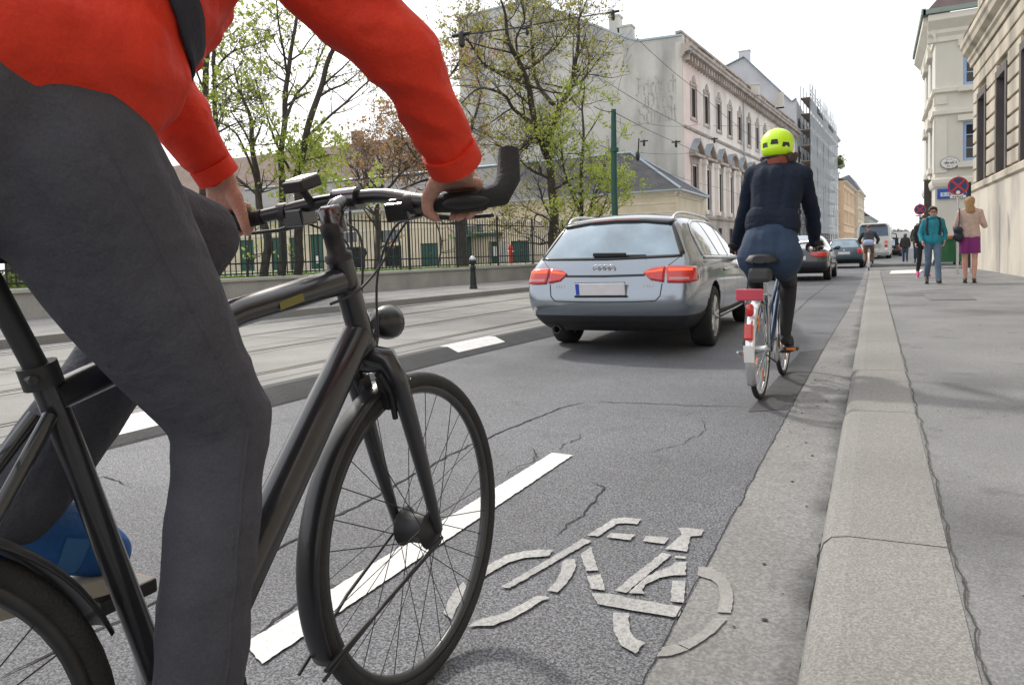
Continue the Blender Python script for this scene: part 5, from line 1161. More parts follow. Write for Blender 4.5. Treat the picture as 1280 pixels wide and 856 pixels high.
def simplecar(name, label, loc, rot, scale, P, kind, lights=True, dims=(4.5,.88,1.43)):
    L, W, H = dims; t = thing(name, label, 'car', loc, rot, scale=scale); st = []
    def stn(y, rows, zc, dy=(0,)*7): st.append(([y+d for d in dy], [(w*W/.88, z*H/1.43) for w, z in rows], zc*H/1.43))
    k = L/4.5
    if kind == 'sedan':
        stn(.04, [(.66,.26),(.82,.42),(.86,.62),(.84,.84),(.78,.93),(.66,.985)], 1.0, (.10,.02,0,.05,.08,.13,.10))
        stn(.35*k, [(.70,.23),(.86,.40),(.89,.62),(.87,.86),(.80,.95),(.68,1.0)], 1.03)
        stn(.75*k, [(.76,.21),(.87,.38),(.89,.62),(.875,.88),(.80,.96),(.66,1.06)], 1.10)
        stn(1.25*k, [(.78,.20),(.87,.36),(.89,.62),(.875,.88),(.81,.95),(.60,1.32)], 1.385)
        stn(1.9*k, [(.78,.19),(.87,.34),(.89,.62),(.875,.87),(.82,.94),(.62,1.36)], 1.43)
        rw = ([(-.50,1.30),(0,1.345),(.50,1.30)], [(-.64,1.045),(0,1.07),(.64,1.045)])
    else:
        stn(.04, [(.66,.26),(.82,.42),(.86,.62),(.84,.84),(.77,.95),(.60,1.33)], 1.37, (.10,.02,0,.04,.08,.30,.26))
        stn(.30*k, [(.70,.23),(.86,.40),(.89,.62),(.87,.86),(.80,.96),(.62,1.36)], 1.41, (.02,0,0,0,.03,.25,.24))
        stn(.80*k, [(.76,.21),(.87,.38),(.89,.62),(.875,.88),(.81,.95),(.64,1.37)], 1.43, (0,0,0,0,0,.06,.06))
        stn(1.4*k, [(.78,.20),(.87,.36),(.89,.62),(.875,.87),(.82,.94),(.64,1.37)], 1.43)
        rw = ([(-.50,1.30),(0,1.335),(.50,1.30)], [(-.66,.99),(0,.98),(.66,.99)])
    stn(2.3*k, [(.78,.19),(.87,.34),(.89,.62),(.875,.86),(.82,.93),(.61,1.35)], 1.42)
    stn(2.8*k, [(.78,.19),(.87,.34),(.89,.62),(.87,.85),(.81,.92),(.62,1.22)], 1.28)
    stn(3.3*k, [(.78,.20),(.87,.36),(.89,.62),(.86,.84),(.78,.90),(.66,.95)], .98)
    stn(4.0*k, [(.76,.21),(.86,.38),(.88,.60),(.83,.77),(.74,.83),(.60,.86)], .885)
    stn(4.42*k, [(.70,.24),(.80,.38),(.82,.56),(.77,.69),(.68,.74),(.56,.77)], .79, (0,.04,.05,.02,-.02,-.05,-.05))
    sc = lambda pl: [(a*W/.88, b*H/1.43) for a, b in pl]
    me = carbody(st, [P, K['matt_black']], [(.95*k,W-.17),(3.65*k,W-.17)], .345, True); obj('body', me, [], t); bv = bvh_of(me)
    rp = dict(o=(0,0,0), du=X, dv=Z, dr=Y)
    obj('rear_window', patch(bv, sc(rw[0]), sc(rw[1]), 16, 6, off=.006, **rp), bpy.data.materials['rear_glass'], t)
    for s in (-1,1):
        zt = .87 if kind == 'sedan' else .93; h_ = .15 if kind == 'sedan' else .26; x0 = .40 if kind == 'sedan' else .60
        du = Vector((1,s*.4,0)); dr = Vector((-s*.4,1,0))
        m = MB(); patch(bv, sc([(s*x0,zt-.02),(s*.6,zt),(s*.86,zt)]), sc([(s*x0,zt-h_+.03),(s*.6,zt-h_),(s*.86,zt-h_+.02)]), 10, 4, o=(0,-.2,0), du=du, dv=Z, dr=dr, off=.01, mb=m); obj('tail_light', m, K['red_lens'], t, solid=.01)
        sd = dict(o=(0,0,0), du=Y, dv=Z, dr=(-s,0,0))
        for tp, bt in (([(1.3*k,1.28),(1.95*k,1.33)],[(1.1*k,.98),(1.95*k,.965)]),([(2.03*k,1.33),(2.5*k,1.30)],[(2.03*k,.96),(2.95*k,.95)])):
            obj('side_window', patch(bv, sc2(tp,H), sc2(bt,H), 8, 5, off=.005, **sd), bpy.data.materials['side_glass'], t)
        m = MB(); m.ell((s*(W+.08),2.75*k,.98*H/1.43),(.1,.06,.07)); m.tube([(s*(W-.05),2.77*k,.94*H/1.43),(s*(W+.05),2.75*k,.96*H/1.43)], .03, 6); obj('wing_mirror', m, P, t)
        for yw in (.95*k,3.65*k): wheel(t, s*(W-.105), yw, .31, .205, s)
    zp = .70 if kind == 'sedan' else .72
    h = bv.ray_cast(Vector((0,-3,zp*H/1.43)), Y)[0]; m = MB(); m.obox((0,h.y-.015,zp*H/1.43),(.255,0,0),(0,.008,0),(0,0,.055)); obj('number_plate', m, K['white'], t, bevel=.005)
    m = MB(); patch(bv, sc([(-.78,.36),(0,.37),(.78,.36)]), sc([(-.68,.22),(0,.22),(.68,.22)]), 14, 3, off=.006, mb=m, **rp); obj('bumper_insert', m, K['matt_black'], t)
    m = MB(); h = bv.ray_cast(Vector((0,-3,.86*H/1.43)), Y)[0]; m.lathe((0,h.y-.012,.86*H/1.43),(0,1,0),[(.045,0),(.045,.012)],18); obj('badge', m, K['steel'], t)
    return t
def sc2(pl, H): return [(a, b*H/1.43) for a, b in pl]
la, lb = G(708,428), G(885,431); ax = (lb-la); ang = math.atan2(ax.y, ax.x)
axc = (la+lb)/2; csc = .965; e_rot = R(1.0)
hd = Vector((-math.sin(e_rot), math.cos(e_rot), 0))
est = estate(axc-hd*1.05*csc, e_rot, csc)
q = G(998,352); simplecar('saloon_car', 'dark grey saloon car with a white plate ahead of the cyclist', (-2.03,22.6,0), R(-1), .97, paint('dark_paint', (.045,.05,.055), .4, .25), 'sedan')
simplecar('hatchback_car', 'blue grey hatchback car just behind the white coach', (-1.22,35.6,0), R(-1), .94, paint('blue_paint', (.06,.095,.12), .4, .3), 'hatch', dims=(4.1,.84,1.45))
q = G(1037,338.5); simplecar('small_car', 'small pale teal car between the dark saloon and the blue hatchback', (-3.35,43,0), R(-1), .95, paint('teal_paint', (.16,.30,.30), .3, .35), 'hatch', dims=(3.9,.82,1.42))
simplecar('parked_car', 'dark car parked at the kerb beyond the far pedestrians', (1.0,60,0), R(-1), .95, paint('black_paint_car', (.02,.02,.022), .3, .3), 'hatch', dims=(4.2,.86,1.45))

# coach
def coach(loc, rot, W, H, L):
    t = thing('coach', 'white coach with a dark wide rear window at the kerb ahead', 'coach', loc, rot)
    wp = paint('coach_white', (.66,.66,.64), .1, .35); m = MB()
    def ring(y, w, z0, z1, r): return [(-w+.08,y,z0),(w-.08,y,z0),(w,y,z0+.15),(w,y,z1-r*1.6),(w-r*.35,y,z1-r*.5),(w-r,y,z1),(-w+r,y,z1),(-w+r*.35,y,z1-r*.5),(-w,y,z1-r*1.6),(-w,y,z0+.15)]
    m.loft([ring(.14,W-.10,.38,H-.10,.3), ring(.03,W-.04,.36,H-.04,.28), ring(.0,W-.12,.5,H-.5,.2)][::-1][1:]+[ring(.3,W,.35,H,.26), ring(L-.5,W,.35,H,.26), ring(L,W-.1,.4,H-.2,.3)], True, True, True); body = obj('body', m, wp, t)
    z0, z1 = H*.66, H*.965
    m = MB(); m.prism([(-W+.16,-.012,z0),(W-.16,-.012,z0),(W-.20,.02,z1-.12),(W-.3,.03,z1),(-W+.3,.03,z1),(-W+.20,.02,z1-.12)], (0,.06,0)); obj('rear_window', m, mat('coach_glass', (.05,.085,.13), .12, .3, .2, 2, spec=.8), t)
    m = MB(); m.prism([(-W+.3,-.014,z1-.16),(W-.3,-.014,z1-.16),(W-.33,.0,z1),(-W+.33,.0,z1)], (0,.05,0)); obj('roof_band', m, K['black'], t)
    m = MB(); m.box(-W*.4,W*.4,-.03,.06,H*.36,H*.46); 
    for k in range(5): m.box(-W*.38,W*.38,-.04,-.03,H*.37+k*.06,H*.37+k*.06+.025)
    obj('engine_grille', m, mat('grille_grey', (.45,.45,.45), .6), t)
    for s in (-1,1):
        for z, mm in ((.95,K['red_lens']),(1.2,K['orange_lens']),(.72,K['white'])):
            m = MB(); m.lathe((s*(W-.28),.03,z),(0,-1,0),[(.09,-.03),(.09,.045),(.06,.055)],16); obj('tail_light', m, mm, t)
        for k in range(5):
            m = MB(); y0 = .8+k*2.0; m.box(s*W-.01,s*W+.012,y0,y0+1.9,H*.58,H*.92); obj('side_window', m, K['glass'], t)
        for yw in (2.2,7.5): wheel(t, s*(W-.16), yw, .48, .3, s)
    m = MB(); m.box(-W+.12,W-.12,-.05,.1,.36,.56); obj('bumper', m, mat('bumper_grey', (.30,.30,.30), .6), t, bevel=.03)
    m = MB(); m.box(-.26,.26,-.03,.06,.66,.78); obj('number_plate', m, K['white'], t)
    m = MB(); m.tube([(W-.1,L-.1,H-.5),(W+.25,L+.1,H-.6),(W+.28,L+.1,H-.9)], .04, 6); m.box(W+.16,W+.40,L+.02,L+.14,H-1.45,H-.9); obj('wing_mirror', m, K['matt_black'], t)
a, b = G(1075,329), G(1118,329); yb = 50.0
c0 = YV(1070.5,315,yb); c1 = YV(1114,315,yb); zt_ = YV(1090,279,yb).z
coach(((c0.x+c1.x)/2, yb, 0), R(-1.5), (c1.x-c0.x)/2, zt_, 9.5)

# ------------------------------------------------------------------ bins and signs
def bin_(x, y, lid, label):
    t = thing('wheelie_bin', label, 'bin', (x,y,.14), group='wheeled bins'); g = mat('bin_green', (.035,.16,.06), .55, 0, .1, 3) if 'bin_green' not in bpy.data.materials else bpy.data.materials['bin_green']
    m = MB(); m.loft([[(-.42,-.33,.1),(.42,-.33,.1),(.42,.33,.1),(-.42,.33,.1)],[(-.5,-.42,1.02),(.5,-.42,1.02),(.5,.42,1.02),(-.5,.42,1.02)]], True, True, False)
    for k in (-.25,0,.25): m.box(k-.02,k+.02,-.425,-.40,.25,.98)
    obj('body', m, g, t, bevel=.03)
    m = MB(); m.box(-.54,.54,-.47,.46,1.02,1.09); m.box(-.5,.5,-.44,.4,1.09,1.14); obj('lid', m, lid, t, bevel=.025)
    for k in (-1,1): m = MB(); m.lathe((k*.42,.3,.1),(k,0,0),[(.1,-.03),(.1,.04)],14); obj('wheel', m, K['rubber'], t)
    m = MB(); m.tube([(-.3,-.46,1.0),(-.3,-.53,1.0),(.3,-.53,1.0),(.3,-.46,1.0)], .02, 6); obj('handle', m, g, t)
rl_ = mat('lid_orange', (.55,.12,.05), .55)
bq = YV(1184,331,33.2); bin_(bq.x, 33.2, rl_, 'green wheeled bin with an orange red lid beside the teal jacket'); bq = YV(1206,331,33.0); bin_(bq.x+.1, 33.0, bpy.data.materials['bin_green'] , 'all green wheeled bin behind the purple skirt')
def stopsign(p, r, label, extra):
    x, y, z = p; t = thing('no_stopping_sign', label, 'sign', (x,y,.14))
    m = MB(); m.tube([(x+.0,y+.05,.14),(x,y+.05,z+r+.05)], .032, 10); obj('post', m, K['alu'], t, True)
    m = MB(); m.lathe((x,y,z),(0,-1,0),[(r,0),(r,.02)],40); d = obj('disc', m, mat('sign_red', (.50,.035,.03), .4) if 'sign_red' not in bpy.data.materials else bpy.data.materials['sign_red'], t, True)
    m = MB(); m.lathe((x,y-.0215,z),(0,-1,0),[(r*.84,0),(r*.84,.003)],40); obj('blue_field', m, mat('sign_navy', (.02,.05,.17), .4) if 'sign_navy' not in bpy.data.materials else bpy.data.materials['sign_navy'], d, True)
    m = MB()
    for s in (1,-1): m.obox((x,y-.026-.001*s,z),(r*.60,0,r*.60*s),(0,.001,0),(-r*.075*s,0,r*.075)); 
    obj('cross', m, bpy.data.materials['sign_red'], d, True)
    m = MB(); 
    if extra: m.lathe((x-.0,y-.03,z-r*.72),(0,-1,0),[(r*.2,0),(r*.2,.004)],20)
    m.box(x-r*.75,x+r*.75,y-.005,y+.012,z-r*1.32,z-r*1.04); o = obj('plate', m, K['white'], t, True)
    m = MB()
    for k in range(5): m.box(x-r*.5+k*r*.21,x-r*.5+k*r*.21+r*.13,y-.009,y-.005,z-r*1.25,z-r*1.12)
    obj('lettering', m, K['matt_black'], o, True); return t
p = YV(1197.5,232.5,22.5); stopsign(p, .24, 'round red and blue no stopping sign on a grey post behind the woman in purple', True)
p = YV(1150,262,37.0); stopsign(p, .235, 'smaller looking round no stopping sign further along the pavement', False)
m = MB(); q = YV(1211,255,23.4); t = thing('sign_post', 'plain grey post standing beside the round no stopping sign', 'post', (q.x,23.4,.14)); m.tube([(q.x,23.4,.14),(q.x,23.4,YV(1211,228,23.4).z)], .055, 10); obj('post', m, K['matt_black'], t, True)
m = MB(); m.lathe((q.x,23.4,.14),(0,0,1),[(.09,0),(.09,.12),(.06,.15)],12); obj('base', m, K['alu'], t, True)
# ------------------------------------------------------------------ bicycles
def arc(c, r, a0, a1, n, x=0): return [Vector((x, c[0]+r*math.cos(R(a0+(a1-a0)*k/n)), c[1]+r*math.sin(R(a0+(a1-a0)*k/n)))) for k in range(n+1)]
def bikewheel(t, y, Rr, tw, tyremat, rimmat, hub=(.03,.05), nsp=32, name='front_wheel', rot=None, spmat=None, rimw=.012):
    z = Rr; r0 = Rr-tw; w = obj_empty_mesh = None
    m = MB(); m.torus((0,y,z),(1,0,0),r0,tw,64,12); 
    w = obj(name, m, tyremat, t)                     # the tyre carries the wheel; rim, spokes and hub are its sub-parts
    m = MB(); rr = r0-tw*.75
    prof = [(rr+.004,-rimw),(rr+.004,rimw),(rr-.012,rimw*.9),(rr-.018,0),(rr-.012,-rimw*.9)]
    m.rev((0,y,z),(1,0,0),prof,72); obj('rim', m, rimmat, w)
    m = MB()
    for k in range(nsp):
        a = 2*math.pi*k/nsp; b = a+(.5 if (k//2) % 2 else -.5); s = 1 if k % 2 else -1
        m.tube([(s*hub[1]*.75,y+hub[0]*math.cos(b),z+hub[0]*math.sin(b)),(s*.003,y+(rr-.012)*math.cos(a),z+(rr-.012)*math.sin(a))], .0012, 4)
    obj('spokes', m, spmat or K['steel'], w)
    m = MB(); h0, h1 = hub; m.lathe((0,y,z),(1,0,0),[(.008,-h1-.012),(.012,-h1-.004),(h0*.7,-h1),(h0,-h1*.8),(h0*1.05,-h1*.72),(h0*.8,-h1*.6),(h0*.8,h1*.6),(h0*1.05,h1*.72),(h0,h1*.8),(h0*.7,h1),(.012,h1+.004),(.008,h1+.012)],24); obj('hub', m, K['matt_black'] if hub[0] > .035 else K['alu'], w)
    return w
def guard(t, c, r, a0, a1, wd, m_, name='mudguard'):
    m = MB(); rings = []; n = 40
    for k in range(n+1):
        a = R(a0+(a1-a0)*k/n); ring = []
        for j in range(9):
            b = math.pi*j/8; x = -wd*math.cos(b); h = r+.012*math.sin(b)-.012; ring.append((x,c[0]+h*math.cos(a),c[1]+h*math.sin(a)))
        rings.append(ring)
    m.loft(rings, False, False, True); return obj(name, m, m_, t, solid=.0025)

K['frame_black'] = mat('frame_black', (.026,.027,.031), .30, .25, .12, 10, coat=.6, fine=.06, fs=60)
K['tyre'] = mat('bike_tyre', (.022,.022,.023), .75, 0, .2, 20, .3, 220)
K['rim_dark'] = mat('rim_dark', (.06,.06,.062), .35, .5, .1, 20)
B0 = Vector((-.94,.255,0))
K['stem'] = mat('stem_dark', (.10,.10,.105), .22, .8, .1, 20, coat=.6)
b1 = thing('bicycle', 'black city bicycle in the foreground under the rider in red', 'bicycle', B0, rot=(0,-.03,0))
FM = K['frame_black']; RW = .360; FH_ = 1.105
HT, HB, BB, SC_ = Vector((0,.895,.985)), Vector((0,.955,.80)), Vector((0,.445,.30)), Vector((0,.30,.845))
m = MB(); m.tube([BB+Vector((0,.02,.02)), HB+Vector((0,-.02,.03))], [.042,.037], 14, flat=(1,.82)); m.tube([SC_+Vector((0,.01,-.03)), Vector((0,.62,.90)), HT+Vector((0,-.02,-.045))], [.026,.031,.035], 14, flat=(1,.8)); m.tube([BB,SC_], [.019,.018], 12); m.tube([HT,HB], .026, 14); m.lathe(BB-Vector((.037,0,0)),(1,0,0),[(.024,0),(.024,.074)],16)
frame = obj('frame', m, FM, b1)
m = MB(); p = Vector((0,.70,.915)); m.obox(Vector((.0325,.72,.912)),(.0005,0,0),(0,.030,.0065),(0,-.0015,.007)); obj('frame_sticker', m, mat('sticker_yellow', (.17,.16,.025), .45), frame)
for s in (-1,1):
    m = MB(); m.tube([BB+Vector((s*.025,-.02,0)),Vector((s*.062,.12,.345)),Vector((s*.065,0,RW))], [.012,.011,.010], 8); obj('chain_stay', m, FM, b1)
    m = MB(); m.tube([SC_+Vector((s*.016,-.005,-.05)),Vector((s*.045,.16,.63)),Vector((s*.065,0,RW))], [.010,.009,.009], 8); obj('seat_stay', m, FM, b1)
m = MB()
for s in (-1,1):
    m.tube([HB+Vector((s*.0,.008,-.02)),Vector((s*.045,.968,.775)),Vector((s*.058,.99,.72)),Vector((s*.06,1.05,.53)),Vector((s*.056,FH_,RW))], [.026,.025,.021,.017,.011], 10)
m.tube([HB,Vector((0,.965,.765))], .024, 12); m.tube([(-.05,.972,.765),(.05,.972,.765)], .022, 10); obj('fork', m, FM, b1)
m = MB(); m.lathe(HT,(HT-HB),[(.028,0),(.028,.012),(.020,.016),(.019,.05),(.021,.052),(.021,.075), (.012,.08)],18); obj('headset', m, K['matt_black'], b1)
fwh = bikewheel(b1, FH_, RW, .0185, K['tyre'], K['rim_dark'], (.043,.048), 32, 'front_wheel', spmat=K['matt_black'])
rwh = bikewheel(b1, 0, RW, .0185, K['tyre'], K['rim_dark'], (.035,.06), 32, 'rear_wheel', spmat=K['matt_black'])
g1 = guard(b1, (FH_,RW), RW+.014, 96, 203, .027, K['black']); guard(b1, (0,RW), RW+.016, 20, 200, .03, K['black'])
m = MB()
for s in (-1,1): m.tube([(s*.066,FH_,RW-.015),(s*.05,FH_-.2,RW-.08),(s*.03,FH_-.372,RW-.155)], .004, 6)
m.tube([(.066,FH_-.01,RW-.02),(.03,FH_-.365,RW-.14)], .0045, 6); obj('mudguard_stay', m, K['matt_black'], b1)
m = MB(); m.tube([(0,.905,1.055),(0,.875,1.075),(0,.90,1.095),(0,.935,1.108)], [.021,.026,.022,.02], 12, flat=(1,.8)); m.lathe((-.03,.935,1.11),(1,0,0),[(.024,0),(.024,.06)],16); m.lathe((0,.885,1.06),(0,-.3,1),[(.024,-.02),(.026,.03),(.018,.036)],16); obj('stem', m, K['stem'], b1)
BG = Vector((.305,.870,1.072)); BGL = Vector((-.29,.890,1.085))
barp = [BGL+Vector((-.035,-.008,0)), BGL+Vector((.08,.02,.008)), Vector((-.10,.930,1.108)), Vector((0,.936,1.112)), Vector((.10,.930,1.108)), BG+Vector((-.09,.022,.012)), BG+Vector((.03,-.008,0))]
m = MB(); m.tube(smoothpath(barp,4), .0145, 12); obj('handlebar', m, K['black'], b1)
for s, g_ in ((1,BG),(-1,BGL)):
    m = MB(); m.tube([g_+Vector((-s*.075,.018,.006)),g_+Vector((0,0,0)),g_+Vector((s*.055,-.014,-.002))], [.017,.0185,.0185], 12); m.ell(g_+Vector((s*.03,-.03,-.004)),(.045,.03,.011)); obj('grip', m, K['rubber'], b1)
    m = MB(); q = g_+Vector((-s*.125,.035,.012)); m.lathe(q-Vector((.012,0,0)),(1,0,0),[(.021,0),(.021,.024)],12); m.tube([q+Vector((0,.02,-.012)),q+Vector((s*.01,.045,-.025)),q+Vector((s*.07,.055,-.032)),q+Vector((s*.15,.04,-.034))], [.012,.011,.007,.006], 8, flat=(1,.6)); obj('brake_lever', m, K['matt_black'], b1)
    m = MB(); q = g_+Vector((-s*.155,.045,.0)); m.obox(q,(.028,0,0),(0,.024,.004),(0,-.004,.018)); m.obox(q+Vector((0,.0,.022)),(.024,0,0),(0,.018,.003),(0,0,.004)); obj('gear_shifter', m, K['stem'], b1, bevel=.005)
m = MB(); e = BG+Vector((.062,-.01,0)); m.tube([e-Vector((.02,0,0)),e+Vector((.012,.025,.008)),e+Vector((.016,.056,.040)),e+Vector((.014,.068,.092))], [.017,.022,.022,.019], 10); obj('bar_end', m, K['rubber'], b1)
m = MB(); q = Vector((-.085,.895,1.135)); m.tube([q+Vector((0,.03,-.03)),q], .009, 8); m.obox(q+Vector((0,0,.012)),(.026,0,0),(0,.030,.010),(0,-.004,.011)); obj('bell', m, K['matt_black'], b1, bevel=.006)
m = MB(); m.obox(q+Vector((0,0,.026)),(.022,0,0),(0,.024,.008),(0,0,.0015)); obj('bell_cap', m, K['alu'], b1)
m = MB()
for s, g_ in ((1,BG),(-1,BGL)):
    q = g_+Vector((-s*.12,.055,.0)); m.tube(smoothpath([q, q+Vector((-s*.04,.055,-.005)), Vector((s*.05,1.02,1.05)), Vector((s*.02,.99,.95)), Vector((s*.03,.965,.82))],5), .0028, 6)
    q = g_+Vector((-s*.15,.06,-.01)); m.tube(smoothpath([q, Vector((s*.07,1.0,1.03)), Vector((s*.045,.97,.97)), Vector((s*.036,.90,.92)), Vector((s*.034,.82,.90))],5), .0028, 6)
obj('cables', m, K['matt_black'], b1)
m = MB(); q = Vector((0,1.03,.845)); m.lathe(q-Vector((0,.035,0)),(0,1,0),[(.012,0),(.030,.012),(.038,.04),(.038,.058),(.033,.062)],20); m.tube([(0,.985,.79),(0,1.0,.83),q-Vector((0,.02,0))], .008, 8); hl = obj('headlight', m, K['black'], b1)
m = MB(); m.lathe(q+Vector((0,.0275,0)),(0,1,0),[(.033,0),(.02,.008),(.001,.011)],20); obj('lens', m, K['white'], hl)
m = MB()
for s in (-1,1): m.tube([(s*.032,.955,.745),(s*.040,.985,.70),(s*.036,.998,.64)], [.010,.009,.006], 8); m.obox((s*.025,.985,.70),(.008,0,0),(0,.012,-.035),(0,.012,.004))
m.tube([(.045,.97,.748),(0,.972,.775),(-.045,.97,.748)], .003, 6); obj('rim_brake', m, K['matt_black'], b1)
m = MB(); m.tube([SC_+Vector((0,.005,-.02)),Vector((0,.235,1.0))], .0145, 12); obj('seat_post', m, K['matt_black'], b1)
m = MB(); m.lathe(SC_-Vector((0,0,.012)),(SC_-BB),[(.024,0),(.024,.03)],14); m.tube([SC_+Vector((0,-.02,0)),SC_+Vector((.03,-.03,0))], .006, 6); obj('seat_clamp', m, K['matt_black'], b1)
m = MB(); rings = []
for y, w_, z in ((.07,.05,1.02),(.09,.075,1.027),(.14,.078,1.028),(.20,.055,1.022),(.26,.03,1.02),(.33,.02,1.02),(.355,.012,1.012)): rings.append([(w_*math.cos(a),y,z+.018*math.sin(a)-(.02 if abs(math.cos(a)) > .8 else 0)) for a in [k*math.pi/8 for k in range(16)]])
m.loft(rings); obj('saddle', m, K['matt_black'], b1)
m = MB(); m.lathe(BB+Vector((.038,0,0)),(1,0,0),[(.096,0),(.098,.002),(.096,.004),(.05,.005),(.03,.012),(.01,.016)],40); obj('chain_ring', m, K['alu'], b1)
m = MB(); m.tube([(.044,BB.y,BB.z+.096),(.044,.02,RW+.034)], .005, 6); m.tube([(.044,BB.y,BB.z-.096),(.044,-.0,RW-.034)], .005, 6); m.torus((.044,BB.y,BB.z),(1,0,0),.096,.006,30,6); obj('chain', m, mat('chain', (.05,.045,.04), .5, .6), b1)
for s in (-1,1):
    e = BB+Vector((s*.075,-.005*s,-s*.172)); m = MB(); m.tube([BB+Vector((s*.055,0,0)),e], [.014,.011], 8); cr = obj('crank_arm', m, K['alu'], b1)
    m = MB(); m.obox(e+Vector((s*.055,0,0)),(.045,0,0),(0,.048,0),(0,0,.012)); pe = obj('pedal', m, K['matt_black'], b1, bevel=.004)
    for k in (-1,1): m = MB(); m.obox(e+Vector((s*.055,k*.049,0)),(.03,0,0),(0,.003,0),(0,0,.008)); obj('pedal_reflector', m, K['orange_lens'], pe)
m = MB()
for s in (-1,1): m.tube([(s*.06,.20,.80),(s*.065,-.32,.80)], .006, 6); m.tube([(s*.065,-.05,.80),(s*.068,0,RW)], .005, 6); m.tube([(s*.065,-.22,.80),(s*.068,0,RW)], .005, 6)
for y in (.2,.05,-.1,-.3): m.tube([(-.065,y,.80),(.065,y,.80)], .005, 6)
obj('rear_rack', m, K['matt_black'], b1)

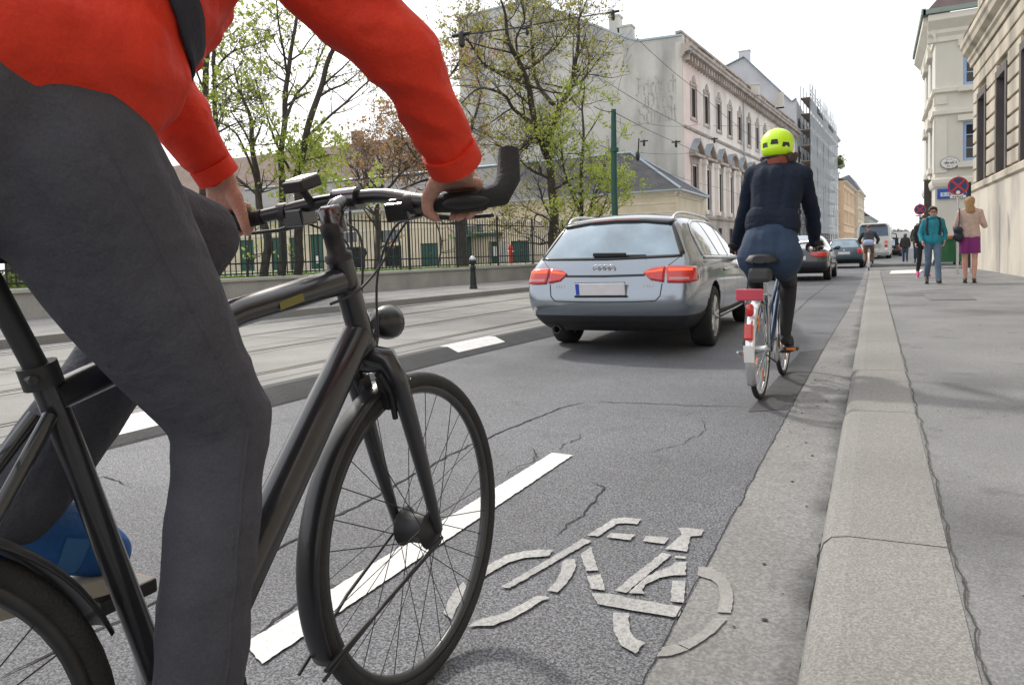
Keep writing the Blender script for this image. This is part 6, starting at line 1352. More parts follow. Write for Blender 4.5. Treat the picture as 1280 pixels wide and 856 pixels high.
# second bicycle: silver and dark blue roadster ridden by the woman in the lime helmet
def city_bike(loc, rot, sc, label, full=True, frm=None, guardm=None):
    t = thing('bicycle', label, 'bicycle', loc, rot, scale=sc); FB = frm; R2 = .345; WB_ = 1.05
    HT, HB, BB, SC_ = Vector((0,.80,.90)), Vector((0,.845,.70)), Vector((0,.42,.28)), Vector((0,.26,.70))
    m = MB(); m.tube([BB,HB], .018, 10); m.tube([Vector((0,.33,.52)),HB+Vector((0,-.015,.09))], .015, 10); m.tube([BB,SC_], .016, 10); m.tube([HT,HB], .02, 10)
    for s in (-1,1): m.tube([BB,Vector((s*.06,0,R2))], .010, 6); m.tube([SC_,Vector((s*.06,0,R2))], .008, 6)
    obj('frame', m, FB, t)
    m = MB()
    for s in (-1,1): m.tube([HB+Vector((0,.005,-.02)),Vector((s*.05,.88,.62)),Vector((s*.055,.96,.45)),Vector((s*.055,WB_,R2))], [.02,.015,.012,.009], 8)
    obj('fork', m, FB, t)
    for nm, y in (('rear_wheel',0),('front_wheel',WB_)):
        w_ = bikewheel(t, y, R2, .018, K['tyre'], K['steel'] if full else K['alu'], (.028,.055), 28 if full else 14, nm)
        if full:
            for a in (-70,110,200):
                m = MB(); m.obox((.008,y+.20*math.cos(R(a)),R2+.20*math.sin(R(a))),(.004,0,0),(0,.045*math.cos(R(a)),.045*math.sin(R(a))),(0,-.016*math.sin(R(a)),.016*math.cos(R(a)))); obj('spoke_reflector', m, K['orange_lens'], w_)
            m = MB(); m.torus((0,y,R2),(1,0,0),R2-.026,.0195,60,6,0,None,.72); obj('reflective_stripe', m, K['white'], w_) if False else None
    g = guard(t, (0,R2), R2+.022, 60, 214, .030, guardm); guard(t, (WB_,R2), R2+.022, 75, 210, .028, guardm)
    m = MB(); m.tube([HT,HT+Vector((0,-.02,.12)),HT+Vector((0,.02,.16))], .012, 8); obj('stem', m, K['steel'], t)
    bx = .30; hz = 1.06
    m = MB(); m.tube(smoothpath([Vector((-bx-.02,.66,hz)),Vector((-bx+.05,.75,hz+.01)),Vector((-.12,.85,hz)),Vector((0,.83,hz)),Vector((.12,.85,hz)),Vector((bx-.05,.75,hz+.01)),Vector((bx+.02,.66,hz))],4), .012, 8); obj('handlebar', m, K['steel'], t)
    for s in (-1,1):
        m = MB(); m.tube([(s*(bx+.03),.64,hz),(s*(bx-.045),.745,hz+.01)], .017, 8); obj('grip', m, K['rubber'], t)
        m = MB(); m.tube([(s*(bx-.05),.79,hz-.01),(s*(bx+.04),.74,hz-.03)], .006, 6); obj('brake_lever', m, K['steel'], t)
    m = MB(); m.tube([SC_,Vector((0,.21,.93))], .014, 8); obj('seat_post', m, K['steel'], t)
    m = MB(); rings = []
    for y, w_, z in ((.04,.06,.955),(.06,.105,.965),(.12,.115,.968),(.19,.08,.96),(.26,.035,.955),(.32,.022,.952),(.345,.01,.945)): rings.append([(w_*math.cos(a),y,z+.026*math.sin(a)-(.02 if abs(math.cos(a)) > .8 else 0)) for a in [k*math.pi/8 for k in range(16)]])
    m.loft(rings); obj('saddle', m, K['matt_black'], t)
    for s in (-1,1):
        e = BB+Vector((s*.075,s*.165,s*-.0)); m = MB(); m.tube([BB+Vector((s*.05,0,0)),e], [.013,.010], 8); obj('crank_arm', m, K['alu'], t)
        m = MB(); m.obox(e+Vector((s*.055,0,0)),(.045,0,0),(0,.04,0),(0,0,.013)); pe = obj('pedal', m, K['matt_black'], t, bevel=.004)
        m = MB(); m.obox(e+Vector((s*.055,-.041,0)),(.034,0,0),(0,.003,0),(0,0,.009)); obj('pedal_reflector', m, K['orange_lens'], pe)
    m = MB(); m.lathe(BB+Vector((.04,0,0)),(1,0,0),[(.09,0),(.09,.004),(.03,.006)],30); obj('chain_ring', m, K['alu'], t)
    m = MB(); m.tube([(.046,BB.y,BB.z+.09),(.046,0,R2+.04)], .006, 6); m.tube([(.046,BB.y,BB.z-.09),(.046,0,R2-.04)], .006, 6); obj('chain', m, K['matt_black'], t)
    if full:
        m = MB()
        for s in (-1,1): m.tube([(s*.05,.16,.70),(s*.06,-.30,.735)], .006, 6); m.tube([(s*.06,-.2,.73),(s*.065,0,R2)], .005, 6); m.tube([(s*.06,-.02,.715),(s*.065,0,R2)], .005, 6)
        for y in (.1,-.05,-.2,-.29): m.tube([(-.06,y,.72),(.06,y,.72)], .005, 6)
        obj('rear_rack', m, K['steel'], t)
        m = MB(); m.obox((-.005,-.315,.735),(.085,0,0),(0,.012,0),(0,0,.038)); obj('rear_reflector', m, mat('pale_red_reflector', (.52,.05,.08), .25, coat=.6), t, bevel=.008)
        m = MB(); m.caps((0,-.345,.62),.026,(0,-.345,.655),.026); obj('tail_light', m, K['red_lens'], t)
        m = MB(); m.obox((0,-.385,.50),(.028,0,0),(0,.018,-.006),(0,.01,.052)); obj('tail_light', m, K['red_lens'], t, bevel=.012)
        m = MB(); m.obox((0,-.39,.36),(.032,0,0),(0,.004,-.0),(0,-.012,.055)); obj('mud_flap', m, K['white'], t)
        m = MB(); m.obox((0,.05,.85),(.075,0,0),(0,.05,0),(0,.01,.05)); obj('saddle_bag', m, K['matt_black'], t, bevel=.025)
        m = MB(); m.tube([(-.05,.02,.30),(-.10,.02,.32),(-.13,-.10,.33)], .009, 6); obj('kickstand', m, K['steel'], t)
        m = MB(); m.tube([(-.06,.0,.34),(-.085,.06,.36),(-.085,.14,.38)], .012, 6); obj('dynamo', m, K['matt_black'], t)
    return t
B2 = G(950,499); B2.x -= .0
K['bike_blue'] = mat('bike_blue', (.03,.06,.13), .3, .3, .1, 10, coat=.5); K['chrome'] = mat('chrome_guard', (.72,.72,.72), .22, .85, .06, 12)
bike2 = city_bike((B2.x,B2.y+.02,0), R(-2), .955, 'silver and dark blue city bicycle with a red reflector plate under the lime helmet rider', True, K['bike_blue'], K['chrome'])
B3 = Vector((-.20,31.4,0)); bike3 = city_bike(B3, R(0), 1.0, 'distant dark bicycle ridden beside the blue hatchback', False, K['matt_black'], K['white'])
# ------------------------------------------------------------------ people
TS = bpy.data.scenes.new('scratch')
def blob(mb, voxel=.012, smooth=6, wr=None):
    me = mb.mesh('tmp'); b = bmesh.new(); b.from_mesh(me); bmesh.ops.recalc_face_normals(b, faces=b.faces); b.to_mesh(me); b.free()
    o = bpy.data.objects.new('tmp', me); TS.collection.objects.link(o)
    q = o.modifiers.new('r','REMESH'); q.mode = 'VOXEL'; q.voxel_size = voxel; q.use_smooth_shade = True
    s = o.modifiers.new('s','SMOOTH'); s.factor = .5; s.iterations = smooth
    vl = TS.view_layers[0]; vl.update(); dg = vl.depsgraph; out = bpy.data.meshes.new_from_object(o.evaluated_get(dg)); bpy.data.objects.remove(o)
    if wr:                                     # cloth folds: (amplitude, frequency vector)
        am, fr = wr
        cs = [v.co.copy() for v in out.vertices]; ns = [v.normal.copy() for v in out.vertices]; fl = []
        for c, nn in zip(cs, ns):
            p = Vector((c.x*fr[0], c.y*fr[1], c.z*fr[2])); n = noise.noise(p)+.8*(.3-abs(noise.noise(p*1.6+Vector((5,1,2))))); c += nn*am*n; fl += c[:]
        out.vertices.foreach_set('co', fl); out.update()
    for p in out.polygons: p.use_smooth = True
    return out
def shift(me, off):
    me.transform(Matrix.Translation(-Vector(off))); return me
def hand_free(mb, w, d, side, k=1.0, curl=.5, pal=None):
    """w wrist, d finger direction, side toward the thumb"""
    d = Vector(d).normalized(); s = Vector(side); s = (s-d*s.dot(d)).normalized(); n = d.cross(s) if pal is None else Vector(pal)
    for i, (o, L_) in enumerate(((.030,.070),(.010,.078),(-.010,.072),(-.028,.056))):
        kn = w+d*.085*k+s*o*k; mb.caps(w+s*o*.7*k, .017*k, kn, .0125*k, 8)
        a = kn+(d*math.cos(curl*.6)+n*math.sin(curl*.6))*L_*.5*k; b = a+(d*math.cos(curl*1.6)+n*math.sin(curl*1.6))*L_*.5*k
        mb.caps(kn, .0115*k, a, .0098*k, 8); mb.caps(a, .0098*k, b, .008*k, 8)
    t0 = w+d*.02*k+s*.028*k; t1 = t0+(d*.55+s*.6+n*.3).normalized()*.045*k; t2 = t1+(d*.85+s*.15+n*.35).normalized()*.032*k
    mb.caps(t0, .017*k, t1, .0125*k, 8); mb.caps(t1, .0125*k, t2, .0095*k, 8)
def hand_grip(mb, w, g, ax, f, up, k=1.0, rb=.017):
    """hand closed round a bar at g; ax points to the little finger side"""
    ax = Vector(ax).normalized(); f = Vector(f); f = (f-ax*f.dot(ax)).normalized(); up = f.cross(ax); up = up if up.z > 0 else -up
    P = lambda o, th, r: g+ax*o*k+(-f*math.cos(R(th))+up*math.sin(R(th)))*r
    for o, L_ in ((-.033,1.0),(-.011,1.06),(.011,1.0),(.031,.86)):
        r = rb+.011*k; pts = [P(o,62,r+.010*k), P(o,110,r+.007*k), P(o*.96,160*L_,r+.001), P(o*.94,208*L_,r), P(o*.94,246*L_,r)]
        for i, (a, b) in enumerate(zip(pts, pts[1:])): mb.caps(a, (.0125,.0115,.0105,.0095)[i]*k, b, (.0115,.0105,.0095,.0082)[i]*k, 8)
        mb.caps(w+ax*o*.55*k, .019*k, pts[0], .0135*k, 8)
    t = [w.lerp(P(-.04,40,rb+.02),.55)-ax*.012*k, P(-.052,20,rb+.014*k), P(-.056,-25,rb+.012*k), P(-.05,-70,rb+.012*k)]
    for i, (a, b) in enumerate(zip(t, t[1:])): mb.caps(a, (.018,.0135,.0115)[i]*k, b, (.0135,.0115,.009)[i]*k, 8)
def headparts(mb, h, f, up, k=1.0):
    f = Vector(f).normalized(); up = Vector(up).normalized(); r = f.cross(up).normalized(); up = r.cross(f); M3 = Matrix((r, f, up)).transposed()
    q = lambda x, y, z: h+(r*x+f*y+up*z)*k
    mb.ell(q(0,-.012,.025), (.075*k,.092*k,.092*k), M3, 20, 12); mb.ell(q(0,.012,-.035), (.062*k,.072*k,.078*k), M3, 18, 12); mb.ell(q(0,.045,-.085), (.034*k,.03*k,.026*k), M3)
    mb.caps(q(0,.083,.012), .009*k, q(0,.102,-.024), .015*k, 8); mb.ell(q(0,.080,-.058), (.026*k,.012*k,.010*k), M3, 10, 6); mb.caps(q(-.035,.074,.03), .012*k, q(.035,.074,.03), .012*k, 8)
    for s in (-1,1): mb.ell(q(s*.077,-.008,-.008), (.010*k,.022*k,.032*k), M3, 10, 6); mb.ell(q(s*.042,.055,-.03), (.024*k,.02*k,.024*k), M3, 10, 6)
    return q, M3
def bodyparts(mb, J, k=1.0, fem=False, hands=True):
    w = .9 if fem else 1.0; pl, ch = J['pel'], J['chest']; r = (J['shR']-J['shL']).normalized()
    for s in (-1,1):
        mb.caps(pl+r*s*.065*k, .105*k, pl.lerp(ch,.45)+r*s*.055*k, .095*k*w); mb.caps(pl.lerp(ch,.45)+r*s*.055*k, .095*k*w, ch+r*s*.075*k, .11*k*w)
    for s in 'LR':
        sh, el, wr = J['sh'+s], J['el'+s], J['wr'+s]
        mb.caps(ch.lerp(sh,.3)+Vector((0,0,.02)), .085*k*w, sh, .062*k*w); mb.caps(J['neck'], .05*k, sh, .055*k*w)
        mb.caps(sh, .056*k*w, el, .041*k*w); mb.caps(el, .041*k*w, el.lerp(wr,.35), .042*k*w); mb.caps(el.lerp(wr,.35), .042*k*w, wr, .026*k*w)
        hp, kn, an, to = J['hip'+s], J['kn'+s], J['an'+s], J['to'+s]
        mb.caps(hp, .088*k, kn, .054*k); mb.caps(kn, .054*k, kn.lerp(an,.32), .056*k); mb.caps(kn.lerp(an,.32), .056*k, an, .034*k); mb.caps(an, .036*k, an.lerp(to,.9), .030*k)
    mb.caps(ch, .08*k, J['neck'], .055*k); mb.caps(J['neck'], .053*k, J['head']-Vector((0,0,.05*k)), .050*k)
def figure(label, base, J, f, up=(0,0,1), k=1.0, fem=False, hands=None, voxel=.010, skin=None, eyes=True, name='person', headk=None):
    mb = MB(); bodyparts(mb, J, k, fem); q, M3 = headparts(mb, J['head'], f, up, headk or k)
    if hands: hands(mb)
    me = shift(blob(mb, voxel, 4), base); o = obj(name, me, skin or K['skin']); o.location = base; tag(o, label, 'person')
    if eyes:
        for s in (-1,1): m = MB(); m.ell(q(s*.031,.081,.012), (.012,.008,.008), M3, 10, 6); obj('eye', m, K['matt_black'], o, True)
        m = MB(); m.ell(q(0,.090,-.058), (.024,.006,.006), M3, 10, 6); obj('mouth', m, mat('lips', (.40,.13,.11), .5) if 'lips' not in bpy.data.materials else bpy.data.materials['lips'], o, True)
    return o, q, M3
def cloth(o, name, mb, m, voxel=.012, smooth=7, wr=None): return obj(name, shift(blob(mb, voxel, smooth, wr), o.location), m, o)
def jacketparts(mb, J, k=1.0, e=.016, fem=False, cuff=1.0, hem=.0, vol=0):
    w = .9 if fem else 1.0; pl, ch = J['pel'], J['chest']; r = (J['shR']-J['shL']).normalized(); lo = pl.lerp(ch, hem)
    for s in (-1,1):
        mb.caps(lo+r*s*.065*k, (.108+vol)*k+e, pl.lerp(ch,.5)+r*s*.055*k, (.10+vol)*k*w+e); mb.caps(pl.lerp(ch,.5)+r*s*.055*k, (.10+vol)*k*w+e, ch+r*s*.075*k, .112*k*w+e)
    for s in 'LR':
        sh, el, wr = J['sh'+s], J['el'+s], J['wr'+s]; cu = el.lerp(wr, cuff)
        mb.caps(ch.lerp(sh,.3)+Vector((0,0,.02)), .085*k*w+e, sh, .064*k*w+e); mb.caps(J['neck'], .05*k+e*.6, sh, .056*k*w+e)
        mb.caps(sh, .058*k*w+e, el, .045*k*w+e); mb.caps(el, .045*k*w+e, cu, .034*k*w+e*.8)
    mb.caps(ch, .085*k+e, J['neck'], .058*k+e*.6); f_c = r.cross(Vector((0,0,1))); mb.caps(pl.lerp(ch,.5), .112*k*w+e, ch, .128*k*w+e)
def trouserparts(mb, J, k=1.0, e=.012, cuff=.97, flare=0, waist=.30):
    pl, ch = J['pel'], J['chest']; r = (J['shR']-J['shL']).normalized()
    for s in (-1,1): mb.caps(pl+r*s*.065*k, .108*k+e, pl.lerp(ch,waist)+r*s*.06*k, .098*k+e)
    for s in 'LR':
        hp, kn, an = J['hip'+s], J['kn'+s], J['an'+s]; cu = kn.lerp(an, cuff)
        mb.caps(hp, .092*k+e, kn, .062*k+e); mb.caps(kn, .062*k+e, kn.lerp(an,.35), .060*k+e); mb.caps(kn.lerp(an,.35), .060*k+e, cu, .043*k+e+flare)
        mb.caps(pl+r*.065*k*(1 if s == 'R' else -1), .108*k+e, hp, .092*k+e)
def shoe(o, an, to, m, sole, k=1.0, up=Vector((0,0,1)), heel=None):
    d = (to-an); d = d-up*d.dot(up); d.normalize(); he = heel or (an-d*.035*k); s = up.cross(d)
    mb = MB(); fl = to-up*.0
    mb.caps(an-up*.02*k, .043*k, an.lerp(to,.55)+up*.005*k, .040*k); mb.caps(he-up*.045*k, .036*k, to-d*.02*k, .034*k); mb.caps(an.lerp(to,.5), .044*k, to-d*.02*k+up*.005, .036*k)
    sh = cloth(o, 'shoe', mb, m, .009, 4)
    mb = MB(); base = to-up*.034*k; prof = [(-.075,.030),(-.055,.038),(.0,.036),(.08,.042),(.13,.043),(.165,.036),(.185,.018)]
    L0 = (to-he).dot(d); fl = [(he+d*(x+.045)*L0/.23*k/k+s*w_*k) for x, w_ in prof]+[(he+d*(x+.045)*L0/.23+s*(-w_)*k) for x, w_ in prof[::-1]]
    zz_ = base.dot(up); fl = [p+up*(zz_-.012*k-p.dot(up)) for p in fl]; mb.prism(fl, up*.022*k); obj('sole', mb, sole, sh, True); return sh

# ---- rider in red on the foreground bicycle
W_ = lambda x, y, z: B0+Vector((x,y,z))       # bicycle-frame coordinates (the lean is under a centimetre at the saddle)
lean = Matrix.Rotation(-.03, 3, 'Y'); LW_ = lambda v: B0+lean @ Vector(v)
J = dict(pel=Vector((-.965,.475,1.115)), chest=Vector((-.965,.715,1.47)), neck=Vector((-.965,.80,1.60)), head=Vector((-.965,.90,1.745)),
 shR=Vector((-.77,.745,1.50)), elR=Vector((-.635,.925,1.285)), wrR=Vector((-.640,1.075,1.135)), shL=Vector((-1.16,.76,1.50)), elL=Vector((-1.265,1.00,1.315)), wrL=Vector((-1.245,1.105,1.165)),
 hipR=Vector((-.865,.515,1.135)), knR=Vector((-.845,.728,.755)), anR=Vector((-.845,.648,.305)), toR=Vector((-.83,.80,.165)),
 hipL=Vector((-1.065,.515,1.13)), knL=Vector((-1.085,.915,1.035)), anL=Vector((-1.075,.570,.655)), toL=Vector((-1.075,.715,.530)))
gR, gL = LW_(BG), LW_(BGL)
def hh(mb):
    hand_grip(mb, J['wrR'], gR+Vector((.0,0,0)), (1,-.2,0), (0.1,1,0), (0,0,1), 1.0); hand_grip(mb, J['wrL'], gL, (-1,-.15,0), (0,1,0), (0,0,1), 1.0)
r1, q1, M1 = figure('cyclist in a red jacket and dark grey trousers riding past close to the camera', Vector((-.965,.475,0)), J, (0,1,-.25), (0,.25,1), 1.0, hands=hh, voxel=.0055)
K['red_jacket'] = mat('red_jacket', (.62,.034,.012), .66, 0, .12, 6, .5, 20, spec=.3, fine=.06, fs=260)
K['grey_trousers'] = mat('grey_trousers', (.058,.059,.073), .88, 0, .16, 5, .55, 24, fine=.14, fs=320)
mb = MB(); jacketparts(mb, J, 1.0, .016, cuff=.82, hem=.26, vol=.012)
for s in (-1,1): mb.caps(Vector((-.965+s*.085,.475,1.225)), .136, Vector((-.965+s*.085,.56,1.235)), .132); mb.caps(Vector((-.965+s*.08,.53,1.25)), .128, Vector((-.965+s*.07,.64,1.36)), .125)
mb.caps(Vector((-.965,.68,1.27)), .10, Vector((-.965,.79,1.43)), .09)
jk = cloth(r1, 'jacket', mb, K['red_jacket'], .0085, 6, (.017,(6,6,10)))
mb = MB(); trouserparts(mb, J, 1.0, .007, 1.0, .008, .16); mb.caps(J['hipR'], .116, J['hipR'].lerp(J['knR'],.5), .096); mb.caps(J['hipR'].lerp(J['knR'],.5), .096, J['knR'], .072); mb.caps(J['knR'], .072, J['knR'].lerp(J['anR'],.6), .058)
mb.caps(J['knR'].lerp(J['anR'],.6), .058, J['anR'], .052); mb.caps(J['pel']+Vector((.075,-.07,.055)), .128, J['pel']+Vector((-.075,-.07,.055)), .128)
tr = cloth(r1, 'trousers', mb, K['grey_trousers'], .0085, 7, (.008,(4,4,8)))
bt_ = bvh_of(tr.data); mb = MB(); rows = []
for k in range(60):
    u = k/59; c = J['hipR'].lerp(J['knR'],u*2) if u < .5 else J['knR'].lerp(J['anR'],u*2-1); c = c-r1.location+Vector((0,-.01,0)); row = []
    t_ = ((J['knR']-J['hipR']) if u < .5 else (J['anR']-J['knR'])).normalized(); n_ = Vector((0,t_.z,-t_.y))
    for v in (-.004,-.0015,.0015,.004):
        h = bt_.ray_cast(c+n_*v+Vector((.6,0,0)), Vector((-1,0,0))); row.append((h[0] if h[0] else c+Vector((.1,0,0)))+Vector((.0016 if abs(v) < .002 else -.002,0,0)))
    rows.append(row)
mb.loft(rows, False, False, True); obj('side_seam', mb, K['grey_trousers'], tr)
mb = MB()
for s, r_ in (('R',.050),('L',.048)):
    d = (J['wr'+s]-J['el'+s]).normalized(); e = J['el'+s].lerp(J['wr'+s], .86); mb = MB(); mb.tube([e-d*.012, e+d*.022], r_*.96, 20); obj('jacket_cuff', mb, K['red_jacket'], r1, True)
K['strap'] = mat('dark_strap', (.02,.024,.035), .8, 0, .15, 12, .2, 200)
bj = bvh_of(jk.data)
rows = []; mb = MB()                           # dark strap down the side of the chest, round under the arm
for k in range(30):
    u = k/29; a = R(-38+u*150); d_ = Vector((.95,.3,0))*math.cos(a)+Vector((0,-.63,.77))*math.sin(a); d_.normalize(); row = []
    c0 = Vector((-.965,.625,1.265))-r1.location
    for v in (-.026,-.013,0,.013,.026):
        o_ = c0+Vector((0,.77,.63))*v; h = bj.ray_cast(o_+d_*1.2, -d_); row.append((h[0] if h[0] else o_+d_*.2)+d_*.006)
    rows.append(row)
mb.loft(rows, False, False, True); obj('chest_strap', mb, K['strap'], r1, solid=.004)
K['blue_shoe'] = mat('blue_shoe', (.015,.11,.36), .6, 0, .15, 15, .2, 120); K['sole_pale'] = mat('sole_pale', (.55,.50,.42), .7); K['brown_shoe'] = K['blue_shoe']
dl = Vector((0,.3,.95)).normalized()
shoe(r1, J['anL'], J['toL'], K['blue_shoe'], K['sole_pale'], 1.0, Vector((0,.18,.98)).normalized()); shoe(r1, J['anR'], J['toR'], K['blue_shoe'], K['sole_pale'])
pale_ = mat('shoe_trim', (.06,.20,.45), .6)
for sh_, sd_ in [(c, 1) for c in kids(r1) if c.name.startswith('shoe')]:
    bs2 = bvh_of(sh_.data); xs = [v.co for v in sh_.data.vertices]; y0_, y1_ = min(v.y for v in xs), max(v.y for v in xs); z0_, z1_ = min(v.z for v in xs), max(v.z for v in xs); cx_ = sum(v.x for v in xs)/len(xs)
    for fa, fb in ((.40,.54),):
        rows = []
        for k in range(9):
            u = k/8; zz = z0_+(z1_-z0_)*(.22+.45*u); row = []
            for f_ in (fa, fb):
                o_ = Vector((cx_+.3, y0_+(y1_-y0_)*(f_+.10*u), zz-.10*(f_-.2))); h = bs2.ray_cast(o_, Vector((-1,0,0))); row.append(h[0]+Vector((.0015,0,0)) if h[0] else None)
            if None not in row: rows.append(row)
        if len(rows) > 2: mb = MB(); mb.loft(rows, False, False, True); obj('trim_stripe', mb, pale_, sh_)
mb = MB(); mb.ell(q1(0,-.02,.055), (.100,.128,.088), M1, 24, 14); obj('helmet', mb, K['matt_black'], r1, True)
m = MB(); m.tube([q1(s*.085,.0,.0) if s else q1(0,.05,-.10) for s in (-1,0,1)], .006, 6); obj('chin_strap', m, K['strap'], r1, True)

# ---- woman in lime helmet
yh = 5.10; b2y = B2.y
P_ = lambda px, py, y: YV(px, py, y)
J = dict(pel=P_(962,312,yh+.03), chest=P_(972,226,yh+.20), neck=P_(973,204,yh+.25), head=P_(972,188,yh+.30),
 shL=P_(942,220,yh+.22), elL=P_(929,272,yh+.36), wrL=P_(919,308,yh+.52), shR=P_(1003,220,yh+.22), elR=P_(1016,268,yh+.36), wrR=P_(1018,303,yh+.50),
 hipL=P_(948,322,yh+.04), hipR=P_(977,322,yh+.04), knR=P_(986,352,yh+.50), anR=P_(982,418,yh+.38), toR=P_(988,430,yh+.52), knL=P_(946,357,yh+.36), anL=P_(936,424,yh+.0), toL=P_(934,434,yh+.14))
sc_ = (J['head']-J['pel']).length
kk = .94
def hh(mb):
    hand_grip(mb, J['wrR'], J['wrR']+Vector((.01,.07,-.035)), (1,-.4,0), (0,1,0), (0,0,1), kk); hand_grip(mb, J['wrL'], J['wrL']+Vector((-.01,.07,-.035)), (-1,-.4,0), (0,1,0), (0,0,1), kk)
r2, q2, M2 = figure('woman cyclist with a lime helmet, navy jacket and blue skirt seen from behind', J['pel']*1, J, (0,1,-.05), (0,.05,1), kk, True, hh, .009, name='person', headk=1.0)
K['navy'] = mat('navy_jacket', (.012,.018,.034), .82, 0, .15, 6, .25, 70, spec=.2); K['skirt_blue'] = mat('skirt_blue', (.021,.042,.085), .8, 0, .12, 7, .3, 200, fine=.1, fs=220); K['leggings'] = mat('leggings', (.014,.014,.016), .75, 0, .1, 8)
mb = MB(); jacketparts(mb, J, kk, .016, True, .97, .34, .002); cloth(r2, 'jacket', mb, K['navy'], .0085, 6, (.007,(7,7,11)))
mb = MB(); lo = J['pel'].lerp(J['chest'],.36); rr_ = (J['shR']-J['shL']).normalized(); mb.caps(lo-rr_*.07, .113, lo+rr_*.07, .113); mb.caps(lo-rr_*.07+Vector((0,0,.03)), .108, lo+rr_*.07+Vector((0,0,.03)), .108); cloth(r2, 'jacket_hem', mb, K['navy'], .009, 4)
mb = MB(); 
for s in 'LR':
    sg_ = 1 if s == 'R' else -1; mb.caps(J['pel']+Vector((0,-.015,-.03)), .125, J['pel']+Vector((0,.0,.06)), .118); mb.caps(J['pel'].lerp(J['chest'],.3)+rr_*sg_*.05, .106, J['hip'+s]+rr_*sg_*.018+Vector((0,-.02,-.0)), .122); mb.caps(J['hip'+s]+rr_*sg_*.016, .118, J['hip'+s].lerp(J['kn'+s],.45), .092)
cloth(r2, 'skirt', mb, K['skirt_blue'], .010, 8, (.008,(7,7,9)))
mb = MB()
for s in 'LR':
    hp, kn, an = J['hip'+s].lerp(J['kn'+s],.35), J['kn'+s], J['an'+s]; mb.caps(hp, .084, kn, .060); mb.caps(kn, .060, kn.lerp(an,.35), .058); mb.caps(kn.lerp(an,.35), .058, an, .038)
cloth(r2, 'leggings', mb, K['leggings'], .009, 5)
for s in 'LR': shoe(r2, J['an'+s], J['to'+s], K['leggings'], mat('sole_dark', (.03,.03,.03), .8) if 'sole_dark' not in bpy.data.materials else bpy.data.materials['sole_dark'], .9)
for s in 'LR':
    mb = MB(); w0 = J['wr'+s]; sg_ = 1 if s == 'R' else -1; hand_grip(mb, w0, w0+Vector((sg_*.01,.07,-.035)), (sg_,-.4,0), (0,1,0), (0,0,1), kk*1.14, .016); cloth(r2, 'glove', mb, mat('glove_dark', (.03,.018,.018), .7) if 'glove_dark' not in bpy.data.materials else bpy.data.materials['glove_dark'], .008, 2)
K['lime'] = mat('lime_helmet', (.62,.95,.01), .35, 0, .05, 6, coat=.4)
mb = MB(); mb.ell(q2(0,-.008,.045), (.113,.138,.105), M2, 28, 18); mb.ell(q2(0,-.03,.0), (.108,.118,.075), M2, 28, 14); hm = cloth(r2, 'helmet', mb, K['lime'], .009, 4)
bh = bvh_of(hm.data); m = MB()
for xx, zz_2, ww in ((-.070,.020,.018),(-.004,.034,.026),(.068,.014,.023)):
    pts = []
    for u, v in ((-1,-.9),(1,-.9),(.75,1),(-.75,1)):
        o_ = q2(xx+u*ww,-.5,zz_2+v*.017)-r2.location; d_ = (q2(xx,0,zz_2)-q2(xx,-.5,zz_2)).normalized(); h = bh.ray_cast(o_, d_); pts.append((h[0] or o_+d_*.37)-d_*.003)
    m.prism(pts, d_*-.003)
obj('vent', m, K['matt_black'], hm)
m = MB(); m.tube([q2(x,-.118+abs(x)*.4,-.058) for x in (-.09,-.05,0,.05,.09)], .009, 8); obj('helmet_strap', m, K['matt_black'], hm, True)
K['hair_dark'] = mat('hair_dark', (.035,.018,.012), .5, 0, .3, 30, .5, 140)
mb = MB(); mb.ell(q2(0,-.02,-.03), (.088,.10,.07), M2); 
for k in range(14): rg = random.Random(k); p = q2(.098+rg.uniform(-.02,.025),-.07+rg.uniform(-.03,.03),-.05-rg.uniform(0,.06)); mb.ell(p, (.02,.02,.026), None, 8, 6)
for k in range(8): rg = random.Random(k+50); p = q2(-.08+rg.uniform(-.02,.015),-.05+rg.uniform(-.02,.03),-.06-rg.uniform(0,.05)); mb.ell(p, (.016,.016,.022), None, 8, 6)
cloth(r2, 'hair', mb, K['hair_dark'], .007, 2)
mb = MB(); n_ = J['neck']; 
for z, r_ in ((.030,.062),(.008,.070),(-.012,.076)): mb.torus(n_+Vector((0,.01,z)), (0,.1,1), r_, .020, 24, 8)
cloth(r2, 'scarf', mb, mat('scarf_rust', (.20,.05,.03), .85, 0, .15, 14, .3, 120), .008, 4, (.005,(14,14,22)))

# ---- generic walkers
def walker(base, rot, H, stride, arms=(0,0), lean_=0, turn=0, k=None, elb=(.35,.35), out=.02, feet=.09, shw=.165):
    k = H/1.75; M_ = Matrix.Rotation(rot, 3, 'Z'); P = lambda x, y, z: Vector(base)+M_ @ Vector((x*k, (y+lean_*z)*k, z*k))
    J = dict(pel=P(0,0,.98), chest=P(0,.01,1.36), neck=P(0,.0,1.50), head=P(0,.025,1.63))
    for s, sg, st, ar, eb in (('L',-1,stride,arms[0],elb[0]),('R',1,-stride,arms[1],elb[1])):
        J['sh'+s] = P(sg*shw,0,1.43); J['el'+s] = P(sg*(.225+out),-.03+ar*.22,1.15); J['wr'+s] = P(sg*(.215+out*.6),-.0+ar*.42+eb*.22,.93+eb*.10)
        J['hip'+s] = P(sg*.095,0,.93); J['kn'+s] = P(sg*.085,.03+st*.42,.50); J['an'+s] = P(sg*feet,(st*.95 if st > 0 else st*1.15)-.02,.09+(.09 if st < -.1 else 0)); J['to'+s] = P(sg*(feet+.015),(st*.95 if st > 0 else st*1.12)+.15,.035+(.0 if st < -.1 else (.03 if st > .1 else 0)))
    return J, M_ @ Vector((0,1,0)), k, M_ @ Vector((1,0,0))
def mini(nm, **kw):
    return bpy.data.materials[nm] if nm in bpy.data.materials else mat(nm, **kw)
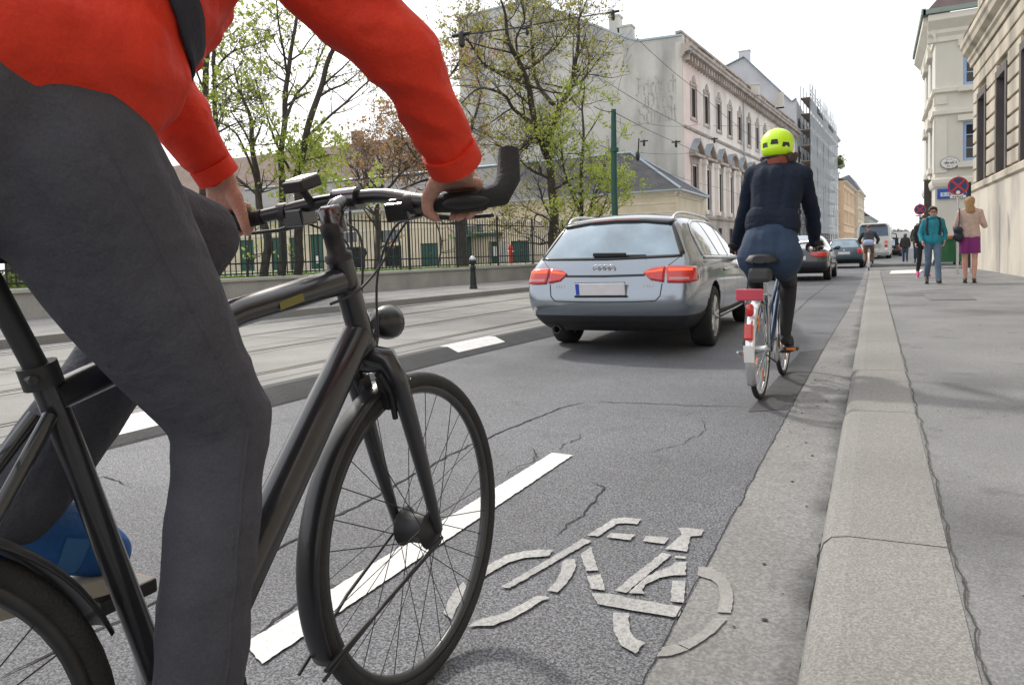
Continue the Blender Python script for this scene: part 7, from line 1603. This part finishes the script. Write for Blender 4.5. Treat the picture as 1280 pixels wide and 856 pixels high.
jeans = mini('jeans', col=(.10,.15,.22), rough=.85, var=.22, vs=5, bump=.3, bs=200)
dkblue = mini('dark_jeans', col=(.035,.06,.11), rough=.85, var=.2, vs=5)
darkshoe = mini('dark_shoe', col=(.03,.025,.022), rough=.6); darksole = bpy.data.materials['sole_dark']
def freehands(J, fdir, k, curl=.6):
    def h(mb):
        for s, sg in (('L',-1),('R',1)):
            d = (J['wr'+s]-J['el'+s]).normalized(); hand_free(mb, J['wr'+s], d, fdir, k, curl, pal=(J['shL' if s == 'R' else 'shR']-J['sh'+s]).normalized())
    return h
# woman in teal, walking toward the camera
b = G(1166,354.5,.143); b.z = .143; tt = YV(1167,261,b.y).z-.143
J, f_, k_, r_ = walker(b, math.pi+.05, tt+.03, .24, (-.25,.05), .0, elb=(.5,.45), out=.03)
p3, q3, M3_ = figure('woman in a teal hooded jacket and blue jeans walking toward the camera', b, J, f_, (0,0,1), k_, True, freehands(J, f_, k_), .011)
teal = mini('teal_jacket', col=(.015,.21,.27), rough=.8, var=.12, vs=7, bump=.3, bs=90)
mb = MB(); jacketparts(mb, J, k_, .015, True, .98, .05, .012); mb.torus(J['neck']+Vector((0,0,.02)), (0,0,1), .075*k_, .035*k_, 20, 8); cloth(p3, 'jacket', mb, teal, .011, 5, (.006,(10,10,12)))
mb = MB(); trouserparts(mb, J, k_, .006, 1.0, .012, .2); cloth(p3, 'jeans', mb, jeans, .011, 4, (.004,(10,10,16)))
for s in 'LR': shoe(p3, J['an'+s], J['to'+s], darkshoe, darksole, k_)
mb = MB(); mb.ell(q3(0,-.035,.055), (.088,.098,.085), M3_); mb.ell(q3(0,-.045,.0), (.086,.085,.085), M3_); mb.ell(q3(.015,.045,.10), (.06,.03,.022), M3_); cloth(p3, 'hair', mb, K['hair_dark'], .008, 3, (.006,(30,30,30)))
m = MB()
for s in (-1,1): m.torus(q3(s*.033,.093,.012), M3_ @ Vector((0,1,0)), .024, .0035, 18, 6); m.tube([q3(s*.058,.09,.014),q3(s*.08,.0,.012)], .003, 5)
m.tube([q3(-.01,.096,.014),q3(.01,.096,.014)], .003, 5); obj('glasses', m, K['matt_black'], p3, True)
bt = bvh_of([c for c in kids(p3) if c.name.startswith('jacket')][0].data)
bp_ = thing('backpack', 'dark backpack with black shoulder straps worn over the teal jacket', 'backpack', b)
mb = MB(); c_ = J['chest']-f_*.21*k_; mb.caps(c_+Vector((0,0,.1)), .10, c_-Vector((0,0,.24)), .11); obj('sack', shift(blob(mb,.012,5), b), K['strap'], bp_)
for s in (-1,1):
    rows = []
    for kx in range(15):
        u = kx/14; o0 = J['chest']+r_*s*(.115+.02*math.sin(u*3))*k_+Vector((0,0,.14-.36*u)); row = []
        for v in (-.02,0,.02):
            h = bt.ray_cast(o0+r_*v+f_*.8-b, -f_); row.append((h[0] if h[0] else o0+r_*v+f_*.12-b)+f_*.012)
        rows.append(row)
    mb = MB(); mb.loft(rows, False, False, True); obj('shoulder_strap', mb, K['strap'], bp_, solid=.008)
# woman in purple skirt, from behind
b = G(1212,353,.153); b.z = .153; tt = YV(1214,246,b.y).z-b.z
J, f_, k_, r_ = walker(b, R(-6), tt, .03, (.1,.35), .01, elb=(.2,1.6), out=.03, feet=.075)
J['wrR'] = J['elR']+f_*.20+Vector((-.06,0,.06))
p4, q4, M4 = figure('woman with long fair hair, beige cardigan and purple skirt walking away', b, J, f_, (0,0,1), k_, True, freehands(J, f_, k_), .011)
beige = mini('beige_cardigan', col=(.50,.36,.30), rough=.9, var=.12, vs=8, bump=.4, bs=110); purple = mini('purple_skirt', col=(.19,.02,.14), rough=.75, var=.08, vs=4)
mb = MB(); jacketparts(mb, J, k_, .013, True, 1.0, .0, .006); cloth(p4, 'cardigan', mb, beige, .011, 5, (.006,(9,9,12)))
mb = MB(); pl = J['pel']; kn = (J['knL']+J['knR'])/2+Vector((0,0,.10))
for s in (-1,1): mb.caps(pl+r_*s*.07*k_, .115*k_, kn+r_*s*.085*k_, .105*k_)
me = blob(mb, .011, 5, (.004,(9,9,3)))
zc_ = kn.z-.0
bm_ = bmesh.new(); bm_.from_mesh(me); bmesh.ops.bisect_plane(bm_, geom=bm_.verts[:]+bm_.edges[:]+bm_.faces[:], plane_co=(0,0,zc_), plane_no=(0,0,-1), clear_outer=True); bm_.to_mesh(me); bm_.free()
obj('skirt', shift(me, b), purple, p4, solid=.008)
for s in 'LR': shoe(p4, J['an'+s], J['to'+s], mini('brown_pump', col=(.07,.04,.03), rough=.5), darksole, .88*k_)
hair = mini('hair_fair', col=(.36,.20,.085), rough=.45, var=.25, vs=14, bump=.5, bs=60, stretch=(6,6,1))
mb = MB(); mb.ell(q4(0,-.02,.04), (.092,.108,.095), M4); mb.caps(q4(-.02,-.05,.02), .085, q4(.015,-.085,-.17), .075); mb.caps(q4(.03,-.07,-.1), .06, q4(.05,-.095,-.25), .028); mb.caps(q4(-.03,-.07,-.1), .055, q4(-.03,-.095,-.22), .03); cloth(p4, 'hair', mb, hair, .009, 4, (.006,(30,30,8)))
bg_ = J['shL']-r_*.02; bc = J['pel']-r_*.20*k_-f_*.06+Vector((0,0,.06)); sb_ = thing('shoulder_bag', 'black soft shoulder bag hanging beside the purple skirt', 'bag', bc)
mb = MB(); mb.caps(bc-f_*.10+Vector((0,0,.04)), .085, bc+f_*.12, .085); mb.caps(bc-f_*.08-Vector((0,0,.10)), .10, bc+f_*.10-Vector((0,0,.10)), .10); obj('pouch', shift(blob(mb,.012,5,(.008,(9,9,9))), bc), K['strap'], sb_)
m = MB(); m.tube(smoothpath([bc-f_*.12+Vector((0,0,.08)), bg_-f_*.13-Vector((0,0,.15)), bg_-f_*.03+Vector((0,0,.085)), bg_+f_*.13-Vector((0,0,.2)), bc+f_*.12+Vector((0,0,.06))],5), .016, 8, flat=(1,.5)); obj('strap', m, K['strap'], sb_, True)
# woman in black with pink shoes
b = G(1155,347,.143); b.z = .143; tt = YV(1160,272,b.y).z-b.z
J, f_, k_, r_ = walker(b+Vector((-.02,0,0)), math.pi+.1, tt+.05, .25, (.0,.2), .02, out=.02)
p5, q5, M5 = figure('woman in black with long dark hair and bright pink shoes', b, J, f_, (0,0,1), k_, True, freehands(J, f_, k_), .012)
blk = mini('black_cloth', col=(.018,.018,.02), rough=.75, var=.15, vs=6)
mb = MB(); jacketparts(mb, J, k_, .016, True, .95, .0, .006); cloth(p5, 'jacket', mb, blk, .012, 5, (.006,(9,9,12)))
mb = MB(); trouserparts(mb, J, k_*.95, .004, 1.0, 0, .2); cloth(p5, 'trousers', mb, blk, .012, 4)
pink_ = mini('pink_shoe', col=(.75,.03,.28), rough=.55)
for s in 'LR': shoe(p5, J['an'+s], J['to'+s], pink_, mini('white_sole', col=(.75,.6,.65), rough=.6), k_)
mb = MB(); mb.ell(q5(0,-.035,.05), (.088,.10,.088), M5); mb.caps(q5(.06,0,-.04), .045, q5(.08,.03,-.28), .035); mb.caps(q5(-.06,0,-.04), .045, q5(-.07,.02,-.25), .03); mb.ell(q5(0,-.05,-.02), (.08,.07,.09), M5); cloth(p5, 'hair', mb, mini('hair_brown', col=(.07,.03,.018), rough=.5, var=.3, vs=20), .009, 4, (.006,(20,20,8)))
def plain(label, b, rot, H, stride, top, low, hairm, fem=False, arms=(.1,.1)):
    J, f_, k_, r_ = walker(b, rot, H, stride, arms); o, q, M_ = figure(label, Vector(b), J, f_, (0,0,1), k_, fem, freehands(J, f_, k_), .016)
    mb = MB(); jacketparts(mb, J, k_, .02, fem, .95, .0, .008); cloth(o, 'jacket', mb, top, .015, 4); mb = MB(); trouserparts(mb, J, k_, .008, 1.0, .006, .2); cloth(o, 'trousers', mb, low, .015, 4)
    for s in 'LR': shoe(o, J['an'+s], J['to'+s], darkshoe, darksole, k_)
    mb = MB(); mb.ell(q(0,-.035,.055), (.086,.098,.08), M_); mb.ell(q(0,-.04,.0), (.08,.075,.07), M_); cloth(o, 'hair', mb, hairm, .012, 3); return o
bq = YV(1147,329,37.6); plain('person in dark jacket and jeans half hidden behind the woman in black', (bq.x,37.6,.14), math.pi, 1.78, .15, blk, dkblue, bpy.data.materials['hair_brown'])
bq = YV(1131.5,329,40.5); plain('man in a dark jacket and blue jeans walking away beyond the side street', (bq.x,40.5,.14-.06), 0, 1.42, .12, mini('dark_olive_cloth', col=(.03,.03,.028), rough=.8), dkblue, mini('hair_grey_brown', col=(.12,.07,.05), rough=.6))
g_ = lowf(lowf.hit(516,330)[0], 0, 6); g_.z = .52
plain('tiny dark clothed person standing in the garden behind the railings', g_, .8, 1.62, .0, blk, blk, K['hair_dark'])
# cyclist ahead
y3 = B3.y; Pp = lambda x, y, z: Vector((B3.x+x, y3+y, z))
J = dict(pel=Pp(0,.18,1.06), chest=Pp(0,.34,1.42), neck=Pp(0,.39,1.54), head=Pp(0,.44,1.68), shL=Pp(-.20,.35,1.46), elL=Pp(-.34,.45,1.22), wrL=Pp(-.30,.64,1.09), shR=Pp(.20,.35,1.46), elR=Pp(.34,.45,1.22), wrR=Pp(.30,.64,1.09),
 hipL=Pp(-.10,.18,1.02), knL=Pp(-.12,.52,.70), anL=Pp(-.13,.26,.40), toL=Pp(-.13,.40,.32), hipR=Pp(.10,.18,1.02), knR=Pp(.13,.60,.74), anR=Pp(.13,.57,.40), toR=Pp(.13,.70,.32))
def hh(mb):
    for s, sg in (('L',-1),('R',1)): hand_grip(mb, J['wr'+s], Pp(sg*.30,.70,1.062), (sg,-.4,0), (0,1,0), (0,0,1), 1.0)
r3, q6, M6 = figure('distant cyclist in a dark jacket and tan trousers beside the blue hatchback', Pp(0,.18,0), J, (0,1,0), (0,0,1), 1.0, False, hh, .014)
mb = MB(); jacketparts(mb, J, 1.0, .02, False, .97, .12, .015); cloth(r3, 'jacket', mb, mini('slate_jacket', col=(.035,.038,.045), rough=.75, var=.15, vs=6), .014, 5)
mb = MB(); mb.caps(J['pel']-Vector((.07,.02,-.04)), .135, J['pel']+Vector((.07,-.02,.04)), .135); cloth(r3, 'shirt_hem', mb, mini('pale_blue_shirt', col=(.35,.42,.60), rough=.8), .014, 4)
mb = MB(); trouserparts(mb, J, 1.0, .012, 1.0, .004, .1); cloth(r3, 'trousers', mb, mini('tan_trousers', col=(.22,.13,.075), rough=.85, var=.15, vs=5), .014, 5)
for s in 'LR': shoe(r3, J['an'+s], J['to'+s], darkshoe, darksole, 1.0)
mb = MB(); mb.ell(q6(0,-.03,.05), (.082,.09,.075), M6); cloth(r3, 'hair', mb, bpy.data.materials['hair_grey_brown'], .012, 3)

bpy.data.scenes.remove(TS)
